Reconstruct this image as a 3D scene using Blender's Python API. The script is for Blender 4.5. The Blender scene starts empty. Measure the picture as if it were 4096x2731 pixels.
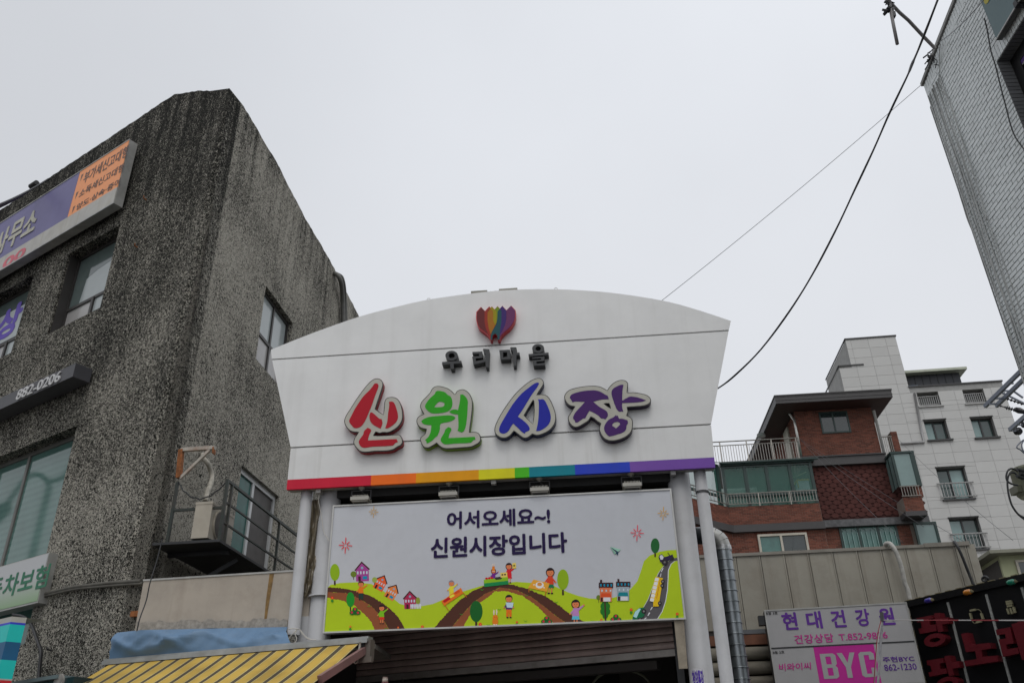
import bpy, math, random
from mathutils import Vector, Matrix
from mathutils.geometry import tessellate_polygon
random.seed(7)
S = bpy.context.scene
COL = S.collection
# ------------------------------------------------------------------ camera
F = 3420.0; PITCH = math.radians(28.47); ROLL = math.radians(-1.33)
FW = Vector((0, math.cos(PITCH), math.sin(PITCH)))
U0 = Vector((0, -math.sin(PITCH), math.cos(PITCH)))
R0 = Vector((1, 0, 0))
RT = R0*math.cos(ROLL) + U0*math.sin(ROLL)
UP = U0*math.cos(ROLL) - R0*math.sin(ROLL)
CP = Vector((0, 0, 1.6))
cd = bpy.data.cameras.new('camera'); cam = bpy.data.objects.new('camera', cd); COL.objects.link(cam)
cd.sensor_width = 36; cd.lens = 36*F/4096; cd.clip_end = 2000; cd.clip_start = .1
mt = Matrix((( RT.x, UP.x, -FW.x, CP.x), (RT.y, UP.y, -FW.y, CP.y), (RT.z, UP.z, -FW.z, CP.z), (0, 0, 0, 1)))
cam.matrix_world = mt; S.camera = cam
# ------------------------------------------------------------------ light
SUN_EL = 60.0; SUN_AZ = 176.0       # azimuth clockwise from +Y: high behind the photographer, hidden by cloud
w = bpy.data.worlds.new('World'); S.world = w; w.use_nodes = True
nt = w.node_tree; nt.nodes.clear()
out = nt.nodes.new('ShaderNodeOutputWorld')
sk = nt.nodes.new('ShaderNodeTexSky'); sk.sky_type = 'NISHITA'; sk.sun_disc = False
sk.sun_elevation = math.radians(SUN_EL); sk.sun_rotation = math.radians(SUN_AZ); sk.dust_density = 4
hs = nt.nodes.new('ShaderNodeHueSaturation'); hs.inputs['Saturation'].default_value = .2
nt.links.new(sk.outputs[0], hs.inputs['Color'])
b1 = nt.nodes.new('ShaderNodeBackground'); b1.inputs['Strength'].default_value = .05
nt.links.new(hs.outputs[0], b1.inputs['Color'])
# even cloud layer: a little brighter overhead, slow variation from thicker and thinner cloud
tc = nt.nodes.new('ShaderNodeTexCoord'); sx_ = nt.nodes.new('ShaderNodeSeparateXYZ'); nt.links.new(tc.outputs['Generated'], sx_.inputs[0])
mr = nt.nodes.new('ShaderNodeMapRange'); mr.interpolation_type = 'SMOOTHSTEP'
mr.inputs['From Min'].default_value = -.05; mr.inputs['From Max'].default_value = 1.0
nt.links.new(sx_.outputs['Z'], mr.inputs['Value'])
cm = nt.nodes.new('ShaderNodeMix'); cm.data_type = 'RGBA'
cm.inputs[6].default_value = (.535, .545, .57, 1); cm.inputs[7].default_value = (.69, .715, .76, 1)
nt.links.new(mr.outputs[0], cm.inputs[0])
dp = nt.nodes.new('ShaderNodeVectorMath'); dp.operation = 'DOT_PRODUCT'; nt.links.new(tc.outputs['Generated'], dp.inputs[0])
dp.inputs[1].default_value = (.93, .30, -.22)      # thicker cloud to the left, thinner to the right
sm_ = nt.nodes.new('ShaderNodeMapRange'); sm_.interpolation_type = 'SMOOTHSTEP'; sm_.inputs['From Min'].default_value = -.55; sm_.inputs['From Max'].default_value = .25
sm_.inputs['To Min'].default_value = .76; sm_.inputs['To Max'].default_value = 1.0; nt.links.new(dp.outputs['Value'], sm_.inputs['Value'])
b2 = nt.nodes.new('ShaderNodeBackground')
cn = nt.nodes.new('ShaderNodeTexNoise'); cn.inputs['Scale'].default_value = 2.2; cn.inputs['Detail'].default_value = 4; nt.links.new(tc.outputs['Generated'], cn.inputs['Vector'])
cr_ = nt.nodes.new('ShaderNodeMapRange'); cr_.inputs['From Min'].default_value = .3; cr_.inputs['From Max'].default_value = .7; cr_.inputs['To Min'].default_value = .955; cr_.inputs['To Max'].default_value = 1.04; nt.links.new(cn.outputs['Fac'], cr_.inputs['Value'])
cv_ = nt.nodes.new('ShaderNodeVectorMath'); cv_.operation = 'SCALE'; nt.links.new(cm.outputs[2], cv_.inputs[0]); nt.links.new(cr_.outputs[0], cv_.inputs['Scale'])
nt.links.new(cv_.outputs[0], b2.inputs['Color']); nt.links.new(sm_.outputs[0], b2.inputs['Strength'])
ad = nt.nodes.new('ShaderNodeAddShader')
nt.links.new(b1.outputs[0], ad.inputs[0]); nt.links.new(b2.outputs[0], ad.inputs[1]); nt.links.new(ad.outputs[0], out.inputs[0])
sl = bpy.data.lights.new('sun', 'SUN'); sl.energy = .6; sl.angle = math.radians(25); sl.color = (1, .97, .93)
so = bpy.data.objects.new('sun', sl); COL.objects.link(so)
sv = Vector((math.sin(math.radians(SUN_AZ))*math.cos(math.radians(SUN_EL)), math.cos(math.radians(SUN_AZ))*math.cos(math.radians(SUN_EL)), math.sin(math.radians(SUN_EL))))
so.rotation_euler = sv.to_track_quat('Z', 'Y').to_euler(); so.location = (0, 0, 40)
S.view_settings.view_transform = 'Standard'; S.view_settings.look = 'None'
S.view_settings.exposure = 0.0; S.view_settings.gamma = 1.0; S.view_settings.use_curve_mapping = False
# ------------------------------------------------------------------ planes: a vertical plane of the real place
def ray(x, y): return FW + RT*((x-2048)/F) - UP*((y-1365.5)/F)
def proj(P):
    v = Vector(P)-CP; z = v @ FW; return (2048+F*(v @ RT)/z, 1365.5-F*(v @ UP)/z)
def seen(P): x, y = proj(P); return -20 < x < 4116 and -20 < y < 2751
class Pl:
    def __init__(s, px, yaw, Y=None, pt=None):
        a = math.radians(yaw); s.yaw = a
        s.d = Vector((math.cos(a), math.sin(a), 0)); s.n = Vector((s.d.y, -s.d.x, 0))
        if pt is None:
            q = ray(*px); p = CP + q*(Y/q.y)
        else: p = Vector(pt)
        s.o = Vector((p.x, p.y, 0))
    def P(s, x, y, off=0):
        q = ray(x, y); t = ((s.o + s.n*off - CP) @ s.n)/(q @ s.n); return CP + q*t
    def uv(s, x, y, off=0):
        p = s.P(x, y, off); return ((p - s.o) @ s.d, p.z)
    def w(s, u, off, z): return s.o + s.d*u + s.n*off + Vector((0, 0, z))
    def loc(s, p): q = Vector(p) - s.o; return (q @ s.d, q @ s.n, p[2])
WD = Pl(None, 0, pt=(0, 0, 0))      # world: u = X, off = -Y
def lin(c): c /= 255; return c/12.92 if c <= .04045 else ((c+.055)/1.055)**2.4
def sr(r, g, b, k=1.0): return tuple(min(.9, lin(c)/k) for c in (r, g, b))
# ------------------------------------------------------------------ materials
MATS = {}
def mat(name, col, rough=.6, metal=0, var=.12, vs=3., dirt=0, dcol=(.05, .045, .035), bump=0, bs=40., streak=0, spec=.5, rnd=0, trans=0, alpha=1):
    if name in MATS: return MATS[name]
    m = bpy.data.materials.new(name); m.use_nodes = True; t = m.node_tree; N = t.nodes; L = t.links
    b = N['Principled BSDF']; b.inputs['Roughness'].default_value = rough; b.inputs['Metallic'].default_value = metal
    b.inputs['Specular IOR Level'].default_value = spec
    if trans: b.inputs['Transmission Weight'].default_value = trans
    if alpha < 1: b.inputs['Alpha'].default_value = alpha
    c = N.new('ShaderNodeTexCoord')
    rgb = N.new('ShaderNodeRGB'); rgb.outputs[0].default_value = (*col, 1); cur = rgb.outputs[0]
    def mix(fac, a, bb, bt='MIX'):
        x = N.new('ShaderNodeMix'); x.data_type = 'RGBA'; x.blend_type = bt
        if isinstance(fac, (int, float)): x.inputs[0].default_value = fac
        else: L.new(fac, x.inputs[0])
        L.new(a, x.inputs[6])
        if isinstance(bb, tuple): x.inputs[7].default_value = (*bb, 1)
        else: L.new(bb, x.inputs[7])
        return x.outputs[2]
    def noise(scale, det=4, stretch=None, ro=.6):
        n = N.new('ShaderNodeTexNoise'); n.inputs['Scale'].default_value = scale; n.inputs['Detail'].default_value = det; n.inputs['Roughness'].default_value = ro
        if stretch:
            mp = N.new('ShaderNodeMapping'); mp.inputs['Scale'].default_value = stretch
            L.new(c.outputs['Object'], mp.inputs[0]); L.new(mp.outputs[0], n.inputs['Vector'])
        else: L.new(c.outputs['Object'], n.inputs['Vector'])
        return n.outputs['Fac']
    def ramp(src, a, bb):
        r = N.new('ShaderNodeMapRange'); r.inputs['From Min'].default_value = a; r.inputs['From Max'].default_value = bb
        L.new(src, r.inputs['Value']); return r.outputs[0]
    if var:
        v = N.new('ShaderNodeMapRange'); v.inputs['To Min'].default_value = 1-var; v.inputs['To Max'].default_value = 1+var
        v.inputs['From Min'].default_value = .3; v.inputs['From Max'].default_value = .7
        L.new(noise(vs, 6), v.inputs['Value'])
        g = N.new('ShaderNodeCombineColor')
        for i in range(3): L.new(v.outputs[0], g.inputs[i])
        cur = mix(1.0, cur, g.outputs[0], 'MULTIPLY')
    if rnd:
        oi = N.new('ShaderNodeObjectInfo'); at = N.new('ShaderNodeAttribute'); at.attribute_name = 'tint'
        ma = N.new('ShaderNodeMath'); ma.operation = 'ADD'; L.new(oi.outputs['Random'], ma.inputs[0]); L.new(at.outputs['Fac'], ma.inputs[1])
        mf = N.new('ShaderNodeMath'); mf.operation = 'FRACT'; L.new(ma.outputs[0], mf.inputs[0])
        v = N.new('ShaderNodeMapRange'); v.inputs['To Min'].default_value = 1-rnd; v.inputs['To Max'].default_value = 1+rnd*.6
        L.new(mf.outputs[0], v.inputs['Value'])
        g = N.new('ShaderNodeCombineColor')
        for i in range(3): L.new(v.outputs[0], g.inputs[i])
        cur = mix(1.0, cur, g.outputs[0], 'MULTIPLY')
    if streak:
        x = N.new('ShaderNodeMath'); x.operation = 'MULTIPLY'; L.new(ramp(noise(1, 5, (5, 5, .22)), .52, .8), x.inputs[0]); x.inputs[1].default_value = streak
        cur = mix(x.outputs[0], cur, dcol)
    if dirt:
        x = N.new('ShaderNodeMath'); x.operation = 'MULTIPLY'; L.new(ramp(noise(2.3, 8, None, .7), .48, .72), x.inputs[0]); x.inputs[1].default_value = dirt
        cur = mix(x.outputs[0], cur, dcol)
    L.new(cur, b.inputs['Base Color'])
    if bump:
        bp = N.new('ShaderNodeBump'); bp.inputs['Strength'].default_value = bump; bp.inputs['Distance'].default_value = .01
        L.new(noise(bs, 4), bp.inputs['Height']); L.new(bp.outputs[0], b.inputs['Normal'])
    MATS[name] = m; return m
def stucco(name, dark, shift):
    m = bpy.data.materials.new(name); m.use_nodes = True; t = m.node_tree; N = t.nodes; L = t.links
    b = N['Principled BSDF']; b.inputs['Roughness'].default_value = .95; b.inputs['Specular IOR Level'].default_value = .15
    c = N.new('ShaderNodeTexCoord')
    def noise(scale, det=3, ro=.55, dist=0, st=None):
        n = N.new('ShaderNodeTexNoise'); n.inputs['Scale'].default_value = scale; n.inputs['Detail'].default_value = det
        n.inputs['Roughness'].default_value = ro; n.inputs['Distortion'].default_value = dist
        if st:
            mp = N.new('ShaderNodeMapping'); mp.inputs['Scale'].default_value = st; L.new(c.outputs['Object'], mp.inputs[0]); L.new(mp.outputs[0], n.inputs['Vector'])
        else: L.new(c.outputs['Object'], n.inputs['Vector'])
        return n.outputs['Fac']
    def math_(op, a, bb):
        x = N.new('ShaderNodeMath'); x.operation = op
        for i, q in enumerate((a, bb)):
            if isinstance(q, (int, float)): x.inputs[i].default_value = q
            else: L.new(q, x.inputs[i])
        return x.outputs[0]
    grain = noise(27, 3, .6, 1.8)
    big = noise(.45, 6, .62)
    runs = noise(1, 5, .6, 0, (1.3, 1.3, .25))
    sx = N.new('ShaderNodeSeparateXYZ'); L.new(c.outputs['Object'], sx.inputs[0])
    h = N.new('ShaderNodeMapRange'); h.inputs['From Min'].default_value = 5; h.inputs['From Max'].default_value = 15
    h.inputs['To Min'].default_value = 0; h.inputs['To Max'].default_value = dark; L.new(sx.outputs['Z'], h.inputs['Value'])
    th = math_('ADD', math_('MULTIPLY', math_('SUBTRACT', big, .5), .26), math_('MULTIPLY', math_('SUBTRACT', runs, .5), .10))
    h2 = N.new('ShaderNodeMapRange'); h2.inputs['From Min'].default_value = 10.5; h2.inputs['From Max'].default_value = 15.5; h2.inputs['To Max'].default_value = .55; L.new(sx.outputs['Z'], h2.inputs['Value'])
    drip = N.new('ShaderNodeMapRange'); drip.inputs['From Min'].default_value = .47; drip.inputs['From Max'].default_value = .68; L.new(noise(1, 6, .65, 0, (3.6, 3.6, .16)), drip.inputs['Value'])
    th = math_('ADD', th, math_('MULTIPLY', math_('MULTIPLY', drip.outputs[0], h2.outputs[0]), .22))
    th = math_('ADD', th, h.outputs[0]); th = math_('ADD', th, shift)
    v = math_('SUBTRACT', grain, th)
    r = N.new('ShaderNodeMapRange'); r.interpolation_type = 'SMOOTHSTEP'; r.inputs['From Min'].default_value = .46; r.inputs['From Max'].default_value = .56; L.new(v, r.inputs['Value'])
    x = N.new('ShaderNodeMix'); x.data_type = 'RGBA'; L.new(r.outputs[0], x.inputs[0])
    x.inputs[6].default_value = (.013, .013, .011, 1); x.inputs[7].default_value = (.41, .39, .335, 1)
    L.new(x.outputs[2], b.inputs['Base Color'])
    bp = N.new('ShaderNodeBump'); bp.inputs['Strength'].default_value = .9; bp.inputs['Distance'].default_value = .02
    L.new(grain, bp.inputs['Height']); L.new(bp.outputs[0], b.inputs['Normal'])
    return m
def glass(name, col, rough=.08, alpha=.55, spec=.5):
    m = mat(name, col, rough, var=.05, vs=1.2, alpha=alpha, spec=spec); return m
# ------------------------------------------------------------------ objects
INFO = {}
def thing(name, label, cat, pl, u0, z0, off=0, group=None, kind=None):
    o = bpy.data.objects.new(name, None); COL.objects.link(o)
    o.location = pl.w(u0, off, z0); o.rotation_euler = (0, 0, pl.yaw)
    o['label'] = label; o['category'] = cat
    if group: o['group'] = group
    if kind: o['kind'] = kind
    INFO[o.name] = (Vector(o.location), pl.yaw); return o
class MB:
    def __init__(s, root, pl): s.v = []; s.f = []; s.mi = []; s.root = root; s.pl = pl; s.tint = []; s.cur = 0; s.ct = 0.; s.sm = []; s.csm = False
    def pt(s, u, off, z): s.v.append(s.pl.w(u, off, z)); return len(s.v)-1
    def ptw(s, p): s.v.append(Vector(p)); return len(s.v)-1
    def face(s, ids): s.f.append(tuple(ids)); s.mi.append(s.cur); s.tint.append(s.ct); s.sm.append(s.csm)
    def box(s, u0, u1, o0, o1, z0, z1):
        i = [s.pt(u, o, z) for z in (z0, z1) for o in (o0, o1) for u in (u0, u1)]
        for q in ((0, 1, 3, 2), (4, 5, 7, 6), (0, 1, 5, 4), (2, 3, 7, 6), (0, 2, 6, 4), (1, 3, 7, 5)): s.face([i[k] for k in q])
        return s
    def bar(s, a, b, w, h=None):      # square bar between plane-local points
        h = h or w; A = s.pl.w(*a); B = s.pl.w(*b); d = (B-A).normalized()
        x = d.cross(Vector((0, 0, 1)))
        if x.length < .01: x = s.pl.d.copy()
        x.normalize(); y = d.cross(x).normalized()
        i = [s.ptw(P + x*(sx*w/2) + y*(sy*h/2)) for P in (A, B) for sx, sy in ((-1, -1), (1, -1), (1, 1), (-1, 1))]
        for q in ((0, 1, 2, 3), (4, 5, 6, 7), (0, 1, 5, 4), (1, 2, 6, 5), (2, 3, 7, 6), (3, 0, 4, 7)): s.face([i[k] for k in q])
        return s
    def tubew(s, pts, r, n=8, caps=True):
        pts = [Vector(p) for p in pts]; rings = []; s.csm = True
        px = None
        for k, p in enumerate(pts):
            d = (pts[min(k+1, len(pts)-1)] - pts[max(k-1, 0)]).normalized()
            if px is None:
                x = d.cross(Vector((.13, .2, 1)));  x.normalize()
            else: x = (px - d*(px @ d)).normalized()
            px = x; y = d.cross(x); rr = r[k] if isinstance(r, (list, tuple)) else r
            rings.append([s.ptw(p + x*(rr*math.cos(2*math.pi*j/n)) + y*(rr*math.sin(2*math.pi*j/n))) for j in range(n)])
        for a, b in zip(rings, rings[1:]):
            for j in range(n): s.face((a[j], a[(j+1) % n], b[(j+1) % n], b[j]))
        s.csm = False
        if caps: s.face(rings[0]); s.face(rings[-1])
        return s
    def tube(s, pts, r, n=8, caps=True): return s.tubew([s.pl.w(*p) for p in pts], r, n, caps)
    def prism(s, outer, o0, o1, holes=(), front=None, side=None):
        loops = [list(outer)] + [list(h) for h in holes]
        flat = [p for l in loops for p in l]
        tris = tessellate_polygon([[Vector((p[0], p[1], 0)) for p in l] for l in loops])
        c0 = s.cur
        a = [s.pt(p[0], o1, p[1]) for p in flat]
        if front is not None: s.cur = front
        for t in tris: s.face([a[k] for k in t])
        if o0 is not None:
            s.cur = c0 if side is None else side
            b = [s.pt(p[0], o0, p[1]) for p in flat]
            for t in tris: s.face([b[k] for k in t])
            k = 0
            for l in loops:
                n = len(l)
                for j in range(n): s.face((a[k+j], a[k+(j+1) % n], b[k+(j+1) % n], b[k+j]))
                k += n
        s.cur = c0; return s
    def text(s, body, rect, off, depth=0, bold=0., shear=0., sp=1.):
        vs, fs, wx, wy = glyphs(body, depth > 0, sp)
        u0, z1, u1, z0 = rect; h = z1-z0
        sh_ = [(0, 0)] if not bold else [(bold*math.cos(k*math.pi/4), bold*math.sin(k*math.pi/4)) for k in range(8)]
        bx = bold/wx; by = bold/wy
        for i, (dx_, dy_) in enumerate(sh_):
            base = len(s.v); lift = .0004*i
            for x, y, z in vs:
                x = (x+dx_/wx+bx)/(1+2*bx); y = (y+dy_/wy+by)/(1+2*by)
                s.pt(u0 + x*(u1-u0) + shear*(y-.5)*h, off + lift + z*depth, z0 + y*h)
            for f in fs: s.face([base+k for k in f])
        return s
    def build(s, name, mats, parent=None):
        par = parent or s.root; loc, yaw = INFO[s.root.name]
        c, sn = math.cos(yaw), math.sin(yaw)
        vv = []
        for p in s.v:
            q = p - loc; vv.append((q.x*c + q.y*sn, -q.x*sn + q.y*c, q.z))
        me = bpy.data.meshes.new(name); me.from_pydata(vv, [], s.f)
        for m_ in (mats if isinstance(mats, (list, tuple)) else [mats]): me.materials.append(m_)
        me.polygons.foreach_set('material_index', s.mi); me.polygons.foreach_set('use_smooth', s.sm)
        if any(s.tint):
            a = me.attributes.new('tint', 'FLOAT', 'FACE'); a.data.foreach_set('value', s.tint)
        o = bpy.data.objects.new(name, me); COL.objects.link(o); o.parent = par
        return o
_gc = {}
def glyphs(body, ext, sp=1.):
    k = (body, ext, sp)
    if k in _gc: return _gc[k]
    c = bpy.data.curves.new('t', 'FONT'); c.body = body; c.size = 1; c.extrude = .5 if ext else 0; c.resolution_u = 3
    c.space_character = sp
    o = bpy.data.objects.new('t', c); COL.objects.link(o)
    dg = bpy.context.evaluated_depsgraph_get(); me = bpy.data.meshes.new_from_object(o.evaluated_get(dg))
    vs = [v.co.copy() for v in me.vertices]; fs = [tuple(p.vertices) for p in me.polygons]
    bpy.data.objects.remove(o); bpy.data.curves.remove(c); bpy.data.meshes.remove(me)
    x0 = min(v.x for v in vs); x1 = max(v.x for v in vs); y0 = min(v.y for v in vs); y1 = max(v.y for v in vs)
    r = ([((v.x-x0)/(x1-x0), (v.y-y0)/(y1-y0), (v.z+.5) if ext else 0) for v in vs], fs, x1-x0, y1-y0); _gc[k] = r; return r
def inst(name, me, parent, root, pl, u, off, z, sx=1., sz=1., label=None):
    o = bpy.data.objects.new(name, me); COL.objects.link(o); o.parent = parent
    loc, yaw = INFO[root.name]; q = pl.w(u, off, z) - loc; c, sn = math.cos(yaw), math.sin(yaw)
    o.location = (q.x*c + q.y*sn, -q.x*sn + q.y*c, q.z); o.rotation_euler = (0, 0, pl.yaw - yaw); o.scale = (sx, 1, sz)
    return o
def piece(name, w, d, h, m, bev=.0):      # brick / tile / slat mesh: x 0..w, y -d..0 (front at -d), z 0..h
    me = bpy.data.meshes.new(name); e = bev
    v = [(0, 0, 0), (w, 0, 0), (w, 0, h), (0, 0, h), (e, -d, e), (w-e, -d, e), (w-e, -d, h-e), (e, -d, h-e)]
    if e:
        v += [(0, -d+e, 0), (w, -d+e, 0), (w, -d+e, h), (0, -d+e, h)]
        f = [(4, 5, 6, 7), (8, 9, 5, 4), (9, 10, 6, 5), (10, 11, 7, 6), (11, 8, 4, 7), (0, 1, 9, 8), (1, 2, 10, 9), (2, 3, 11, 10), (3, 0, 8, 11)]
    else: f = [(4, 5, 6, 7), (0, 1, 5, 4), (1, 2, 6, 5), (2, 3, 7, 6), (3, 0, 4, 7)]
    me.from_pydata(v, [], f); me.materials.append(m); return me
def bricks(root, pl, u0, u1, z0, z1, off, m, bl=.2, bh=.067, j=.01, d=.012, keep=lambda u, z: True, n_ind=0, hole=None, ind=None):
    me = piece('brick', bl-j, d, bh-j, m, .002) if n_ind else None
    mb = MB(root, pl); cnt = 0; k = 0; z = z0
    while z < z1-.01:
        h = min(bh, z1-z); u = u0 - (bl/2 if k % 2 else 0)
        while u < u1-.005:
            a = max(u, u0); b = min(u+bl, u1)
            if hole and hole[3] < z+h/2 < hole[1]:
                if a < hole[0] < b: b = hole[0]+j
                elif a < hole[2] < b: a = hole[2]
                elif a >= hole[0] and b <= hole[2]: u += bl; continue
            if b-a > .02 and keep((a+b)/2, z+h/2):
                if cnt < n_ind and (ind is None or ind(pl.w((a+b)/2, off, z))): inst('brick', me, root, root, pl, a, off, z, (b-a-j)/(bl-j), (h-j)/(bh-j)); cnt += 1
                else:
                    mb.ct = random.random()
                    x0, x1, y0, y1 = a, b-j, z, z+h-j; dd = d + random.uniform(-.002, .002)
                    p = [mb.pt(x0, off, y0), mb.pt(x1, off, y0), mb.pt(x1, off, y1), mb.pt(x0, off, y1), mb.pt(x0, off+dd, y0), mb.pt(x1, off+dd, y0), mb.pt(x1, off+dd, y1), mb.pt(x0, off+dd, y1)]
                    for q in ((4, 5, 6, 7), (0, 1, 5, 4), (1, 2, 6, 5), (2, 3, 7, 6), (3, 0, 4, 7)): mb.face([p[i] for i in q])
            u += bl
        z += bh; k += 1
    if mb.f:
        o = mb.build('brickwork', m); o['kind'] = 'stuff'
def smooth(pts, lim=55, n=3):
    N = len(pts); out = []
    for i in range(N):
        p0, p1, p2, p3 = [Vector(pts[(i+k) % N]) for k in (-1, 0, 1, 2)]
        def sharp(a, b, c):
            x, y = b-a, c-b
            if x.length < 1e-9 or y.length < 1e-9: return True
            return math.degrees(x.angle(y)) > lim
        s1, s2 = sharp(p0, p1, p2), sharp(p1, p2, p3)
        m1 = (p2-p1) if s1 else (p2-p0)*.5; m2 = (p2-p1) if s2 else (p3-p1)*.5
        L = (p2-p1).length
        if m1.length > 1e-9: m1 = m1.normalized()*L
        if m2.length > 1e-9: m2 = m2.normalized()*L
        for k in range(n):
            t = k/n; t2 = t*t; t3 = t2*t
            out.append(tuple(p1*(2*t3-3*t2+1) + m1*(t3-2*t2+t) + p2*(-2*t3+3*t2) + m2*(t3-t2)))
    return out
def crop(ox, oy, s): return lambda x, y: (ox+s*x, oy+s*y)
def ell(cx, cz, rx, rz, n=20, a0=0, a1=360): return [(cx+rx*math.cos(math.radians(a0+(a1-a0)*i/n)), cz+rz*math.sin(math.radians(a0+(a1-a0)*i/n))) for i in range(n)]
def catw(pts, n=8):
    P = [Vector(p) for p in pts]; out = []
    for i in range(len(P)-1):
        p0 = P[max(i-1, 0)]; p1 = P[i]; p2 = P[i+1]; p3 = P[min(i+2, len(P)-1)]
        for k in range(n):
            t = k/n
            out.append(.5*((2*p1) + (p2-p0)*t + (2*p0-5*p1+4*p2-p3)*t*t + (3*p1-p0-3*p2+p3)*t**3))
    out.append(P[-1]); return out
def W3(x, y, Y):       # the point of the place seen at photo pixel (x, y) that lies Y metres down the street
    q = ray(x, y); return CP + q*(Y/q.y)
def window(root, pl, rect, off, fm, pm, cols=(), rows=(), fw=.05, fd=.06, name='window', extra=None):
    u0, z1, u1, z0 = rect
    m = MB(root, pl)
    for a in [(u0, u0+fw, z0, z1), (u1-fw, u1, z0, z1)]: m.box(a[0], a[1], off, off+fd, a[2], a[3])
    for a in [(u0+fw, u1-fw, z0, z0+fw), (u0+fw, u1-fw, z1-fw, z1)]: m.box(a[0], a[1], off, off+fd, a[2], a[3])
    us = [u0+fw] + [u0+(u1-u0)*c for c in cols] + [u1-fw]; zs = [z0+fw] + [z0+(z1-z0)*c for c in rows] + [z1-fw]
    for c in us[1:-1]: m.box(c-fw/2, c+fw/2, off, off+fd-.004, z0+fw, z1-fw)
    for c in zs[1:-1]: m.box(u0+fw, u1-fw, off, off+fd-.008, c-fw/2, c+fw/2)
    o = m.build(name, fm); k = 0
    for a, b in zip(us, us[1:]):
        for c, d in zip(zs, zs[1:]):
            p = MB(root, pl); p.box(a, b, off+.012, off+.022, c, d)
            p.build('pane', pm[k % len(pm)] if isinstance(pm, list) else pm, o); k += 1
    return o
def railing(root, pl, u0, u1, z0, z1, off, m, n, r=.02, rb=.01, name='railing', midz=None, posts=()):
    q = MB(root, pl); q.tube([(u0, off, z1), (u1, off, z1)], r, 8); q.tube([(u0, off, z0), (u1, off, z0)], r*.8, 8)
    if midz is not None: q.tube([(u0, off, midz), (u1, off, midz)], r*.8, 8)
    for p in posts: q.tube([(p, off, z0-.12), (p, off, z1)], r, 8)
    o = q.build(name, m)
    me = None; top = midz if midz is not None else z1
    for i in range(n):
        u = u0+(u1-u0)*(i+.5)/n
        if me is None:
            b = MB(root, pl); b.tube([(0, 0, 0), (0, 0, top-z0)], rb, 6)
            me = bpy.data.meshes.new('baluster'); me.from_pydata([tuple(Vector(((v-pl.o) @ pl.d, -((v-pl.o) @ pl.n), v.z))) for v in b.v], [], b.f); me.materials.append(m)
        inst('baluster', me, o, root, pl, u, off, z0)
    return o
# ------------------------------------------------------------------ shared materials
WHITE = mat('white_panel_paint', (.74, .745, .735), .38, var=.05, vs=1.3, streak=.16, dcol=(.40, .39, .36), dirt=.08)
DARK = mat('dark_metal', (.02, .021, .023), .5)
POLE = mat('grey_white_pole_paint', (.40, .405, .415), .42, var=.05, vs=1.2, dirt=.3, dcol=(.22, .21, .20))
STEEL = mat('stainless_steel', (.5, .49, .46), .3, .85, var=.2, vs=6)
BLACKG = mat('black_void_paint', (.012, .011, .01), .9)
# planes
G = Pl((2000, 1900), -4.85, 12)
LF = Pl((607, 2160), -33.39, 13); LR = Pl((607, 2160), 83.45, 13)
PP = Pl((1170, 2285), -8.84, 12.55); AW = Pl((1175, 2570), -18.93, 12.1)
M_ = Pl((3300, 2250), -5.66, 17); K_ = Pl((3637, 2405), -60.93, 16.3); SG = Pl((3056, 2439), -10.11, 16.5)
V = Pl((3098, 2100), -4.7, 35); T = Pl((3700, 1900), -6.1, 48); RW = Pl((3900, 1000), -91.2, 10.3)
# ------------------------------------------------------------------ ground
def sheet(name, u0, u1, o0, o1, z, m, kind='structure'):
    b = bpy.data.meshes.new(name); b.from_pydata([(u0, o0, z), (u1, o0, z), (u1, o1, z), (u0, o1, z)], [], [(0, 1, 2, 3)]); b.materials.append(m)
    o = bpy.data.objects.new(name, b); COL.objects.link(o); o['kind'] = kind; return o
sheet('ground', -600, 600, -600, 600, -.12, mat('packed_ground', (.16, .155, .145), .95))
sheet('road', -80, 80, -7.5, 9.5, -.0, mat('asphalt', (.055, .055, .057), .9, bump=.3, bs=60))
sheet('pavement', -3.3, 3.3, 9.5, 40, .02, mat('paving_concrete', (.3, .29, .27), .9))
# ------------------------------------------------------------------ left building
ST_F = stucco('dirty_sprayed_plaster_front', .07, .006); ST_R = stucco('sprayed_plaster_side', .02, -.045)
REV = stucco('plaster_reveal', .0, .10)
lb = thing('plaster_building', 'dark speckled rough plaster building with office signs, left of the market gate', 'building', LF, 0, 0)
def rect(pl, a, b, off=0):
    u0, z1 = pl.uv(*a, off); u1, z0 = pl.uv(*b, off); return (u0, z1, u1, z0)
def jag(pts, step=.12, amp=.018):
    out = []
    for a, b in zip(pts, pts[1:]):
        L = math.hypot(b[0]-a[0], b[1]-a[1]); n = max(1, int(L/step))
        for i in range(n):
            t = i/n; e = amp if i else 0
            out.append((a[0]+(b[0]-a[0])*t, a[1]+(b[1]-a[1])*t + random.uniform(-e, e)))
    out.append(pts[-1]); return out
rl = lambda r: [(r[0], r[3]), (r[2], r[3]), (r[2], r[1]), (r[0], r[1])]
wA = (-5.1, 12.66, -3.2, 10.6); wB = (-8.6, 12.66, -6.5, 10.6); wC = (-6.6, 7.98, -3.0, 4.1)
top = jag([(-.75, 15.12), (-1.32, 15.45), (-2.23, 15.86), (-14, 15.8)])
PTOP = (LF.P(918, 354)+LR.P(918, 354))/2
def miter(m, pl, sg):
    for i, v in enumerate(m.v):
        u, o_, z = pl.loc(v)
        if abs(u) < .03 and o_ > -.1 and z > 12.3: m.v[i] = LF.w(0, 0, z).lerp(PTOP, (z-12.1)/2.6)
        if abs(u) < .03 and o_ < -.1: m.v[i] = pl.w(sg*.34/math.tan(math.radians(63.16)), o_, z)
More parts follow.
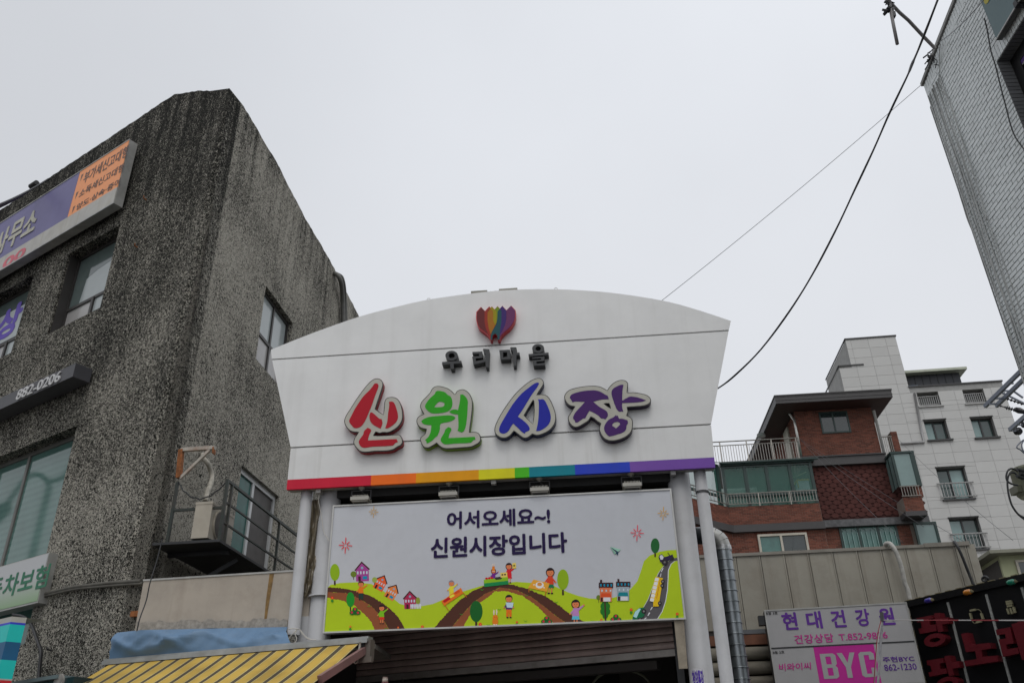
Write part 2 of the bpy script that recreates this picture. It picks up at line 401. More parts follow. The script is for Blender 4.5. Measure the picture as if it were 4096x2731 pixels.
m = MB(lb, LF); m.prism([(-14, 0), (-.75, 0)] + top, -.34, 0, [rl(wA), rl(wB), rl(wC)]); m.prism([(-.75, 0), (0, 0), (0, 12.1), (0, 14.7), (-.75, 15.12)], -.34, 0); miter(m, LF, -1); m.build('front_wall', ST_F)
dA = (2.75, 7.54, 4.75, 5.2); dU = (2.72, 11.64, 4.42, 9.85)
topr = jag([(11.5, 14.6), (9.1, 14.62), (6.4, 14.74), (4.3, 14.68), (2.5, 14.8), (.5, 14.74)])
m = MB(lb, LR); m.prism([(.5, 0), (11.5, 0)] + topr, -.34, 0, [rl(dA), rl(dU)]); m.prism([(0, 0), (.5, 0), (.5, 14.74), (0, 14.7), (0, 12.1)], -.34, 0); miter(m, LR, 1); m.build('side_wall', ST_R)
m = MB(lb, LF); m.face([m.ptw(p) for p in (LF.w(-.6, -.4, 14.2), LF.w(-13.5, -.4, 14.2), LR.w(11.2, -.4, 14.2))]); m.build('roof', mat('roof_screed', (.2, .2, .19), .9))
FRB = mat('bronze_window_frame', (.035, .032, .03), .45); PW = mat('sky_pale_window_pane', (.36, .40, .40), .12, var=.10, vs=1.0, spec=.6)  # whitish pane colour stands for sky reflected in the glass, plus curtain tone
PWB = mat('sky_pale_lower_pane', (.38, .37, .36), .15, var=.15, vs=.9); ROOM = mat('unlit_room', (.03, .032, .032), .9)  # lower pane colour carries the reflected sky too
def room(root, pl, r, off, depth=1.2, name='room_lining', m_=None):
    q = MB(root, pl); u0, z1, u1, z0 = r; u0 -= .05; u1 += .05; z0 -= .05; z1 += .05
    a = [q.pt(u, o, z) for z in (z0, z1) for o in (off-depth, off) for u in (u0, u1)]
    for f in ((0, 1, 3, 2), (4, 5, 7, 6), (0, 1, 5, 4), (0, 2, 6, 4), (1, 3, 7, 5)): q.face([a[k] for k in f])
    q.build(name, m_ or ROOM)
GPT = mat('tinted_clear_pane', (.10, .13, .125), .05, var=.1, spec=.8)
for r in (wA, wB):
    o = window(lb, LF, r, -.30, FRB, PW, (), (.33,), .07)
    for c in list(o.children): COL.objects.unlink(c); bpy.data.objects.remove(c)
    zs = r[3]+(r[1]-r[3])*.33; um = r[0]+(r[2]-r[0])*.55
    q = MB(lb, LF); q.box(r[0]+.07, r[2]-.07, -.288, -.278, zs+.03, r[1]-.07); q.build('pane', GPT, o)
    q = MB(lb, LF)      # paper film inside the upper pane with a torn edge
    q.prism([(r[0]+.45, zs+.05), (r[2]-.075, zs+.05), (r[2]-.075, r[1]-.45), (r[2]-.3, r[1]-.42), (r[2]-.45, r[1]-.55), (r[0]+.9, r[1]-.62), (r[0]+.52, r[1]-.72)], -.277, -.273); q.build('frosted_film', PW, o)
    q = MB(lb, LF); q.box(um-.04, um+.04, -.3, -.232, r[3]+.05, zs); q.build('mullion', FRB, o)
    q = MB(lb, LF); q.box(r[0]+.07, um-.04, -.288, -.278, r[3]+.07, zs-.03); q.build('pane', PWB, o)
    q = MB(lb, LF); q.box(um+.04, r[2]-.07, -.284, -.272, r[3]+.07, zs-.03); q.build('pane', PW, o)
for r in (wA, wB):
    q = MB(lb, LF); q.box(r[0], r[0]+.035, -.30, -.05, r[3], r[1]-.02); q.build('window_jamb', FRB)
# purple shop lettering on the far left window
VIO = mat('purple_vinyl', sr(62, 45, 120, .42), .5, var=.06); WFILM = mat('white_film', (.40, .44, .45), .3, var=.08)
q = MB(lb, LF); q.box(-8.53, -6.58, -.268, -.262, 11.35, 12.2); q.build('white_film', WFILM)
q = MB(lb, LF); q.text('상담', (-8.2, 12.35, -6.1, 11.45), -.258, 0, .045); q.build('window_lettering', VIO)
# big ground floor-upper window
GR = mat('green_tinted_pane', (.085, .17, .15), .06, var=.2, vs=.8, spec=.9)
window(lb, LF, wC, -.30, mat('grey_window_frame', (.13, .13, .12), .5), GR, (.45,), (), .08)
for r, pl in ((wA, LF), (wB, LF), (wC, LF)): room(lb, pl, r, -.36, .5)
LP_N = LF.n; hit = LF.P(200, 1950, -.29)
def refl(x, y, D_=None):
    q_ = ray(x, y); h_ = LF.P(x, y, -.29); r_ = q_ - LF.n*(2*(q_ @ LF.n)); return h_, r_
h0, r0_ = refl(200, 1950); hd = Vector((r0_.x, r0_.y, 0)).normalized(); pc = h0 + hd*9.0
def rp_(x, y):
    h_, r_ = refl(x, y); t_ = ((pc-h_) @ hd)/(r_ @ hd); return h_ + r_*t_
# faint horizontal blinds behind the green pane: slats
BL = mat('pale_green_blind', (.10, .19, .168), .06, var=.2, vs=.8, spec=.9); q = MB(lb, LF)
for i in range(22):
    z = 5.1+i*.13; q.box(wC[0]+.1, wC[2]-.1, -.285, -.277, z, z+.075)
q.build('blind_slats', BL)
# side windows
sl_t = thing('street_lamp', 'two-armed street lamp mirrored in the large green window pane', 'street lamp', WD, rp_(130, 2200).x, 0, -rp_(130, 2200).y)
LPM = mat('lamp_post_grey', (.05, .06, .055), .5)
a_ = rp_(200, 1950); b_ = rp_(130, 2200)
q = MB(sl_t, WD); q.tubew([Vector((a_.x, a_.y, 0)), Vector((a_.x, a_.y, a_.z))], [.13, .09], 12); q.build('pole', LPM)
for pts in (((200, 1950), (192, 1925), (165, 1900), (125, 1903), (90, 1935), (50, 1990), (38, 2008)), ((200, 1950), (205, 1928), (235, 1918), (262, 1905))):
    P = [rp_(*p) for p in pts]; q = MB(sl_t, WD); q.tubew(catw(P, 5), .07, 8); q.build('arm', LPM)
    q = MB(sl_t, WD); q.tubew([P[-1], P[-1]+(P[-1]-P[-2]).normalized()*.2, P[-1]+(P[-1]-P[-2]).normalized()*.7], [.08, .2, .1], 10); q.build('lamp_head', LPM)
FRA = mat('aluminium_window_frame', (.55, .56, .56), .4, .3); PG = mat('green_dark_pane', (.02, .10, .085), .2, var=.3, spec=.3)
window(lb, LR, dU, -.17, FRB, [PWB, PW, PWB, PW], (.5,), (.42,), .07); room(lb, LR, dU, -.36, .4)
window(lb, LR, dA, -.14, FRA, [PG, mat('grey_screen_pane', (.055, .05, .046), .5, var=.25, vs=4)], (.42,), (), .1, name='door'); room(lb, LR, dA, -.36, .4)
# platform and rail of the small balcony
GREEN = mat('dark_green_paint', (.013, .022, .016), .45, var=.25, vs=12, dirt=.3, dcol=(.10, .045, .02))
n_ = LR.n
bz = 5.27
q = MB(lb, LR); q.box(.0, 5.6, .02, 1.1, bz-.04, bz); q.bar((.1, .1, bz-1.0), (.9, 1.0, bz-.09), .06); q.bar((2.6, .05, bz-1.0), (2.0, 1.0, bz-.09), .06)
q.box(.5, .56, .02, 1.03, bz-.10, bz-.04); q.box(2.4, 2.46, .02, 1.03, bz-.10, bz-.04)
bal = q.build('balcony_platform', DARK)
for nm, a, b, w_ in (('rail_post', (.07, .22, bz), (.07, .22, bz+.98), .045), ('rail_post', (.07, 1.06, bz), (.07, 1.06, bz+.98), .045), ('rail_post', (.25, 1.06, bz), (.25, 1.06, bz+.95), .04),
                     ('rail_post', (2.35, 1.06, bz), (2.35, 1.06, bz+.95), .04), ('rail_post', (4.6, 1.06, bz), (4.6, 1.06, bz+.95), .04),
                     ('handrail', (.07, 1.06, bz+.96), (5.5, 1.06, bz+.96), .042), ('rail', (.07, 1.06, bz+.62), (5.5, 1.06, bz+.62), .028), ('rail', (.07, 1.06, bz+.3), (5.5, 1.06, bz+.3), .028),
                     ('rail', (.07, .22, bz+.52), (.07, 1.06, bz+.52), .038)):
    q = MB(lb, LR); q.bar(a, b, w_); q.build(nm, GREEN, bal)
# ground floor shop body behind the awning, dark
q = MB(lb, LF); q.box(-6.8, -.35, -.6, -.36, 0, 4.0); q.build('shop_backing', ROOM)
# ------------------------------------------------------------------ air conditioner on the balcony
ACM = mat('cream_enamel', (.40, .365, .30), .45, var=.08, dirt=.25, dcol=(.18, .15, .11)); GRILL = mat('fan_grille_plastic', (.09, .08, .07), .6)
ac = thing('air_conditioner_unit', 'cream outdoor air conditioner unit standing on the dark balcony platform', 'air conditioner', LR, .75, bz)
a0, a1, ao0, ao1 = .02, .84, .62, .89
q = MB(ac, LR); q.box(a0, a1, ao0, ao1, bz+.04, bz+.60); q.box(a0-.006, a1+.006, ao0-.006, ao1+.006, bz+.575, bz+.615); q.build('casing', ACM)
q = MB(ac, LR); c_ = ell((a0+a1)/2-.05, bz+.32, .25, .25, 28); q.prism(c_, ao1, ao1+.02); q.build('fan_ring', ACM)
q = MB(ac, LR); c_ = ell((a0+a1)/2-.05, bz+.32, .225, .225, 28); q.prism(c_, ao1+.019, ao1+.026); q.build('fan_grille', GRILL)
for o_ in (a0+.1, a1-.1):
    q = MB(ac, LR); q.box(o_-.03, o_+.03, ao0-.02, ao1+.02, bz, bz+.04); q.build('foot', GREEN)
# insulated pipe rising behind it
def on_lr(x, y, off): return LR.P(x, y, off)
hs_ = thing('insulated_pipe', 'taped cream and grey refrigerant pipe curving down the wall to the air conditioner', 'pipe', LR, 1.0, 6.0, .05)
q = MB(hs_, LR); c4 = crop(500, 1650, .4782)
P = [LR.P(*c4(x, y), o) for x, y, o in ((650, 348, .02), (655, 380, .12), (690, 420, .2), (715, 480, .22), (728, 540, .25), (712, 610, .3), (690, 660, .33), (672, 740, .36))]
q.tubew(catw(P, 5), .042, 10); q.build('pipe_body', mat('pipe_tape', (.36, .34, .29), .8, var=.3, vs=15))
# rusty bracket
RUST = mat('rusty_white_paint', (.42, .39, .34), .7, var=.2, dirt=1.0, dcol=(.20, .07, .02), vs=9)
RUS2 = mat('orange_rust', (.24, .085, .025), .85, var=.5, vs=20)
br = thing('rusty_bracket', 'rust-stained triangular metal bracket on the wall above the balcony', 'bracket', LR, .4, 6.5)
NB = LR
def br_p(x, y): return Pl(None, LR.yaw*180/math.pi-90, pt=LR.w(.12, 0, 0)).P(*c4(x, y))
for nm, a, b, w_, mm in (('arm', (470, 312), (755, 292), .06, RUST), ('arm', (472, 310), (450, 545), .075, RUS2), ('brace', (460, 550), (710, 310), .045, RUST)):
    q = MB(br, LR); q.bar(LR.loc(br_p(*a)), LR.loc(br_p(*b)), w_); q.build(nm, mm)
q = MB(br, LR); q.bar(LR.loc(br_p(745, 292)), LR.loc(br_p(742, 345)), .085, .02); q.build('end_plate', RUS2)
# black cable drooping between rail posts
cb = thing('drooping_cable', 'thin black twisted cable sagging between bracket and balcony rail corner', 'cable', LR, .1, 6.2)
q = MB(cb, LR); A_ = LR.w(.07, .22, bz+1.0); B_ = LR.w(.07, 1.06, bz+.97)
q.tubew([A_.lerp(B_, t/14) - Vector((0, 0, .30*4*(t/14)*(1-t/14))) + Vector((0, 0, .015*math.sin(t*2.4))) for t in range(15)], .011, 6); q.build('strand', DARK)
hc = thing('hanging_cable', 'thin dark cable hanging from the balcony corner past the beige fascia end', 'cable', LR, 0, 5)
q = MB(hc, LR); q.tubew(catw([LR.P(*p, .45) for p in ((650, 2150), (628, 2240), (600, 2330), (585, 2400), (560, 2470), (548, 2520))], 5), .009, 6); q.build('strand', DARK)
for i, (x, y, lab) in enumerate(((585, 800, 'rusty anchor nail below the orange panel on the speckled wall, upper'), (550, 990, 'rusty anchor nail on the speckled wall beside the upper window, lower'), (205, 2600, 'black anchor hook on the speckled wall right of the cable loop'))):
    an = thing('wall_anchor', lab, 'anchor', LF, LF.uv(x, y)[0], LF.uv(x, y)[1], 0, 'old anchors left in the speckled wall'); u, z = LF.uv(x, y)
    q = MB(an, LF); q.tube([(u, -.02, z), (u, .07, z+.01), (u+.04, .09, z+.03)], .014, 6); q.build('nail', RUS2 if i < 2 else DARK)
# pipes hanging over the roof edge of the side wall
rp = thing('roof_drain_hose', 'grey ribbed drain hoses hooked over the roof edge of the speckled building', 'hose', LR, 7.5, 12)
cg = crop(1320, 1050, .17224)
for dx in (0, 62):
    q = MB(rp, LR); P = [LR.P(*cg(x+dx*(1 if i > 1 else .3), y), o) for i, (x, y, o) in enumerate(((60, 270, -.2), (130, 262, .05), (200, 320, .16), (250, 440, .2), (278, 620, .16), (290, 800, .12), (300, 1000, .1), (310, 1500, .1), (318, 1900, .1)))]
    q.tubew(catw(P, 6), .062 if dx == 0 else .045, 12); q.build('hose', mat('grey_hose', (.12, .12, .11), .6, var=.2, vs=8))
# ------------------------------------------------------------------ signs of the left building
ca = crop(0, 300, .5102)
sgn = thing('office_sign', 'long purple and orange office sign box with white lower band, high on speckled building', 'sign', LF, -4, 13, .3)
o1 = .30
uR, zT = LF.uv(519, 558, o1); _, zB = LF.uv(459, 810, o1); uL = -12.5
_, zO = LF.uv(*ca(573, 1090), o1); uO, _ = LF.uv(*ca(583, 800), o1)
uO2, _ = LF.uv(*ca(573, 1090), o1); uO = (uO+uO2)/2
AL = mat('aluminium_trim', (.42, .42, .40), .45, .5, var=.15, dirt=.3)
q = MB(sgn, LF); q.box(uL, uR, .10, o1-.01, zB, zT); q.build('sign_box', AL)
PUR = mat('faded_purple_film', sr(78, 75, 108, .5), .5, var=.08, vs=1.5, streak=.15, dcol=(.10, .10, .16)); ORG = mat('orange_film', sr(198, 128, 82, .62), .5, var=.05)
WHB = mat('aged_white_acrylic', (.45, .44, .41), .45, var=.1, streak=.5, dcol=(.30, .26, .15), dirt=.3)
q = MB(sgn, LF); q.box(uL+.02, uO-.015, o1-.008, o1, zO, zT-.02); q.build('purple_panel', PUR)
q = MB(sgn, LF); q.box(uO, uR-.02, o1-.008, o1+.002, zO, zT-.02); q.build('orange_panel', ORG)
q = MB(sgn, LF); q.box(uL+.02, uR-.02, o1-.008, o1+.004, zB+.03, zO-.002); q.build('white_band', WHB)
q = MB(sgn, LF); q.box(uL, uR+.01, o1, o1+.012, zB-.01, zB+.028); q.box(uL, uR+.01, o1, o1+.012, zT-.018, zT+.006); q.build('trim', AL)
GT = mat('grey_lettering', sr(70, 62, 60, .5), .6)
for i, (t_, x0, y0, x1, y1) in enumerate((('부가세신고대행', 672, 765, 993, 640), ('소득세신고대행', 632, 905, 965, 752), ('양도·상속·증여', 608, 1015, 938, 858))):
    r = rect(LF, ca(x0, y0), ca(x1, y1), o1)
    q = MB(sgn, LF); q.text(t_, r, o1+.004, 0, .02, 0); q.build('lettering', GT)
    a = r; q = MB(sgn, LF); q.prism([(a[0]-.16, a[1]), (a[0]-.07, a[1]), (a[0]-.14, a[1]-.2)], None, o1+.004); q.build('tick_mark', GT)
CRM = mat('cream_letter_face', (.46, .45, .37), .5, var=.12)
r0 = LF.uv(*ca(318, 1050), o1)[0]; z1_ = LF.uv(*ca(300, 1045), o1)[1]; z0_ = LF.uv(*ca(200, 1275), o1)[1]; rl0 = LF.uv(*ca(60, 1330), o1)[0]
q = MB(sgn, LF); wch = (r0-rl0)/2*1.02
q.text('무소', (r0-2*wch, z1_, r0, z0_-.03), o1+.004, .012, .03, 0); q.build('lettering', CRM)
q = MB(sgn, LF); q.text('사', (r0-3.05*wch, z1_, r0-2.1*wch, z0_-.03), o1+.004, .012, .03, 0); q.build('lettering', CRM)
RD = mat('faded_red_numerals', sr(150, 70, 80, .5), .5)
u1n, z1n = LF.uv(*ca(212, 1352), o1); u0n, z0n = LF.uv(*ca(20, 1505), o1)
q = MB(sgn, LF); q.text('00', (u0n, z1n+.05, u1n, LF.uv(*ca(135, 1448), o1)[1]-.03), o1+.008, 0, .03, .1); q.build('numerals', RD)
for u in (-9, -6.4, -4.0):
    q = MB(sgn, LF); q.box(u, u+.06, .0, .12, zB+.1, zT-.1); q.build('wall_bracket', DARK)
# fluorescent underside lip
# dark number bar
cb2 = crop(0, 1100, .3827)
nb = thing('number_bar_sign', 'dark grey bar sign with white telephone number 882-0206', 'sign', LF, -5, 9, .35)
o2 = .38
uR, zT = LF.uv(304, 1451, o2); _, zB = LF.uv(293, 1504, o2)
DG = mat('charcoal_sign_metal', (.055, .055, .062), .45, var=.1)
q = MB(nb, LF); q.box(-9.5, uR, .04, o2, zB, zT); q.build('sign_box', DG)
q = MB(nb, LF); r = rect(LF, cb2(203, 1195), cb2(625, 1110), o2); q.text('882-0206', (r[0], LF.uv(*cb2(630, 1008), o2)[1], r[2], LF.uv(*cb2(203, 1300), o2)[1]), o2, .02, .012, .05); q.build('numerals', mat('white_letter', (.55, .55, .55), .5))
# insurance sign
cc = crop(0, 1650, .6897)
ins = thing('insurance_sign', 'white and pale green insurance sign box with dark green lettering below the large window', 'sign', LF, -4, 4.8, .15)
o3 = .16
uR, zT = LF.uv(*cc(285, 810), o3); uR2, zB = LF.uv(*cc(220, 1100), o3); uR = (uR+uR2)/2
q = MB(ins, LF); q.box(-8.5, uR, -.05, o3, zB, zT); q.build('sign_box', AL)
gm = bpy.data.materials.new('white_to_green_print'); gm.use_nodes = True; t = gm.node_tree
tcn = t.nodes.new('ShaderNodeTexCoord'); sxn = t.nodes.new('ShaderNodeSeparateXYZ'); rr = t.nodes.new('ShaderNodeMapRange'); mx = t.nodes.new('ShaderNodeMix'); mx.data_type = 'RGBA'
t.links.new(tcn.outputs['Object'], sxn.inputs[0]); t.links.new(sxn.outputs['Z'], rr.inputs['Value']); rr.inputs['From Min'].default_value = zB-4.8; rr.inputs['From Max'].default_value = zT-4.8-.35
mx.inputs[6].default_value = (.22, .36, .18, 1); mx.inputs[7].default_value = (.47, .48, .49, 1); t.links.new(rr.outputs[0], mx.inputs[0]); t.links.new(mx.outputs[2], t.nodes['Principled BSDF'].inputs['Base Color']); t.nodes['Principled BSDF'].inputs['Roughness'].default_value = .45
q = MB(ins, LF); q.box(-8.48, uR-.02, o3, o3+.008, zB+.03, zT-.02); q.build('printed_face', gm)
DGR = mat('dark_green_lettering', sr(20, 85, 60, .6), .5)
zt = LF.uv(*cc(250, 885), o3)[1]; zb = LF.uv(*cc(200, 1028), o3)[1]; ur = LF.uv(*cc(262, 1000), o3)[0]; ul = LF.uv(*cc(28, 1000), o3)[0]
cw = (ur+.12-ul)/3
q = MB(ins, LF); q.text('차보험', (ul, zt, ur+.06, zb), o3+.012, 0, .022, .0); q.build('lettering', DGR)
q = MB(ins, LF); q.text('자동', (ul-2.1*cw, zt, ul-.1*cw, zb), o3+.012, 0, .022, .0); q.build('lettering', DGR)
# teal stacked sign at the lower left
cd2 = crop(0, 2350, .3401)
TL_ = Pl((40, 2560), -33.39, 12.2); TR_ = None
ts = thing('striped_corner_sign', 'teal and blue banded box sign with red foot at the lower left building corner', 'sign', TL_, 0, 3.2)
e0 = TL_.uv(*cd2(140, 340))[0]; ss = Pl(None, 40, pt=TL_.w(e0, 0, 0))
lv = [340, 400, 425, 618, 822, 1035, 1052, 1130]
TEAL = mat('teal_film', sr(0, 130, 125, .42), .4, var=.06); NAVY = mat('navy_film', sr(0, 55, 85, .42), .4); CRE = mat('cream_band', (.42, .42, .38), .5); BLU = mat('blue_line', sr(25, 35, 130, .4), .4); REDB = mat('red_band', sr(130, 10, 20, .4), .4)
zz = [TL_.uv(*cd2(118, y))[1] for y in lv]
for i, mm in enumerate((CRE, BLU, TEAL, NAVY, TEAL, CRE, REDB)):
    q = MB(ts, TL_); u0 = e0-1.6
    a = [q.pt(u0, 0, zz[i]), q.pt(e0, 0, zz[i]), q.pt(e0, 0, zz[i+1]), q.pt(u0, 0, zz[i+1])]
    W_ = .19
    b = [q.ptw(ss.w(W_, 0, zz[i])), q.ptw(ss.w(W_, 0, zz[i+1])), q.ptw(ss.w(W_, -.0, zz[i])+TL_.n*-.3), q.ptw(ss.w(W_, 0, zz[i+1])+TL_.n*-.3)]
    q.face(a); q.face((a[1], b[0], b[1], a[2]))
    if i == 0: q.face((a[0], a[1], b[0], b[2]))
    q.build('band', mm)
# bundle of black cables beside it
P = [LF.P(*cd2(x, y), .12) for x, y in ((160, 320), (260, 335), (330, 375), (390, 470), (430, 580), (470, 690), (488, 760), (480, 860), (470, 950), (465, 1060), (463, 1200))]
ck = thing('cable_loop', 'thick black cable pair looping down the speckled wall beside the teal sign', 'cable', LF, -4.5, 4, .1)
for d_ in (0, .035):
    q = MB(ck, LF); q.tubew([p + LF.d*d_ + LF.n*d_ for p in catw(P, 5)], .022, 8); q.build('strand', DARK)
# dark shop fascia at the very bottom
sf = thing('shop_fascia', 'dark glossy shop fascia with round emblem under the speckled wall', 'sign', LF, -3, 3.0, .5)
o5 = .75
pt = [LF.uv(*cd2(x, y), o5) for x, y in ((120, 1115), (720, 1012), (880, 1010))]
zt = sum(p[1] for p in pt)/3
q = MB(sf, LF); q.box(-8, LF.uv(*cd2(880, 1015), o5)[0], .05, o5, zt-.9, zt-.05); q.build('fascia_panel', mat('glossy_dark_teal', (.012, .03, .035), .25))
q = MB(sf, LF); q.box(-8, LF.uv(*cd2(720, 1012), o5)[0], o5-.35, o5+.06, zt-.05, zt); q.build('top_trim', mat('pale_teal_trim', (.14, .19, .20), .4))
ce = LF.uv(*cd2(705, 1105), o5); q = MB(sf, LF); q.prism(ell(ce[0], ce[1], .11, .11, 24), o5, o5+.03); q.build('emblem', mat('grey_emblem', (.28, .27, .25), .5, var=.4, vs=14))
# thin cables along the lower wall
for i, (pts, r, lab) in enumerate(((((222, 1060), (300, 1040), (420, 1012), (520, 1000), (650, 985), (820, 975)), .03, 'dusty grey cable stretched across the speckled wall, upper of two'),
                              (((230, 1072), (310, 1050), (440, 1022), (560, 1010), (700, 998), (830, 990)), .022, 'dusty grey cable stretched across the speckled wall, lower of two'))):
    k_ = thing('wall_cable', lab, 'cable', LF, -2, 5, .05, 'cables pinned to the speckled wall'); q = MB(k_, LF)
    q.tubew(catw([LF.P(*cc(x, y), .06) for x, y in pts], 5), r, 8); q.build('strand', mat('dusty_cable', (.10, .095, .08), .8, var=.3, vs=6))
k_ = thing('overhead_cable_bundle', 'black cables leaving the roof of the speckled building at the left edge', 'cable', LF, -8, 15, .2)
cl = crop(0, 690, .14881)
for i, (a, b) in enumerate((((-800, 1130), (1300, 180)), ((-700, 1150), (1250, 210)), ((-700, 1180), (1200, 225)), ((-650, 1200), (1180, 240)))):
    q = MB(k_, LF); A_ = LF.P(*cl(*b), .1); B_ = CP + ray(*cl(*a))*(A_-CP).length*.8/ray(*cl(*a)).length
    q.tubew([A_.lerp(B_, t/10) - Vector((0, 0, .12*4*(t/10)*(1-t/10))) for t in range(11)], .028 if i == 0 else .012, 6); q.build('strand', DARK)
q = MB(k_, LF); P_ = LF.P(*cl(910, 330), .15); q.tubew([P_-LF.d*.14, P_+LF.d*.14], .07, 8); q.build('splice_box', DARK)
# ------------------------------------------------------------------ market gate
gt = thing('market_gate', 'white arched market gate sign with rainbow base strip and coloured Korean letters on grey posts', 'gate', G, 0, 0)
gl = lambda x, y, off=0: G.uv(x, y, off)
D = 1.7415
arc = [gl(x*D, y*D) for x, y in ((622, 803), (720, 764), (823, 728), (905, 706), (985, 688), (1100, 672), (1180, 665.5), (1285, 664.5), (1400, 672), (1520, 690), (1600, 711), (1679, 737))]
arc = [tuple(p) for p in catw([Vector((a[0], a[1], 0)) for a in arc], 4)]; arc = [(p[0], p[1]) for p in arc]
gL, gR = gl(1088, 1437), gl(2915, 1322); hL, hR = gl(1163, 1790), gl(2844, 1696); bL, bR = gl(1146, 1957), gl(2861, 1869)
g1 = (gL[1]+gR[1])/2; g2 = (hL[1]+hR[1])/2; z_b = (bL[1]+bR[1])/2; gw = .012
def xl(z): return hL[0]+(gL[0]-hL[0])*(z-g2)/(g1-g2)
def xr(z): return hR[0]+(gR[0]-hR[0])*(z-g2)/(g1-g2)
q = MB(gt, G); q.prism([(xl(g1+gw), g1+gw), (xr(g1+gw), g1+gw)] + arc[::-1], -.045, 0); q.build('sign_panel', WHITE)
q = MB(gt, G); q.prism([(xl(g2+gw), g2+gw), (xr(g2+gw), g2+gw), (xr(g1-gw), g1-gw), (xl(g1-gw), g1-gw)], -.045, 0); q.build('sign_panel', WHITE)
_, zs = gl(1148, 1918); zs = (zs + gl(2858, 1828)[1])/2
def yl(z): return bL[0]+(hL[0]-bL[0])*(z-z_b)/(g2-z_b)
def yr(z): return bR[0]+(hR[0]-bR[0])*(z-z_b)/(g2-z_b)
q = MB(gt, G); q.prism([(yl(zs), zs), (yr(zs), zs), (yr(g2-gw), g2-gw), (yl(g2-gw), g2-gw)], -.045, 0); q.build('sign_panel', mat('white_panel_streaked', (.72, .725, .715), .38, var=.05, vs=1.3, streak=.4, dcol=(.36, .35, .31), dirt=.1))
q = MB(gt, G); q.prism([(yl(z_b)+.01, z_b+.006), (yr(z_b)-.01, z_b+.006), (xr(g2)-.015, g2), (xr(g1)-.015, g1), (arc[-1][0]-.03, arc[-1][1]-.03)] + [(p[0]*.995, p[1]-.02) for p in arc[::-1]][1:-1] + [(arc[0][0]+.03, arc[0][1]-.02), (xl(g1)+.015, g1), (xl(g2)+.015, g2)], -.17, -.046); q.build('sign_backing', mat('grey_box_metal', (.33, .33, .32), .5, var=.1))
xs = [1146, 1484, 1664, 1915, 2059, 2117, 2300, 2520, 2861]
us = [gl(x, 1940-.052*(x-1146))[0] for x in xs]; us[0] = yl(z_b); us[-1] = yr(z_b)
for i, (nm, c_) in enumerate((('red', (190, 30, 55)), ('orange', (226, 104, 28)), ('amber', (214, 146, 10)), ('yellow', (205, 200, 25)), ('green', (70, 175, 30)), ('teal', (10, 120, 135)), ('blue', (38, 62, 180)), ('violet', (112, 74, 158)))):
    q = MB(gt, G); a, b = us[i], us[i+1]
    q.prism([(a if i else yl(z_b), z_b), (b if i < 7 else yr(z_b), z_b), (b if i < 7 else yr(zs), zs-.002), (a if i else yl(zs), zs-.002)], -.045, .002)
    o = q.build('colour_strip', mat(nm+'_strip_film', sr(*c_, .85), .45, spec=.2, var=.08, vs=2.2, streak=.1, dcol=(.1, .1, .09))); o['label'] = nm+' strip'
# letters
BACK = mat('beige_acrylic_face', (.44, .43, .37), .35, var=.06, vs=4, streak=.25, dcol=(.25, .23, .18)); BLK = mat('black_trim', (.012, .012, .013), .5)
LD = .115
def poly(c, pts, off, n=3): return smooth([G.uv(*c(*p), off) for p in pts], 55, n)
def shrink(pts, d):
    n = len(pts); ar = sum(pts[i][0]*pts[(i+1) % n][1]-pts[(i+1) % n][0]*pts[i][1] for i in range(n)); sg = 1 if ar > 0 else -1; out = []
    for i in range(n):
        a, b, c = Vector(pts[i-1]), Vector(pts[i]), Vector(pts[(i+1) % n]); e1 = b-a; e2 = c-b
        if e1.length < 1e-7 or e2.length < 1e-7: out.append(tuple(b)); continue
        e1.normalize(); e2.normalize(); nn = Vector((-(e1.y+e2.y), e1.x+e2.x))
        if nn.length < .2: out.append(tuple(b)); continue
        nn.normalize(); out.append(tuple(b + nn*d*sg))
    return out
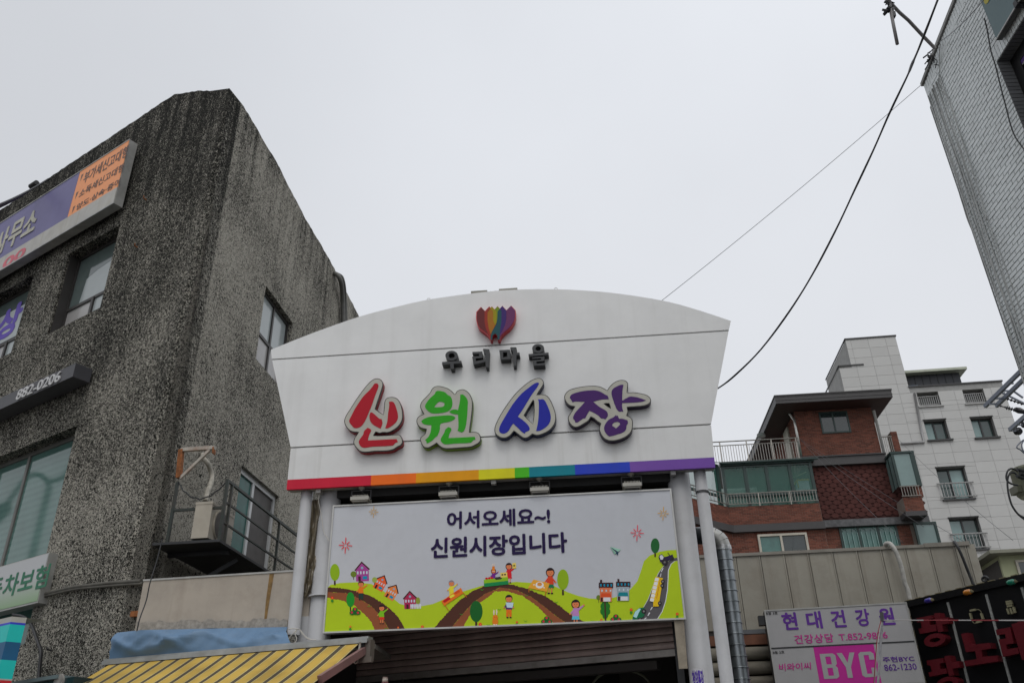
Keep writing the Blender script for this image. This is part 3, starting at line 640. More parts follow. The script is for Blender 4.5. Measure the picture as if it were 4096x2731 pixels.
LET = [
 ('red letter with a grey border', crop(1360, 1490, .2169), (186, 22, 42), (120, 15, 25),
  [(80,870),(110,790),(180,680),(300,490),(430,310),(540,180),(620,120),(680,105),(740,118),(785,165),(795,225),(780,290),(720,470),(652,670),(800,772),(815,600),(825,520),(860,470),(930,448),(1010,455),(1070,490),(1120,570),(1150,680),(1160,800),(1140,900),(1080,990),(990,1060),(890,1105),(790,1105),(730,1118),(660,1095),(622,1160),(850,1155),(1060,1138),(1110,1150),(1150,1220),(1155,1290),(1120,1340),(1060,1370),(980,1420),(860,1445),(640,1450),(480,1468),(380,1455),(300,1390),(255,1320),(248,1270),(270,1200),(342,1100),(240,1095),(160,1055),(100,980),(78,910)], [],
  [([(640,200),(690,200),(712,240),(690,320),(640,450),(590,600),(540,720),(480,860),(420,960),(360,1010),(270,1022),(215,970),(178,920),(172,880),(220,780),(270,680),(360,540),(440,430),(560,310)], []),
   ([(545,790),(560,740),(590,735),(650,780),(730,850),(770,858),(785,930),(770,985),(750,1035),(680,1000),(600,950),(555,880)], []),
   ([(905,540),(960,535),(1000,560),(1040,660),(1070,790),(1060,870),(1010,940),(890,1025),(835,1025),(870,920),(890,740),(910,610)], []),
   ([(512,1017),(560,1040),(580,1070),(540,1150),(515,1250),(1045,1225),(1068,1278),(1020,1300),(970,1345),(600,1365),(460,1385),(390,1365),(355,1310),(348,1272),(370,1225),(430,1140),(445,1080)], [])]),
 ('green letter with a grey border', crop(1650, 1530, .18495), (50, 172, 28), (88, 118, 10),
  [(165,500),(190,420),(290,310),(385,205),(420,135),(480,85),(560,72),(660,88),(760,120),(840,175),(917,252),(960,185),(1040,148),(1120,150),(1210,210),(1270,300),(1300,410),(1295,600),(1265,850),(1230,1072),(1340,1062),(1430,1090),(1475,1170),(1475,1250),(1430,1310),(1360,1350),(1270,1390),(1050,1410),(740,1430),(640,1410),(570,1360),(522,1310),(430,1370),(340,1412),(250,1400),(205,1350),(180,1290),(163,1230),(190,1165),(265,1108),(297,1010),(190,985),(120,930),(85,850),(100,770),(160,710),(245,680),(200,610),(170,550)], [],
  [([(545,180),(640,190),(710,215),(760,265),(820,300),(855,370),(865,450),(850,530),(800,600),(720,640),(600,660),(460,668),(380,645),(300,575),(272,510),(310,430),(390,330),(480,250),(500,205)], [[(470,530),(520,465),(580,415),(650,425),(690,440),(690,490),(660,520),(540,535)]]),
   ([(375,740),(600,718),(790,708),(890,725),(930,760),(900,800),(800,845),(620,885),(595,930),(595,1000),(545,1140),(490,1190),(430,1250),(350,1300),(305,1312),(300,1265),(272,1240),(350,1165),(395,1060),(410,920),(300,912),(225,885),(192,830),(250,785)], []),
   ([(1035,260),(1100,262),(1190,375),(1195,500),(1180,750),(1150,950),(1110,1050),(1060,1078),(975,1040),(995,960),(985,690),(900,682),(830,660),(800,628),(840,595),(920,580),(985,598),(1030,380)], []),
   ([(775,960),(830,985),(843,1020),(800,1110),(780,1200),(1345,1172),(1365,1222),(1310,1250),(1260,1298),(900,1318),(740,1335),(670,1320),(615,1260),(620,1200),(690,1080),(710,1020)], [])]),
 ('blue letter with a grey border', crop(1960, 1490, .18495), (34, 42, 168), (14, 26, 62),
  [(95,1230),(120,1120),(230,900),(400,640),(560,440),(740,270),(900,160),(1030,115),(1110,130),(1160,190),(1160,250),(1110,340),(1015,480),(1120,468),(1220,490),(1290,560),(1360,700),(1420,880),(1425,1020),(1390,1130),(1300,1240),(1160,1320),(1020,1358),(918,1332),(830,1400),(750,1418),(680,1390),(600,1330),(518,1265),(440,1360),(340,1412),(240,1410),(150,1360),(105,1300)],
  [[(930,600),(945,620),(952,860),(925,1100),(738,925)]],
  [([(1030,218),(1062,235),(1020,320),(930,440),(840,580),(720,780),(603,950),(700,1020),(800,1110),(858,1200),(850,1250),(760,1290),(762,1320),(700,1290),(620,1210),(503,1100),(440,1190),(400,1260),(320,1315),(240,1308),(200,1260),(215,1160),(300,1000),(420,800),(520,650),(680,460),(850,320),(960,240)], []),
   ([(1040,575),(1090,582),(1130,573),(1180,600),(1240,710),(1300,870),(1315,980),(1290,1080),(1220,1170),(1080,1255),(1000,1262),(1040,1060),(1055,850),(1055,650)], [])]),
 ('purple letter with a grey border', crop(2240, 1500, .18492), (74, 32, 108), (34, 18, 48),
  [(90,490),(110,410),(170,340),(280,290),(480,245),(720,228),(860,245),(950,285),(1020,328),(1070,250),(1160,165),(1260,115),(1350,103),(1430,125),(1472,180),(1470,250),(1455,378),(1600,370),(1760,395),(1880,430),(1950,490),(1970,560),(1930,620),(1840,660),(1700,680),(1455,695),(1475,790),(1445,875),(1520,905),(1570,970),(1578,1060),(1560,1190),(1500,1280),(1380,1360),(1230,1410),(1090,1423),(980,1390),(900,1310),(850,1200),(848,1130),(878,1045),(800,1000),(740,945),(670,905),(620,985),(540,1040),(430,1105),(340,1130),(260,1100),(195,1020),(168,940),(190,870),(320,682),(220,665),(140,600)],
  [[(950,618),(1060,615),(1095,718)]],
  [([(210,490),(240,430),(310,395),(480,350),(720,330),(830,345),(900,375),(980,425),(1030,450),(1055,522),(900,530),(717,577),(780,630),(870,700),(980,760),(1025,810),(1035,880),(980,960),(940,940),(890,935),(840,885),(760,830),(637,770),(600,830),(545,935),(500,940),(430,990),(370,1025),(325,1020),(325,990),(285,940),(290,890),(340,800),(450,680),(540,580),(330,572),(272,588),(235,525)], []),
   ([(1310,212),(1372,212),(1350,350),(1345,555),(1440,500),(1500,470),(1560,465),(1700,490),(1860,545),(1780,575),(1600,595),(1345,605),(1345,700),(1370,793),(1325,785),(1300,795),(1250,770),(1200,680),(1150,540),(1115,420),(1120,340),(1170,280)], []),
   ([(1212,862),(1222,885),(1248,875),(1278,945),(1350,945),(1460,980),(1470,1040),(1440,1090),(1430,1170),(1370,1235),(1260,1275),(1080,1325),(1030,1300),(970,1220),(953,1140),(980,1060),(1050,970),(1110,935),(1160,910)], [[(1130,1100),(1135,1060),(1180,1025),(1240,1012),(1290,1030),(1300,1070),(1260,1110),(1208,1157),(1190,1135)]])])]
for lab, c, col, side, outer, holes, strokes in LET:
    sm_ = mat('letter_side_'+lab.split()[0], sr(*side, .7), .4, var=.15, vs=5, spec=.25); fm_ = mat('letter_face_'+lab.split()[0], sr(*col, 1.15), .45, var=.03, spec=.2)
    ol = poly(c, outer, LD); hl = [poly(c, h, LD) for h in holes]
    q = MB(gt, G); q.prism(ol, .0, LD-.022, hl); lo = q.build('channel_letter', sm_); lo['label'] = lab
    q = MB(gt, G); q.prism(ol, LD-.022, LD, hl); q.build('rim', BLK, lo)
    ii = shrink(ol, .012); hi = [shrink(h, -.010) for h in hl]
    q = MB(gt, G); q.prism(ii, LD-.001, LD+.003, hi); q.build('border_face', BACK, lo)
    for so_, sh in strokes:
        q = MB(gt, G); q.prism(poly(c, so_, LD), LD+.002, LD+.007, [poly(c, h, LD) for h in sh]); q.build('stroke', fm_, lo)
# tulip emblem
ct = crop(1880, 1200, .12758)
TO = [(198,370),(342,212),(470,342),(602,197),(640,240),(685,197),(770,290),(862,190),(940,268),(1017,182),(1150,325),(1295,177),(1430,325),(1430,520),(1400,650),(1330,780),(1240,890),(1080,1020),(980,1130),(930,1262),(868,1262),(862,1130),(788,1060),(705,1130),(697,1268),(640,1268),(610,1170),(540,1080),(420,990),(300,900),(240,810),(198,650),(190,520)]
ol = [G.uv(*ct(*p), LD) for p in TO]
q = MB(gt, G); q.prism(ol, .0, LD); tu = q.build('tulip_emblem', mat('tulip_red_side', sr(120, 20, 28, .36), .4)); tu['label'] = 'rainbow striped tulip emblem'
for i, (nm, c_, pts) in enumerate((('maroon', (88, 32, 34), TO), ('rust', (130, 42, 30), [(450,370),(470,342),(602,197),(640,240),(560,330),(548,380),(545,650),(580,850),(640,1090),(640,1200),(560,1060),(490,900),(450,700)]),
    ('amber', (140, 90, 22), [(548,380),(640,250),(730,350),(730,620),(790,800),(740,900),(680,1010),(650,1100),(580,880),(545,650)]),
    ('yellow', (130, 120, 12), [(640,240),(685,197),(770,290),(830,350),(830,700),(795,800),(730,650),(730,350),(660,270)]),
    ('lime', (100, 118, 24), [(770,290),(862,190),(940,268),(870,350),(860,600),(830,740),(830,350)]),
    ('teal', (25, 66, 72), [(870,350),(935,280),(995,340),(990,700),(950,950),(930,1262),(868,1262),(862,1130),(788,1060),(705,1130),(697,1268),(640,1268),(650,1120),(700,980),(830,770),(865,580)]),
    ('indigo', (50, 30, 90), [(940,268),(1017,182),(1150,325),(1150,600),(1110,800),(1000,1020),(935,1150),(950,950),(990,700),(995,340)]),
    ('plum', (88, 40, 80), [(1150,325),(1295,177),(1430,325),(1430,520),(1400,650),(1330,780),(1240,890),(1080,1020),(980,1130),(935,1230),(940,1120),(1010,1010),(1110,800),(1155,600)]))):
    p = [G.uv(*ct(*a), LD) for a in pts]; p = shrink(p, .004) if i == 0 else p
    cx = sum(a[0] for a in ol)/len(ol); cz = sum(a[1] for a in ol)/len(ol)
    p = [(cx+(a[0]-cx)*.975, cz+(a[1]-cz)*.975) for a in p]
    q = MB(gt, G); q.prism(p, None, LD+.002+.0012*i); q.build('petal_stripe', mat('tulip_'+nm, sr(*c_, .7), .45, var=.03, spec=.2), tu)
cs = crop(1750, 1360, .19983); SD = .14; CH = mat('charcoal_letter', (.028, .03, .033), .5, var=.1)
SM = [('first', [(ell(282, 310, 126, 98), [ell(285, 312, 62, 54)]), ([(90,437),(475,412),(478,460),(322,472),(330,570),(260,580),(255,478),(92,490)], [])]),
      ('second', [([(695,238),(893,225),(905,352),(762,365),(765,420),(960,385),(958,270),(910,195),(915,172),(1035,182),(1030,300),(1022,540),(968,545),(960,432),(720,490),(700,360),(690,330),(835,318),(835,275),(700,278)], [])]),
      ('third', [([(1235,200),(1450,188),(1462,380),(1260,385),(1240,235)], [[(1312,243),(1392,240),(1395,340),(1312,345)]]), ([(1455,170),(1460,140),(1580,143),(1565,190),(1568,250),(1640,248),(1645,295),(1580,300),(1575,510),(1520,520),(1508,220)], [])]),
      ('fourth', [(ell(2015, 165, 120, 90), [ell(2015, 168, 55, 46)]), ([(1820,278),(2222,248),(2222,292),(1825,325)], []), ([(1900,345),(2140,325),(2140,415),(1980,430),(1980,470),(2150,455),(2155,500),(1925,512),(1900,405),(2075,390),(2078,362),(1900,372)], [])])]
for nm, ps in SM:
    q = MB(gt, G)
    for o_, h_ in ps: q.prism([G.uv(*cs(*p), SD) for p in o_], 0, SD, [[G.uv(*cs(*p), SD) for p in h] for h in h_])
    q.build('small_letter', CH)
# rings and flat lamp boxes on the arch top
def arcz(u):
    for a, b in zip(arc, arc[1:]):
        if a[0] <= u <= b[0]: return a[1]+(b[1]-a[1])*(u-a[0])/(b[0]-a[0])
    return arc[0][1]
for x in (1714, 2224):
    u = gl(x, 1170)[0]; z = arcz(u); q = MB(gt, G)
    q.tube([(u+.028*math.cos(a*math.pi/8), -.05, z+.03+.028*math.sin(a*math.pi/8)) for a in range(17)], .008, 6); q.build('lifting_ring', WHITE)
for x0, x1 in ((1883, 1948), (1995, 2069)):
    u0 = gl(x0, 1160)[0]; u1 = gl(x1, 1160)[0]; q = MB(gt, G); z = max(arcz(u0), arcz(u1))+.005
    q.box(u0, u1, -.16, -.02, z-.01, z+.04); q.build('top_lamp_box', mat('khaki_lamp_box', (.25, .24, .2), .5))
q = MB(gt, G); u0 = gl(1966, 1160)[0]; q.tube([(u0-.05, -.06, arcz(u0)+.015), (u0-.02, -.06, arcz(u0)+.03), (u0+.02, -.06, arcz(u0)+.01), (u0+.06, -.06, arcz(u0)+.035)], .01, 6); q.build('top_cable', DARK)
# posts: big and slim, both sides
oB = -.28
def post(x, y, r, off, z0, z1, n=24, name='post', lab=None):
    u = G.uv(x, y, off)[0]; q = MB(gt, G); q.tube([(u, off, z0), (u, off, z1)], r, n); o = q.build(name, POLE); 
    if lab: o['label'] = lab
    return u
uBR = post(2780, 2483, .162, -.30, 0, z_b+.1, lab='thick right post'); uBL = post(1280, 2500, .162, -.30, 3.55, z_b+.1, lab='thick left post')
oS = -.16
uSR = post(2826, 2100, .088, oS, 0, z_b+.05, lab='slim right post'); uSL = post(1187, 2400, .088, oS, 3.75, z_b+.05, lab='slim left post')
for u, o_ in ((uBL, -.30),):
    q = MB(gt, G); q.tube([(u, o_, 4.28), (u, o_, 4.30)], .2, 24); q.build('flange', POLE); q = MB(gt, G); q.tube([(u, o_, 3.56), (u, o_, 3.58)], .24, 24); q.build('flange', POLE)
q = MB(gt, G); q.box(uSL, uBL, -.27, -.25, 3.6, 4.02); q.build('gusset_plate', POLE)
q = MB(gt, G)
for z in (5.5, 5.52): q.tube([(uSR+.092*math.cos(a*math.pi/8), oS-.092*math.sin(a*math.pi/8), z) for a in range(17)], .006, 6)
q.build('wire_tie', DARK)
# little brackets under the sign edge
for x, y in ((1277, 1952), (1975, 1915), (2690, 1877)):
    u = G.uv(x, y, -.08)[0]; q = MB(gt, G); q.box(u-.035, u+.035, -.12, -.04, z_b-.06, z_b+.01); q.build('lug', mat('grey_box_metal', (.33, .33, .32)))
# horizontal beams behind the sign
BEAM = mat('dark_truss_steel', (.018, .018, .018), .8)
for z in (5.72, 6.6):
    q = MB(gt, G); q.box(uBL, uBR, -.40, -.2, z, z+.14); q.build('cross_beam', BEAM)
# paper sticker on the thick right post
c7 = crop(2600, 1850, .5618)
stk = thing('paper_notice', 'small white paper notice with purple writing pasted on the thick right gate post', 'notice', G, uBR, 2.9, -.12)
oN = -.30+.166
a = rect(G, c7(292, 1462), c7(392, 1568), oN); a = (a[0], a[1], a[2], a[3]-.25)
q = MB(stk, G); n_ = 10; ids = []
for k in range(n_+1):
    u = a[0]+(a[2]-a[0])*k/n_; o_ = -.30 + math.sqrt(max(.165**2-(u-uBR)**2, 0))+.003
    ids.append((q.pt(u, o_, a[3]), q.pt(u, o_, a[1])))
for p, r in zip(ids, ids[1:]): q.face((p[0], r[0], r[1], p[1]))
q.build('paper', mat('notice_paper', (.6, .6, .62), .6))
def wrap(q, ulim):
    for i, v in enumerate(q.v):
        u, o_, z = G.loc(v); q.v[i] = G.w(u, -.30 + math.sqrt(max(.165**2-(u-uBR)**2, 0))+.006, z)
q = MB(stk, G); h = a[1]-a[3]; q.text('청약통장', (a[0]+.01, a[1]-.02, a[2]-.01, a[1]-.26), 0, 0, .04); wrap(q, 0); q.build('lettering', mat('notice_purple', sr(50, 25, 110, .4), .6))
q = MB(stk, G); q.text('삽니다', (a[0]+.12, a[1]-.29, a[2]-.01, a[1]-.37), 0, 0, .02); wrap(q, 0); q.build('lettering', mat('notice_purple', (0, 0, 0)))
q = MB(stk, G); q.text('010-', (a[0]+.01, a[1]-.31, a[0]+.11, a[1]-.36), 0, 0, .02); wrap(q, 0); q.build('numerals', mat('notice_red', sr(200, 60, 30, .4), .6))
# ------------------------------------------------------------------ floodlights
LH = mat('white_lamp_housing', (.40, .39, .35), .45, var=.1, dirt=.35, dcol=(.2, .17, .1)); LENS = mat('lamp_lens', (.20, .20, .19), .15)
oF = -.09
for i, (x0, x1, yb, mx_, lab) in enumerate(((1402, 1475, 2002, 1442, 'white floodlight hanging under the red strip of the gate sign'), (1755, 1829, 1982, 1793, 'white floodlight hanging under the amber strip of the gate sign'),
                                   (2121, 2196, 1962, 2157, 'white floodlight hanging under the teal strip of the gate sign'), (2491, 2567, 1942, 2527, 'white floodlight hanging under the join of blue and violet strips'))):
    u0 = G.uv(x0, yb, oF+.08)[0]; u1 = G.uv(x1, yb, oF+.08)[0]; zc = z_b-.215
    fl = thing('floodlight', lab, 'floodlight', G, (u0+u1)/2, z_b, oF, 'floodlights under the gate sign')
    um = (u0+u1)/2
    q = MB(fl, G); q.box(u0, u1, oF-.10, oF+.10, zc, zc+.05); q.box(u0+.02, u1-.02, oF-.08, oF+.08, zc-.02, zc); q.build('housing', LH)
    q = MB(fl, G); q.box(u0+.035, u1-.035, oF-.065, oF+.065, zc-.026, zc-.02); q.build('lens', LENS)
    for k in range(11):
        u = u0+.03+(u1-u0-.06)*k/10; q = MB(fl, G); q.box(u-.004, u+.004, oF-.08, oF+.08, zc+.05, zc+.08); q.build('cooling_fin', LH)
    q = MB(fl, G); q.bar((u0-.008, oF, zc+.03), (u0-.008, oF, zc+.16), .012, .03); q.bar((u1+.008, oF, zc+.03), (u1+.008, oF, zc+.16), .012, .03); q.bar((u0-.014, oF, zc+.165), (u1+.014, oF, zc+.165), .03, .012); q.build('bracket', DARK)
    q = MB(fl, G); q.tube([(um, oF, z_b), (um, oF, z_b-.03)], [.055, .04], 16); q.tube([(um, oF, z_b-.03), (um, oF, zc+.165)], .02, 10); q.build('mount', LH)
    q = MB(fl, G); q.tube([(um, oF+.02, z_b-.06), (um+.02, oF+.03, zc+.13), (um+.06, oF+.02, zc+.1), (um+.02, oF, zc+.06)], .005, 5); q.build('lamp_cable', DARK)
# ------------------------------------------------------------------ banner
oP = -.06
bn = thing('welcome_banner', 'pale grey welcome sign board with cartoon village picture and two lines of Korean text', 'banner', G, 0, 3.7, oP)
B0, B1 = G.uv(1327, 2022, oP), G.uv(2743, 2476, oP); B2, B3 = G.uv(2685, 1952, oP), G.uv(1296, 2532, oP)
bu0 = (B0[0]+B3[0])/2; bu1 = (B1[0]+B2[0])/2; bz1 = (B0[1]+B2[1])/2; bz0 = (B1[1]+B3[1])/2
q = MB(bn, G); q.box(bu0, bu1, oP-.12, oP-.012, bz0, bz1); q.build('sign_box', AL)
BG = mat('banner_sheet', (.55, .57, .61), .45, var=.045, vs=1.1, dirt=.12, dcol=(.30, .30, .31), bump=.05)
q = MB(bn, G); q.box(bu0+.02, bu1-.02, oP-.012, oP-.002, bz0+.02, bz1-.02); q.build('printed_sheet', BG)
for a in ((bu0, bu1, bz0, bz0+.022), (bu0, bu1, bz1-.022, bz1), (bu0, bu0+.022, bz0+.022, bz1-.022), (bu1-.022, bu1, bz0+.022, bz1-.022)):
    q = MB(bn, G); q.box(a[0], a[1], oP-.012, oP+.012, a[2], a[3]); q.build('frame_edge', mat('pale_frame', (.5, .5, .48), .4, .3))
c1 = crop(1250, 1850, .44643); c2 = crop(2000, 1850, .44643)
lay = [0]
PM = {}
def pm(rgb, k=.52):
    n = 'print_%02x%02x%02x' % rgb
    return mat(n, sr(*rgb, k), .5, var=.04, vs=2, spec=.2)
def clipz(p): return [(min(max(a, bu0+.023), bu1-.023), min(max(b, bz0+.023), bz1-.023)) for a, b in p]
def pr(name, items, lab=None):      # items: list of (colour, polygon in plane coordinates)
    q = MB(bn, G); ms = []
    for col, p in items:
        mm = pm(col)
        if mm not in ms: ms.append(mm)
        lay[0] += 1; q.cur = ms.index(mm); q.prism(clipz(p), None, oP-.0019+lay[0]*.00003)
    return q.build(name, ms)
def pp(c, pts): return [G.uv(*c(*p), oP) for p in pts]
lime, soil, clay = (138, 158, 20), (62, 34, 24), (112, 62, 36)
hill = pp(c1, [(120,1115),(160,1092),(250,1075),(400,1068),(530,1085),(640,1150),(720,1210),(780,1260),(860,1285),(960,1285),(1080,1262),(1180,1220),(1300,1165),(1500,1105)]) + pp(c2, [(-50,1080),(150,1065),(300,1075),(480,1100),(600,1155),(700,1190),(800,1213),(880,1218),(1000,1210),(1100,1185),(1170,1130),(1230,1060),(1262,970),(1290,880),(1340,830),(1430,795),(1500,783),(1600,778),(1680,1420)]) + pp(c1, [(90,1540)])
pr('printed_hill', [(lime, hill)])
def jagp(pts, amp):
    out = []
    for a, b in zip(pts, pts[1:]):
        L = math.hypot(b[0]-a[0], b[1]-a[1]); n = max(1, int(L/9))
        for i in range(n): t = i/n; out.append((a[0]+(b[0]-a[0])*t+random.uniform(-amp, amp), a[1]+(b[1]-a[1])*t+random.uniform(-amp, amp)))
    out.append(pts[-1]); return out
A1 = [(135,1113),(250,1120),(400,1150),(520,1190),(650,1270),(740,1350),(800,1430),(845,1512)]; A2 = [(130,1157),(300,1165),(420,1215),(530,1285),(620,1380),(700,1515)]; A3 = [(125,1207),(260,1230),(380,1280),(460,1350),(530,1430),(570,1520)]
pr('printed_path', [(soil, pp(c1, jagp(A1, 4)+jagp(A2[::-1], 2))), (clay, pp(c1, jagp(A2, 2)+jagp(A3[::-1], 4)))])
dx = (2000-1250)/.44643
E1 = [(1075,1495),(1200,1350),(1320,1230),(1430,1150),(1530,1105)] + [(x+dx, y) for x, y in ((-100,1092),(0,1085),(100,1087),(250,1130),(400,1190),(520,1270),(620,1350),(785,1437))]
E2 = [(1235,1490),(1330,1370),(1440,1250),(1550,1170),(1650,1130)] + [(x+dx, y) for x, y in ((0,1115),(150,1140),(280,1200),(400,1290),(500,1370),(610,1445))]
E3 = [(1345,1480),(1400,1380),(1500,1250),(1600,1185)] + [(x+dx, y) for x, y in ((-50,1150),(50,1148),(200,1190),(330,1280),(420,1370),(490,1447))]
pr('printed_path', [(soil, pp(c1, jagp(E1, 4)+jagp(E2[::-1], 2))), (clay, pp(c1, jagp(E2, 2)+jagp(E3[::-1], 4)))])
road = [(1600,848),(1545,855),(1500,890),(1455,940),(1420,990),(1390,1060),(1360,1140),(1330,1220),(1290,1290),(1240,1360),(1180,1420),(1410,1412),(1450,1330),(1480,1240),(1497,1140),(1502,1040),(1505,960),(1530,905),(1560,880),(1600,875)]
pr('printed_road', [((170, 172, 175), pp(c2, [(x+ (7 if i > 10 else -4), y) for i, (x, y) in enumerate(road)])), ((70, 68, 70), pp(c2, road))] + [((175, 176, 178), pp(c2, s_)) for s_ in ([(1455,945),(1465,942),(1450,975),(1442,975)],[(1360,1290),(1370,1290),(1352,1318),(1344,1318)],[(1335,1340),(1347,1340),(1330,1368),(1320,1368)],[(1305,1385),(1317,1385),(1300,1412),(1290,1412)],[(1440,990),(1446,990),(1440,1020),(1434,1020)])])
def local(c, x, y, s, ang=0):
    ca_, sa_ = math.cos(math.radians(ang)), math.sin(math.radians(ang))
    return lambda pts: pp(c, [(x+s*(a*ca_-b*sa_), y+s*(a*sa_+b*ca_)) for a, b in pts])
def house(c, x, y, s, ang, col, roof=(50, 22, 20)):
    f = local(c, x, y, s, ang); R = lambda a, b, w_, h: f([(a, b), (a+w_, b), (a+w_, b+h), (a, b+h)])
    it = [(col, f([(-55, 90), (60, 90), (60, -20), (0, -75), (-55, -20)])), (roof, f([(-68, -12), (0, -88), (72, -18), (64, -8), (0, -72), (-60, -2)]))]
    it += [((150, 160, 170), R(-45+27*k, 0, 14, 26)) for k in range(4)] + [((50, 15, 20), R(-35, 45, 22, 45)), ((0, 110, 140), R(5, 45, 40, 28)), ((110, 130, 150), f(ell(2, -30, 12, 12, 12)))]
    pr('printed_house', it)
house(c1, 443, 970, 1.0, -2, (128, 50, 112)); house(c1, 613, 1068, .82, 28, (186, 72, 32)); house(c1, 715, 1150, .82, 32, (178, 100, 48)); house(c1, 872, 1225, .92, -1, (134, 28, 62))
def tree(c, x, y, rx, ry, col, th=40, tw=8): pr('printed_tree', [((50, 34, 22), pp(c, [(x-tw, y+ry*.8), (x+tw, y+ry*.8), (x+tw, y+ry+th), (x-tw, y+ry+th)])), (col, pp(c, ell(x, y, rx, ry, 24)))])
tree(c1, 200, 980, 43, 76, (110, 140, 15)); tree(c1, 340, 1225, 37, 67, (18, 112, 30), 32, 6); tree(c1, 1467, 1330, 57, 95, (14, 76, 26), 50, 10); tree(c1, 368, 997, 27, 27, (82, 98, 28), 22, 3); tree(c1, 556, 1048, 23, 25, (120, 135, 60), 20, 3); tree(c1, 945, 1235, 20, 32, (110, 120, 40), 20, 3)
tree(c2, 564, 1045, 52, 92, (112, 140, 15), 48, 9); tree(c2, 1390, 742, 39, 67, (22, 76, 34), 34, 7); tree(c2, 883, 1205, 20, 22, (80, 98, 26), 26, 2)
q_ = [((52, 34, 22), pp(c2, [(934, 1240), (946, 1240), (955, 1432), (940, 1432)]))] + [((24, 92, 24), pp(c2, ell(943+dx_, 1280+dy_, 26, 32, 14))) for dx_, dy_ in ((0, -30), (-18, 5), (18, 5), (-20, 50), (20, 50), (0, 85), (0, 25))]
q_ = q_[1:] + [q_[0]]; pr('printed_tree', q_)
pr('printed_fence', [((170, 172, 176), pp(c1, [(878+14*k, 1305), (878+14*k, 1268), (883+14*k, 1260), (888+14*k, 1268), (888+14*k, 1305)])) for k in range(7)] + [((170, 172, 176), pp(c1, [(875, 1278), (972, 1278), (972, 1284), (875, 1284)]))])
skin, hair = (176, 100, 62), (26, 18, 20)
def person(c, x, y, s, top, bot, arm=1, hr=hair, mirror=1, boy=False):
    f = local(c, x, y, s); mm = lambda p: [(a*mirror, b) for a, b in p]
    it = [(hr, f(ell(0, -2, 27, 27, 16) if boy else ell(0, 2, 29, 31, 16))), (skin, f(ell(0, 5, 23, 22, 16))),
          (hr, f(ell(0, 0, 27, 26, 16, 195, 345) if not boy else ell(0, -2, 26, 26, 16, 190, 350)))]
    it += [(skin, f([(-12, 95), (-4, 95), (-5, 138), (-12, 138)])), (skin, f([(6, 95), (14, 95), (13, 138), (6, 138)])), (hair, f(ell(-10, 141, 9, 5, 10))), (hair, f(ell(12, 141, 9, 5, 10)))]
    it += [(bot, f([(-20, 78), (20, 78), (26, 105), (-26, 105)] if not boy else [(-20, 72), (20, 72), (20, 136), (4, 136), (0, 95), (-4, 136), (-20, 136)])), (top, f([(-16, 28), (16, 28), (24, 82), (-24, 82)]))]
    it += [(top, f(mm([(12, 32), (50, 8), (54, 16), (18, 48)] if arm else [(12, 32), (36, 62), (28, 68), (14, 46)]))), (skin, f(mm(ell(54, 9, 6, 6, 10) if arm else ell(34, 68, 6, 6, 10)))), (top, f(mm([(-12, 32), (-36, 62), (-28, 70), (-14, 46)]))), (skin, f(mm(ell(-36, 68, 6, 6, 10))))]
    it += [((60, 20, 20), f([(-6, 14), (0, 18), (8, 14), (0, 16)])), (hair, f(ell(-8, 4, 2.2, 2.2, 6))), (hair, f(ell(8, 4, 2.2, 2.2, 6)))]
    pr('printed_person', it)
person(c1, 434, 1085, 1.0, (196, 92, 18), (18, 46, 40), 1, (60, 40, 30), 1, True); person(c1, 620, 1298, 1.0, (98, 150, 20), (170, 40, 25), 1)
person(c1, 1760, 925, 1.05, (170, 20, 30), (170, 20, 30), 1); person(c1, 1622, 968, .8, (90, 28, 110), (90, 28, 110), 1); person(c1, 1245, 1078, .95, (205, 170, 40), (200, 165, 40), 1, (110, 100, 105), 1, True)
person(c2, 450, 978, 1.35, (170, 50, 25), (14, 92, 60), 0, hair, -1); person(c2, 80, 1215, 1.2, (60, 30, 84), (196, 90, 18), 0, hair, 1, True); person(c2, 678, 1262, 1.35, (150, 105, 150), (70, 150, 170), 1)
pr('printed_person', [((150, 170, 180), pp(c2, [(52, 1250), (122, 1252), (112, 1298), (62, 1296)]))])
def stand(c, pts, col, legs, goods):
    it = [((150, 84, 20), pp(c, l)) for l in legs] + [(col, pp(c, pts))] + [(g, pp(c, ell(x, y, r, r*.8, 10))) for g, x, y, r in goods]; pr('printed_stall', it)
stand(c1, [(1155,1240),(1330,1118),(1352,1168),(1180,1282)], (196, 90, 20), [[(1175,1262),(1182,1260),(1222,1322),(1216,1324)],[(1342,1160),(1350,1158),(1385,1202),(1378,1205)]], [((150, 12, 20), 1185+12*k, 1240-8*k, 15) for k in range(4)] + [((205, 180, 50), 1240+10*k, 1200-6*k, 13) for k in range(3)] + [((170, 60, 20), 1285+12*k, 1165-7*k, 13) for k in range(3)])
stand(c1, [(1535,1048),(1750,1022),(1752,1058),(1537,1082)], (110, 150, 20), [], []); stand(c1, [(1537,1080),(1753,1056),(1756,1088),(1540,1112)], (14, 106, 56), [], [((160, 15, 25), 1560+24*k, 1036-2*k, 12) for k in range(3)] + [((40, 34, 30), 1650+16*k, 1036-2*k, 16) for k in range(3)])
stand(c1, [(1683,985),(1745,980),(1747,1024),(1686,1028)], (196, 160, 80), [], [((40, 30, 26), 1702, 1003, 9), ((40, 30, 26), 1725, 1001, 9)])
stand(c2, [(110,900),(142,895),(145,945),(113,948)], (196, 160, 70), [], [((40, 30, 26), 127, 922, 9)])
stand(c2, [(300,1045),(445,1080),(420,1155),(252,1120)], (196, 130, 40), [[(255,1118),(264,1118),(262,1160),(256,1160)],[(410,1150),(420,1150),(406,1190),(400,1190)]], [((185, 185, 180), 355, 1095, 38), ((170, 110, 50), 355, 1088, 22), ((185, 185, 180), 305, 1092, 7), ((185, 185, 180), 395, 1118, 7)])
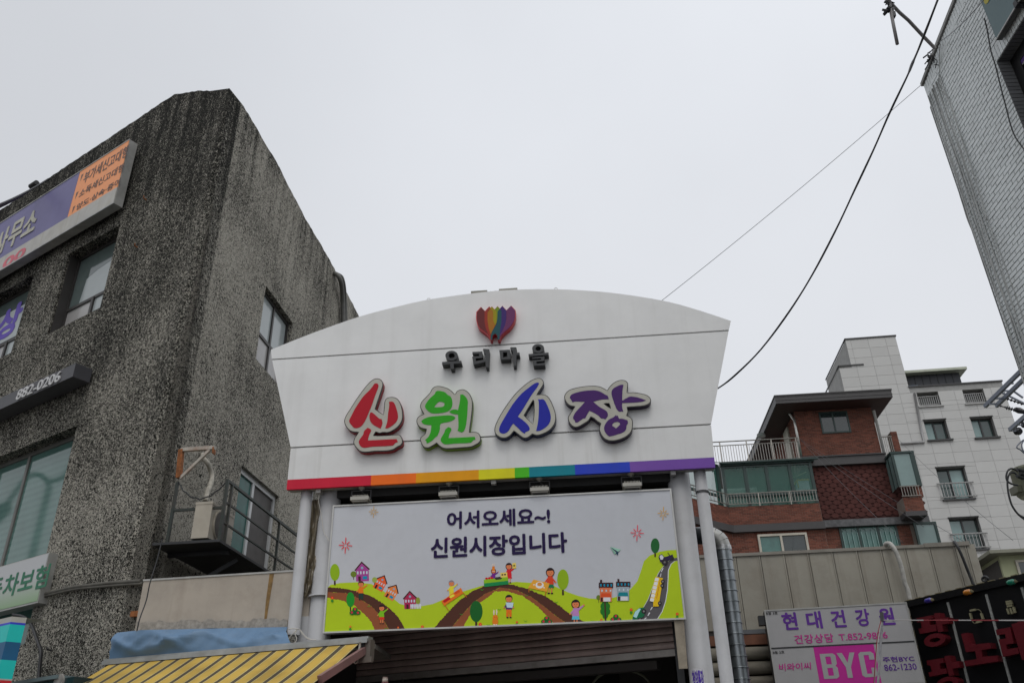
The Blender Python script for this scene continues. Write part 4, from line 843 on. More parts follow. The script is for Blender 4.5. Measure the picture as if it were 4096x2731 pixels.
def bunny(c, x, y, s):
    f = local(c, x, y, s); pr('printed_rabbit', [((185, 165, 150), f(ell(-12, -45, 7, 26, 12))), ((185, 165, 150), f(ell(12, -47, 7, 26, 12))), ((180, 100, 20), f(ell(0, 0, 24, 24, 16))), ((180, 100, 20), f(ell(0, 38, 27, 32, 16))), (hair, f(ell(-7, -2, 2.5, 2.5, 6))), (hair, f(ell(7, -2, 2.5, 2.5, 6))), ((200, 190, 170), f(ell(-10, 66, 9, 6, 8))), ((200, 190, 170), f(ell(10, 66, 9, 6, 8)))])
bunny(c1, 1638, 1385, 1.0); bunny(c1, 1622, 938, .5)
for c, x, y, r in ((c1, 178, 1210, 15), (c1, 340, 1467, 10), (c1, 768, 1475, 10), (c1, 985, 1468, 14), (c1, 1503, 1447, 17), (c2, 152, 1427, 11), (c2, 1175, 1315, 14), (c2, 1588, 1353, 14), (c2, 908, 1408, 11)):
    pr('printed_flower', [((40, 110, 30), pp(c, [(x-2, y+8), (x+2, y+8), (x+14, y+28), (x+2, y+40), (x-2, y+40), (x-14, y+26)]))] + [((190, 30, 30), pp(c, [(x+r*1.2*math.cos(a*math.pi/8)*(1 if a % 2 else .55), y+r*1.2*math.sin(a*math.pi/8)*(1 if a % 2 else .55)) for a in range(16)]))] + [((200, 140, 40), pp(c, ell(x, y, 4, 4, 8)))])
for c, x, y in ((c1, 382, 1328), (c2, 418, 1408), (c2, 1038, 1390)):
    pr('printed_bush', [((14, 76, 28), pp(c, ell(x+dx_, y+dy_, 24, 20, 12))) for dx_, dy_ in ((0, -14), (-26, 14), (26, 14), (0, 12))] + [((170, 14, 50), pp(c, [(x+dx_+(13 if k % 2 else 8)*math.cos(k*math.pi/5), y+dy_+(13 if k % 2 else 8)*math.sin(k*math.pi/5)) for k in range(10)])) for dx_, dy_ in ((0, -18), (-28, 12), (26, 14))])
for c, x, y in ((c1, 505, 1285), (c1, 660, 1483), (c1, 1335, 1357), (c1, 1520, 1137), (c1, 1575, 1450), (c1, 1015, 1487), (c1, 1675, 1312), (c2, 237, 1187), (c2, 505, 1247), (c2, 228, 1417), (c2, 828, 1416)):
    pr('printed_sprout', [((40, 120, 30), pp(c, [(x, y+6), (x-20, y-6), (x-4, y-2), (x+2, y+2), (x+20, y-8), (x+6, y+5)]))])
def shop(c, x, y, col, aw):
    R = lambda a, b, w_, h: pp(c, [(x+a, y+b), (x+a+w_, y+b), (x+a+w_, y+b+h), (x+a, y+b+h)])
    pr('printed_house', [(col, R(-50, 0, 106, 125)), ((44, 20, 22), R(-60, -45, 128, 46)), ((44, 20, 22), R(-48, -70, 18, 28))] + [((0, 110, 135), R(-48+31*k, -32, 14, 22)) for k in range(4)] + [((150, 160, 168), R(-38+38*k, 18, 14, 18)) for k in range(3)] + [(aw, pp(c, [(x-36, y+50), (x+42, y+50), (x+52, y+85), (x-46, y+85)])), ((46, 20, 24), R(-44, 88, 20, 36)), ((170, 170, 172), R(-18, 88, 62, 36))])
shop(c2, 945, 1118, (170, 92, 60), (170, 60, 24)); shop(c2, 1100, 1110, (120, 132, 138), (10, 100, 108))
f = local(c2, 1405, 1155, 1, 8)
pr('printed_bus', [((214, 150, 14), f([(-32, -132), (38, -128), (34, 128), (-14, 136), (-20, 92), (-52, 88)]))] + [((185, 186, 190), f([(-30+4*0-3.4*k, -124+37*k), (2-3.2*k, -122+37*k), (-2-3.2*k, -92+37*k), (-34-3.4*k, -94+37*k)])) for k in range(6)] + [((150, 40, 20), f([(14, -120), (18, -120), (8, 60), (4, 60)]))] + [((34, 32, 34), f(ell(40, dy_, 17, 19, 16))) for dy_ in (-98, -60, 98)] + [((110, 108, 108), f(ell(40, dy_, 7, 8, 12))) for dy_ in (-98, -60, 98)])
f = local(c2, 1250, 1350, 1, 0)
pr('printed_car', [((12, 84, 52), f([(-60, 60), (-62, 30), (-40, -20), (0, -50), (40, -56), (52, -40), (42, 20), (0, 66)])), ((140, 175, 178), f([(-58, 26), (-38, -18), (-4, -45), (12, -42), (-10, 0), (-28, 40)])), ((34, 32, 34), f(ell(38, -20, 22, 22, 16))), ((34, 32, 34), f(ell(5, 52, 22, 16, 16))), ((105, 105, 105), f(ell(38, -20, 9, 9, 10))), ((105, 105, 105), f(ell(5, 52, 9, 8, 10)))])
f = local(c2, 1480, 865, 1, 0)
pr('printed_tractor', [((34, 22, 56), f([(-60, -20), (-50, -40), (-28, -46), (-10, -20), (30, -30), (66, -44), (72, -20), (60, 0), (0, 20), (-40, 28)])), ((170, 172, 176), f([(-50, -22), (-44, -36), (-28, -38), (-14, -18), (-22, 2), (-40, 4)])), ((34, 32, 34), f(ell(-5, 26, 28, 28, 18))), ((90, 88, 86), f(ell(-5, 26, 10, 10, 12))), ((34, 32, 34), f(ell(64, -10, 15, 15, 14))), ((36, 30, 32), f([(20, -60), (26, -62), (44, -34), (38, -32)]))])
pr('printed_paper_plane', [((120, 158, 140), pp(c2, [(985,752),(1085,778),(1055,800)])), ((100, 138, 120), pp(c2, [(985,752),(1028,822),(1040,805)])), ((10, 44, 64), pp(c2, [(985,752),(1058,798),(1058,828),(1038,812),(1042,798)]))])
for c, x, y, s, col in ((c1, 297, 741, 1.0, (176, 24, 36)), (c1, 549, 441, .72, (156, 120, 50)), (c2, 1229, 630, 1.0, (176, 50, 66)), (c2, 1462, 455, .84, (166, 126, 48))):
    it = []
    for k in range(8):
        a = math.radians(45*k+3); r0_, r1_ = 14, (72 if k % 4 == 2 else 60 if k % 4 == 0 else 48); dx_, dy_ = math.cos(a), math.sin(a); nx, ny = -dy_*3.6, dx_*3.6
        it.append((col, pp(c, [(x+s*(dx_*r0_+nx), y+s*(dy_*r0_+ny)), (x+s*(dx_*r1_+nx), y+s*(dy_*r1_+ny)), (x+s*(dx_*r1_-nx), y+s*(dy_*r1_-ny)), (x+s*(dx_*r0_-nx), y+s*(dy_*r0_-ny))])))
    pr('printed_firework', it)
IND = mat('indigo_lettering', sr(36, 24, 66, .85), .5, spec=.15)
u0, z1 = G.uv(1788, 2049, oP); u1, z0 = G.uv(2202, 2091, oP)
q = MB(bn, G); q.text('어서오세요~!', (u0, z1+.01, u1, z0-.02), oP+.006, 0, .032); q.build('greeting_text', IND)
u0, z1 = G.uv(1724, 2154, oP); u1, z0 = G.uv(2271, 2203, oP)
q = MB(bn, G); q.text('신원시장입니다', (u0, z1+.01, u1, z0-.02), oP+.006, 0, .032); q.build('greeting_text', IND)
# ------------------------------------------------------------------ beige fascia, tarpaulin, awning
BEI = mat('stained_beige_metal', (.40, .355, .30), .45, var=.12, vs=1.6, streak=.25, dcol=(.16, .12, .08), dirt=.25)
fp = thing('beige_fascia', 'stained beige metal fascia panel under the balcony, left of the gate posts', 'fascia', PP, -2, 3.6)
a = [PP.uv(*p) for p in ((566, 2323), (1185, 2283), (1160, 2520), (543, 2545))]
uL = (a[0][0]+a[3][0])/2; zt = (a[0][1]+a[1][1])/2; zb = 3.66
q = MB(fp, PP); q.box(uL, a[1][0]+.25, -.08, 0, PP.uv(800, 2530)[1], zt); q.build('panel', BEI)
q = MB(fp, PP); q.box(uL-.005, a[1][0]+.25, -.09, .012, zt-.006, zt+.02); q.build('top_trim', AL)
q = MB(fp, PP); q.box(uL-.16, uL, -.12, -.06, zt-.5, zt-.42); q.build('rusty_tab', RUS2)
u = PP.uv(1072, 2400)[0]; q = MB(fp, PP)
q.prism([(u-.02, zt-.01), (u+.05, zt-.01), (u+.025, zt-.4), (u+.01, zt-.75), (u-.02, zt-.75), (u-.03, zt-.4)], None, .004); q.build('rust_run', mat('rust_stain', (.19, .11, .03), .6, var=.5, vs=7))
# low flat ledge roof carrying the left posts
lr_ = thing('ledge_roof', 'dirty flat metal ledge on which the left gate posts stand', 'ledge', G, -3, 3.5)
q = MB(lr_, G); uu = [uSL-3.2, uSL-.2, uBL+.35, uBL+1.15]
q.box(uSL-.4, uBL+.9, -.9, .05, 3.50, 3.56); q.build('ledge_sheet', mat('grimy_ledge_metal', (.16, .15, .125), .7, var=.3, dirt=.6))
# tarpaulin: rippled sheet from the panel foot down to the awning rail
tp = thing('blue_tarpaulin', 'faded blue tarpaulin strip sealed between beige fascia and awning rail', 'tarpaulin', AW, -3, 3.6)
bm_v = []; q = MB(tp, AW); NX, NY = 60, 8
uA0 = AW.uv(440, 2632)[0]; uA1 = AW.uv(1165, 2560)[0]; railz = 3.62
grid = []
for i in range(NX+1):
    t = i/NX; row = []
    pb = AW.w(uA0+(uA1-uA0)*t, .012, railz-.02)
    xt = 470+(1150-470)*t; yt = 2520-(2520-2508)*0 - (xt-470)*.021
    if t < .14: yt += (0.14-t)*60
    ptop = PP.P(xt, yt, .05) if t > .13 else LF.P(xt, yt, .06)
    for j in range(NY+1):
        s_ = j/NY; p = ptop.lerp(pb, s_)
        rip = (.05*(1-abs(math.sin(t*5.5+s_*2.2)))**2 + .035*(1-abs(math.sin(t*11-s_*3.1+1)))**3 + .02*(1-abs(math.sin(t*31+s_*4)))**3)*(1.9-1.2*t)
        p = p + AW.n*(.03*math.sin(math.pi*s_) + rip*math.sin(math.pi*s_)*1.3)+Vector((0, 0, rip*.4*math.sin(math.pi*s_)))
        row.append(q.ptw(p))
    grid.append(row)
q.csm = True
for r0, r1 in zip(grid, grid[1:]):
    for j in range(NY): q.face((r0[j], r1[j], r1[j+1], r0[j+1]))
q.build('sheet', mat('blue_tarp', (.115, .21, .34), .45, var=.08, vs=6, dirt=.2, dcol=(.20, .23, .25)))
q = MB(tp, PP)
pts = []; n = 40
for i in range(n+1):
    x = 545+(1150-545)*i/n; pts.append((x, 2508-(x-470)*.021))
tp_t = [PP.uv(x, y-12-random.uniform(0, 14), .03) for x, y in pts]; tp_b = [PP.uv(x, y+10+random.uniform(0, 9), .03) for x, y in pts]
q.prism(tp_t + tp_b[::-1], .022, .034); q.build('sealing_tape', mat('cracked_grey_tape', (.30, .28, .25), .85, var=.35, vs=14))
# awning
aw = thing('striped_awning', 'yellow and brown striped shop awning with aluminium top rail, bottom left', 'awning', AW, -3, 3.6)
uR0, zr = AW.uv(418, 2638); uR1, zr1 = AW.uv(1475, 2546); zr = (zr+zr1)/2
q = MB(aw, AW)
q.box(uR0, uR1, -.1, .03, zr-.055, zr-.02); q.box(uR0, uR1, -.12, .012, zr-.02, zr+.01); q.box(uR0, uR1, .03, .045, zr-.075, zr-.02); q.build('rail', mat('worn_aluminium_rail', (.36, .37, .36), .45, .5, var=.2, dirt=.35, dcol=(.14, .11, .07)))
q = MB(aw, AW); q.box(uR0+.05, uR1-.05, -.1, .02, zr-.12, zr-.058); q.build('roller', DARK)
# striped fabric
fab = bpy.data.materials.new('striped_canvas'); fab.use_nodes = True; t = fab.node_tree; N = t.nodes; L = t.links
tcx = N.new('ShaderNodeTexCoord'); sp_ = N.new('ShaderNodeSeparateXYZ'); L.new(tcx.outputs['Object'], sp_.inputs[0])
mm_ = N.new('ShaderNodeMath'); mm_.operation = 'DIVIDE'; L.new(sp_.outputs['X'], mm_.inputs[0]); mm_.inputs[1].default_value = .262
fr = N.new('ShaderNodeMath'); fr.operation = 'FRACT'; ab = N.new('ShaderNodeMath'); ab.operation = 'ADD'; ab.inputs[1].default_value = 40.3; L.new(mm_.outputs[0], ab.inputs[0]); L.new(ab.outputs[0], fr.inputs[0])
cr = N.new('ShaderNodeValToRGB'); cr.color_ramp.interpolation = 'CONSTANT'; e = cr.color_ramp.elements
yel, brn, pale = (.50, .33, .06, 1), (.075, .056, .034, 1), (.60, .48, .17, 1)
e[0].position = 0; e[0].color = yel; e[1].position = .50; e[1].color = brn
for p_, c_ in ((.515, pale), (.58, brn), (.86, pale), (.925, brn), (.94, yel)):
    x = e.new(p_); x.color = c_
L.new(fr.outputs[0], cr.inputs[0]); fb = N['Principled BSDF']; fb.inputs['Roughness'].default_value = .85
nn_ = N.new('ShaderNodeTexNoise'); nn_.inputs['Scale'].default_value = 1.8; nn_.inputs['Detail'].default_value = 6; L.new(tcx.outputs['Object'], nn_.inputs['Vector'])
rg = N.new('ShaderNodeMapRange'); rg.inputs['From Min'].default_value = .35; rg.inputs['From Max'].default_value = .65; rg.inputs['To Min'].default_value = .72; rg.inputs['To Max'].default_value = 1.08; L.new(nn_.outputs['Fac'], rg.inputs['Value'])
vm = N.new('ShaderNodeVectorMath'); vm.operation = 'SCALE'; L.new(cr.outputs[0], vm.inputs[0]); L.new(rg.outputs[0], vm.inputs['Scale']); L.new(vm.outputs[0], fb.inputs['Base Color'])
q = MB(aw, AW); q.csm = True; NX, NY = 70, 10; g_ = []
for i in range(NX+1):
    t_ = i/NX; u = uR0+.12+(uR1-.12-uR0-.12)*t_; row = []
    for j in range(NY+1):
        s_ = j/NY; row.append(q.pt(u, .02+1.9*s_, zr-.075-1.0*s_ - .05*math.sin(math.pi*s_) + .010*math.sin(t_*22+s_*2)*s_))
    g_.append(row)
for r0, r1 in zip(g_, g_[1:]):
    for j in range(NY): q.face((r0[j], r1[j], r1[j+1], r0[j+1]))
q.build('canvas', fab)
PNK = mat('dusty_pink_arm', (.23, .13, .12), .6, var=.2)
q = MB(aw, AW); u = uR1-.06; q.bar((u, -.02, zr-.16), (u-.05, .95, zr-.62), .06, .09); q.build('folding_arm', PNK)
q = MB(aw, AW); q.bar((uR1-.02, -.06, zr-.03), (uR1-.02, -.06, zr-.28), .1, .12); q.bar((uR1-.02, .0, zr-.25), (uR1-.02, .0, zr-.32), .18, .05); q.build('end_bracket', mat('grimy_casting', (.14, .12, .1), .6))
q = MB(aw, AW); P = [AW.w(uR1-.09, .06, zr-.07), AW.w(uR1-.09, .06, zr-.12), AW.w(uR1-.10, .08, zr-.22), AW.w(uR1-.12, .09, zr-.27)]; q.tubew(P, .016, 8)
q.tubew([AW.w(uR1-.12+.03*math.cos(k*math.pi/5), .09, zr-.30+.035*math.sin(k*math.pi/5)) for k in range(11)], .008, 6); q.build('crank_eye', mat('cream_plastic', (.42, .39, .33), .5))
# white cord tied at the post foot
cd_ = thing('tied_string', 'white plastic cord tied in loops around the foot of slim left post', 'string', G, uSL, 3.75, 0)
c6 = crop(1120, 1850, .51)
WC = mat('white_cord', (.55, .53, .48), .7)
for pts in (((62, 1305), (100, 1298), (150, 1303)), ((135, 1305), (95, 1345), (60, 1390), (55, 1420), (85, 1428), (120, 1405), (130, 1375), (118, 1345), (128, 1315)), ((150, 1303), (180, 1345), (215, 1378), (250, 1388)), ((160, 1310), (200, 1360), (245, 1384), (285, 1388))):
    q = MB(cd_, G); q.tubew(catw([G.P(*c6(x, y), -.04) for x, y in pts], 6), .0065, 6); q.build('strand', WC)
q = MB(cd_, G); q.tubew(catw([G.P(*c6(x, y), -.10) for x, y in ((300, 215), (303, 300), (318, 380), (332, 470), (345, 545), (375, 590), (385, 610))], 5), .005, 5); q.build('strand', WC)
# crumpled brown plastic between the left posts
cp = thing('crumpled_plastic', 'crumpled brown plastic sheeting stuffed between the two left gate posts', 'sheeting', G, (uSL+uBL)/2, 4.3, -.2)
q = MB(cp, G); q.csm = True; LFT = [(243, 290), (240, 420), (232, 560), (215, 700), (200, 820), (190, 930), (178, 1010), (175, 1058)]; RGT = [(310, 290), (322, 420), (300, 560), (290, 690), (280, 790), (272, 870), (262, 940), (225, 1040)]
rows = []
random.seed(3)
for k in range(29):
    t_ = k/28*(len(LFT)-1); i = min(int(t_), len(LFT)-2); f_ = t_-i
    A_ = [LFT[i][j]+(LFT[i+1][j]-LFT[i][j])*f_ for j in (0, 1)]; B_ = [RGT[i][j]+(RGT[i+1][j]-RGT[i][j])*f_ for j in (0, 1)]
    row = []
    for j in range(11):
        s_ = j/10; x = A_[0]+(B_[0]-A_[0])*s_; y = A_[1]+(B_[1]-A_[1])*s_
        row.append(q.ptw(G.P(*c6(x+(random.uniform(-5, 5) if j in (0, 10) else 0), y), -.22+.05*math.sin(s_*9+k*.35)+.03*math.sin(s_*19-k*.6)+random.uniform(-.012, .012))))
    rows.append(row)
for r0, r1 in zip(rows, rows[1:]):
    for j in range(10): q.face((r0[j], r0[j+1], r1[j+1], r1[j]))
q.build('sheet', mat('brown_plastic', (.15, .125, .085), .3, var=.3, vs=6))
# ------------------------------------------------------------------ roller shutter and dark arcade
SH = Pl((2700, 2600), -24, 12.5); SHM = mat('brown_grey_shutter', (.42, .33, .30), .45, .2, var=.2, vs=2, dirt=.3, dcol=(.05, .035, .03))
cs3 = crop(1300, 2450, .6803)
sh = thing('roller_shutter', 'half lowered brown metal roller shutter below the welcome banner', 'shutter', SH, -3, 3)
uL, zL = SH.uv(*cs3(60, 420)); uRr, zR = SH.uv(*cs3(2065, 242)); zb = SH.uv(*cs3(1400, 310))[1]
u1_ = uRr; u0_ = SH.uv(*cs3(-20, 420))[0]
prof = []
me = bpy.data.meshes.new('shutter_slat'); Lw = u1_-u0_
pf = [(0, 0), (.012, .006), (.018, .03), (.016, .06), (.008, .082), (0, .09)]
vv = []; ff = []
for x in (0, Lw):
    for o_, z_ in pf: vv.append((x, -o_, z_))
for j in range(5): ff.append((j, j+1, 6+j+1, 6+j))
me.from_pydata(vv, [], ff); me.materials.append(SHM)
for k in range(13): inst('shutter_slat', me, sh, sh, SH, u0_, 0, zb+.10+k*.098)
q = MB(sh, SH); q.box(u0_, u1_, -.03, .035, zb, zb+.09); q.build('bottom_bar', mat('grey_shutter_bar', (.30, .28, .26), .45, .4, var=.2, dirt=.4))
q = MB(sh, SH); q.box(u1_, u1_+.1, -.05, .06, 0, zb+1.4); q.build('guide_rail', DARK)
q = MB(sh, SH); q.box(u0_, u1_-.3, -.2, -.04, zb-.14, zb-.03); q.build('sagging_cloth', mat('dark_cloth', (.03, .026, .024), .9))
bt = thing('timber_batten', 'weathered pale board hanging beside the thick right gate post under the banner', 'board', G, 2.3, 3, -.1)
a = [G.uv(*cs3(x, y), -.08) for x, y in ((2055, 65), (2112, 50), (2133, 325), (2082, 328))]
q = MB(bt, G); q.prism([a[3], a[2], (a[1][0], a[1][1]+.1), (a[0][0], a[0][1]+.1)], -.12, -.08); q.build('board', mat('weathered_board', (.30, .26, .20), .8, var=.25, vs=7, dirt=.5))
ar = thing('arcade_interior', 'unlit market arcade behind the gate with dark trusses', 'arcade', G, 0, 0, -1)
DK = mat('unlit_arcade', (.02, .019, .018), .95)  # deep shade of the arcade is put into this near-black colour
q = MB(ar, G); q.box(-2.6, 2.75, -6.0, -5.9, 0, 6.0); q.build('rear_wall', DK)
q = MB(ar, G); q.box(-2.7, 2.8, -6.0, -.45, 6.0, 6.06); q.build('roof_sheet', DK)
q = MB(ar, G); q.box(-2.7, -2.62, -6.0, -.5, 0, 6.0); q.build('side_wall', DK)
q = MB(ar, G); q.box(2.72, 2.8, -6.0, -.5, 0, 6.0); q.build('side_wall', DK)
for k in range(5):
    q = MB(ar, G); o_ = -.8-.9*k; q.tube([(x/10*2.6, o_, 4.9+.8*math.sqrt(max(0, 1-(x/10)**2))) for x in range(-10, 11)], .03, 6); q.build('truss_arch', BEAM)
    q = MB(ar, G); q.bar((-2.6, o_, 4.95), (2.7, o_, 4.95), .05); q.build('truss_tie', BEAM)
q = MB(ar, G); q.tube([(1.6+.45*math.cos(k*math.pi/10), -2.5, 3.2+.25*math.sin(k*math.pi/10)) for k in range(11)], .02, 6); q.build('hanging_hoop', mat('dull_hoop', (.16, .17, .12), .6))
pb_ = thing('parasol', 'pink parasol with white tip just below the shutter', 'parasol', WD, W3(1540, 2731, 11).x, 0, -11)
tip = W3(1541, 2706, 11)
q = MB(pb_, WD); q.tubew([tip, tip-Vector((0, 0, .03)), tip-Vector((0, 0, .06))], [.03, .034, .038], 14); q.build('tip', mat('cream_plastic', (.42, .39, .33), .5))
q = MB(pb_, WD); q.csm = True; ap = q.ptw(tip-Vector((0, 0, .055))); ring = [q.ptw(tip+Vector((1.1*math.cos(k*math.pi/8), 1.1*math.sin(k*math.pi/8), -.75))) for k in range(16)]
mid = [q.ptw(tip+Vector((.45*math.cos(k*math.pi/8), .45*math.sin(k*math.pi/8), -.22))) for k in range(16)]
for k in range(16): q.face((ap, mid[k], mid[(k+1) % 16])); q.face((mid[k], ring[k], ring[(k+1) % 16], mid[(k+1) % 16]))
q.build('canopy', mat('pink_canopy', (.35, .12, .13), .8))
q = MB(pb_, WD); q.tubew([tip-Vector((0, 0, .05)), Vector((tip.x, tip.y, 0))], .02, 8); q.build('pole', STEEL)
# ------------------------------------------------------------------ ventilation duct
DU = Pl((2950, 2400), -5, 14.0); GAL = mat('galvanised_duct', (.30, .33, .35), .32, .75, var=.25, vs=3, dirt=.3, dcol=(.12, .12, .11))
dt = thing('ventilation_duct', 'galvanised round ventilation duct with segmented rings beside the slim right post', 'duct', DU, 0, 0)
uD, zD = DU.uv(2918, 2400); zt = DU.uv(2895, 2200)[1]
k = 0; z = zt; r_ = .14
while z > .3:
    z2 = z-.165; q = MB(dt, DU); q.tube([(uD, 0, z2+.006), (uD, 0, z-.006)], r_, 24, False); q.tube([(uD, 0, z-.012), (uD, 0, z-.009), (uD, 0, z+.001), (uD, 0, z+.004)], [r_, r_+.014, r_+.014, r_], 24, False); q.build('duct_segment', GAL); z = z2
    k += 1
    if k > 14: break
q = MB(dt, DU); q.tube([(uD, 0, .0), (uD, 0, z)], r_, 24); q.build('duct_segment', GAL)
q = MB(dt, DU); q.tube([(uD, 0, zt-.02), (uD, 0, zt+.07)], r_+.008, 24, False); q.build('foil_tape', mat('foil_tape', (.5, .5, .5), .35, .8, var=.4, vs=20))
for j in range(4):
    q = MB(dt, DU); q.tube([(uD-.20*(1-math.cos(a_)), -.02, zt+.06+.20*math.sin(a_)) for a_ in [math.radians(22*j+4.4*t_) for t_ in range(6)]], r_+.004*(j % 2), 24, False); q.build('elbow_segment', mat('pale_galvanised', (.42, .42, .40), .4, .5, var=.2))
q = MB(dt, DU); q.tube([(uD-.20, -.02, zt+.26), (uD-.75, -.02, zt+.28)], r_, 24); q.build('duct_run', GAL)
# ------------------------------------------------------------------ metal clad wall
sx = crop(2700, 2150, .59354)
mc = thing('metal_clad_building', 'low building clad in dull beige metal panels behind the clothing shop sign', 'building', M_, -2, 0)
CLAD = mat('dull_beige_cladding', (.32, .30, .25), .5, .1, var=.12, vs=.9, streak=.5, dcol=(.12, .08, .05), dirt=.25, rnd=.10)
zt = (M_.uv(*sx(380, 108))[1]+M_.uv(*sx(1680, 45))[1])/2; zc_ = M_.uv(*sx(380, 125))[1]
xs_ = [375, 408, 572, 735, 897, 1060, 1225, 1388, 1550, 1713, 1880, 1958, 1975]
us_ = [M_.uv(*sx(x, 110-(x-410)*.045))[0] for x in xs_]; us_[0] = -4.2
zl = M_.uv(*sx(470, 618))[1]
q = MB(mc, M_); q.box(us_[0], us_[-1], -6, -.03, 0, zt-.02); q.build('core_wall', mat('core_dark', (.06, .055, .05), .8))
for a_, b_ in zip(us_, us_[1:]):
    q = MB(mc, M_); q.box(a_+.006, b_-.006, -.03, 0, zl, zt-.06); q.build('wall_panel', CLAD)
for a_ in us_[1:-1]:
    q = MB(mc, M_); q.box(a_-.035, a_-.014, 0, .014, zl, zt-.07); q.build('seam_strip', CLAD)
uc = M_.uv(*sx(1675, 50))[0]
COP = mat('coping_metal', (.27, .25, .215), .45, .2, var=.15, dirt=.4)
q = MB(mc, M_); q.box(us_[0], uc, -.1, .03, zt-.06, zt); q.build('coping', COP)
q = MB(mc, M_); q.box(uc+.004, us_[-1]+.02, -.1, .034, zt-.06, zt+.02); q.build('coping', COP)
q = MB(mc, M_); q.box(us_[-1], us_[-1]+.12, -6, -.02, 0, zt-.03); q.build('side_wall', CLAD)
q = MB(mc, M_); q.box(M_.uv(*sx(445, 640))[0], M_.uv(*sx(600, 630))[0], -.02, .12, zl-.1, zl-.02); q.build('gutter', mat('gutter_grey', (.13, .14, .15), .5))
q = MB(mc, M_); q.box(-2.6, 0, -.02, .16, zl-.30, zl-.12); q.build('rusty_beam', mat('rust_beam', (.17, .07, .04), .8, var=.3))
for k in range(4):
    q = MB(mc, M_); q.tube([(-2.6, .1, zl-.45-.26*k), (0, .1, zl-.45-.26*k)], .12, 12); q.build('rolled_blind', mat('dirty_roll', (.22, .20, .16), .8, var=.2))
# insulated hose and cable over the coping
hh = thing('white_hose', 'white taped hose arching over the coping of the metal clad wall', 'hose', M_, 1, 5, .1)
q = MB(hh, M_); q.tubew(catw([M_.P(*sx(x, y), o) for x, y, o in ((1418, 60, -.25), (1420, 42, .0), (1445, 38, .12), (1470, 62, .2), (1502, 125, .2), (1530, 215, .18), (1548, 300, .16), (1568, 350, .15), (1583, 420, .14), (1590, 480, .14))], 6), .042, 10); q.build('hose', mat('dirty_white_tape', (.42, .41, .38), .7, var=.25, vs=12))
hh = thing('black_hose', 'black cable draped down the right end of the metal clad wall', 'cable', M_, 2, 5, .1)
q = MB(hh, M_); q.tubew(catw([M_.P(*sx(x, y), o) for x, y, o in ((1878, 45, -.2), (1882, 26, .05), (1905, 60, .15), (1935, 125, .15), (1965, 200, .12), (1985, 250, .1), (2012, 320, .1))], 6), .028, 8); q.build('cable', DARK)
# ------------------------------------------------------------------ clothing shop sign
so_ = thing('shop_sign', 'white and magenta double shop sign box with phone numbers in front of beige cladding', 'sign', SG, 1.4, 3)
A0 = SG.uv(*sx(600, 487)); A1 = SG.uv(*sx(1560, 435)); A2 = SG.uv(*sx(1688, 979)); A3 = SG.uv(*sx(677, 979))
zt = (A0[1]+A1[1])/2; uL = (A0[0]+A3[0])/2; uR = (A1[0]+A2[0])/2
zdiv = (SG.uv(*sx(650, 745))[1]+SG.uv(*sx(1615, 695))[1])/2; zbt = zdiv-(zt-zdiv)*1.02
q = MB(so_, SG); q.box(uL, uR, -.30, -.008, zbt, zt); q.build('sign_box', mat('grimy_sign_box', (.12, .12, .12), .5))
SW = mat('grey_white_acrylic', (.40, .395, .40), .4, var=.05, vs=1.4, dirt=.15, dcol=(.25, .25, .25))
q = MB(so_, SG); q.box(uL+.02, uR-.02, -.008, 0, zdiv+.012, zt-.02); q.build('face_panel', SW)
q = MB(so_, SG); q.box(uL+.02, uR-.02, -.008, 0, zbt+.02, zdiv-.012); q.build('face_panel', SW)
q = MB(so_, SG); q.box(uL, uR, -.008, .01, zt-.02, zt+.004); q.box(uL, uL+.02, -.008, .01, zbt, zt-.02); q.box(uR-.02, uR, -.008, .01, zbt, zt-.02); q.box(uL, uR, -.008, .008, zbt-.005, zbt+.02); q.build('frame', AL)
q = MB(so_, SG); q.box(uL+.02, uR-.02, -.004, .006, zdiv-.012, zdiv+.012); q.build('divider', DARK)
q = MB(so_, SG); q.box(uL-.12, uL, -.2, -.05, zt-.25, zt-.08); q.build('bracket', DARK)
def tx(body, p, q2, m_, bold=.02, shear=0, nm='lettering', sp=1.):
    r = rect(SG, sx(*p), sx(*q2)); q = MB(so_, SG); q.text(body, r, .004, 0, bold, shear, sp); return q.build(nm, m_)
PU2 = mat('violet_lettering', sr(72, 38, 108, .5), .5, spec=.2); MG = mat('magenta_lettering', sr(150, 40, 110, .55), .5, spec=.2); BK2 = mat('black_lettering', (.02, .02, .02), .5)
for ch_, xa, xb in (('현', 712, 835), ('대', 875, 1000), ('건', 1040, 1160), ('강', 1205, 1325), ('원', 1362, 1490)):
    ya = 505-(xa-712)*.05; tx(ch_, (xa, ya), (xb, ya+112), PU2, .03)
tx('건강상담', (800, 655), (1073, 702), MG, .02, sp=1.1); tx('T.852-9826', (1100, 648), (1436, 676), MG, .012)
tx('B동 3호', (613, 500), (693, 515), BK2, .012); tx('B동 2호', (657, 762), (738, 778), BK2, .012)
tx('비와이씨', (697, 847), (920, 886), MG, .02, .1); tx('주현BYC', (1395, 802), (1616, 830), PU2, .02); tx('862-1230', (1405, 853), (1632, 886), PU2, .012)
uB0 = (SG.uv(*sx(932, 738))[0]+SG.uv(*sx(975, 979))[0])/2; uB1 = (SG.uv(*sx(1338, 713))[0]+SG.uv(*sx(1390, 965))[0])/2
q = MB(so_, SG); q.box(uB0, uB1, 0, .003, zbt+.022, zdiv-.014); q.build('magenta_block', mat('magenta_film', sr(150, 35, 115, .55), .45, var=.04, spec=.2))
h = zdiv-zbt; zl0 = SG.uv(*sx(1010, 950))[1]; zl1 = SG.uv(*sx(972, 782))[1]
q = MB(so_, SG); uu0 = uB0+(uB1-uB0)*.085; uu1 = uB1-(uB1-uB0)*.03
w3 = (uu1-uu0)/3; t_ = w3*.27
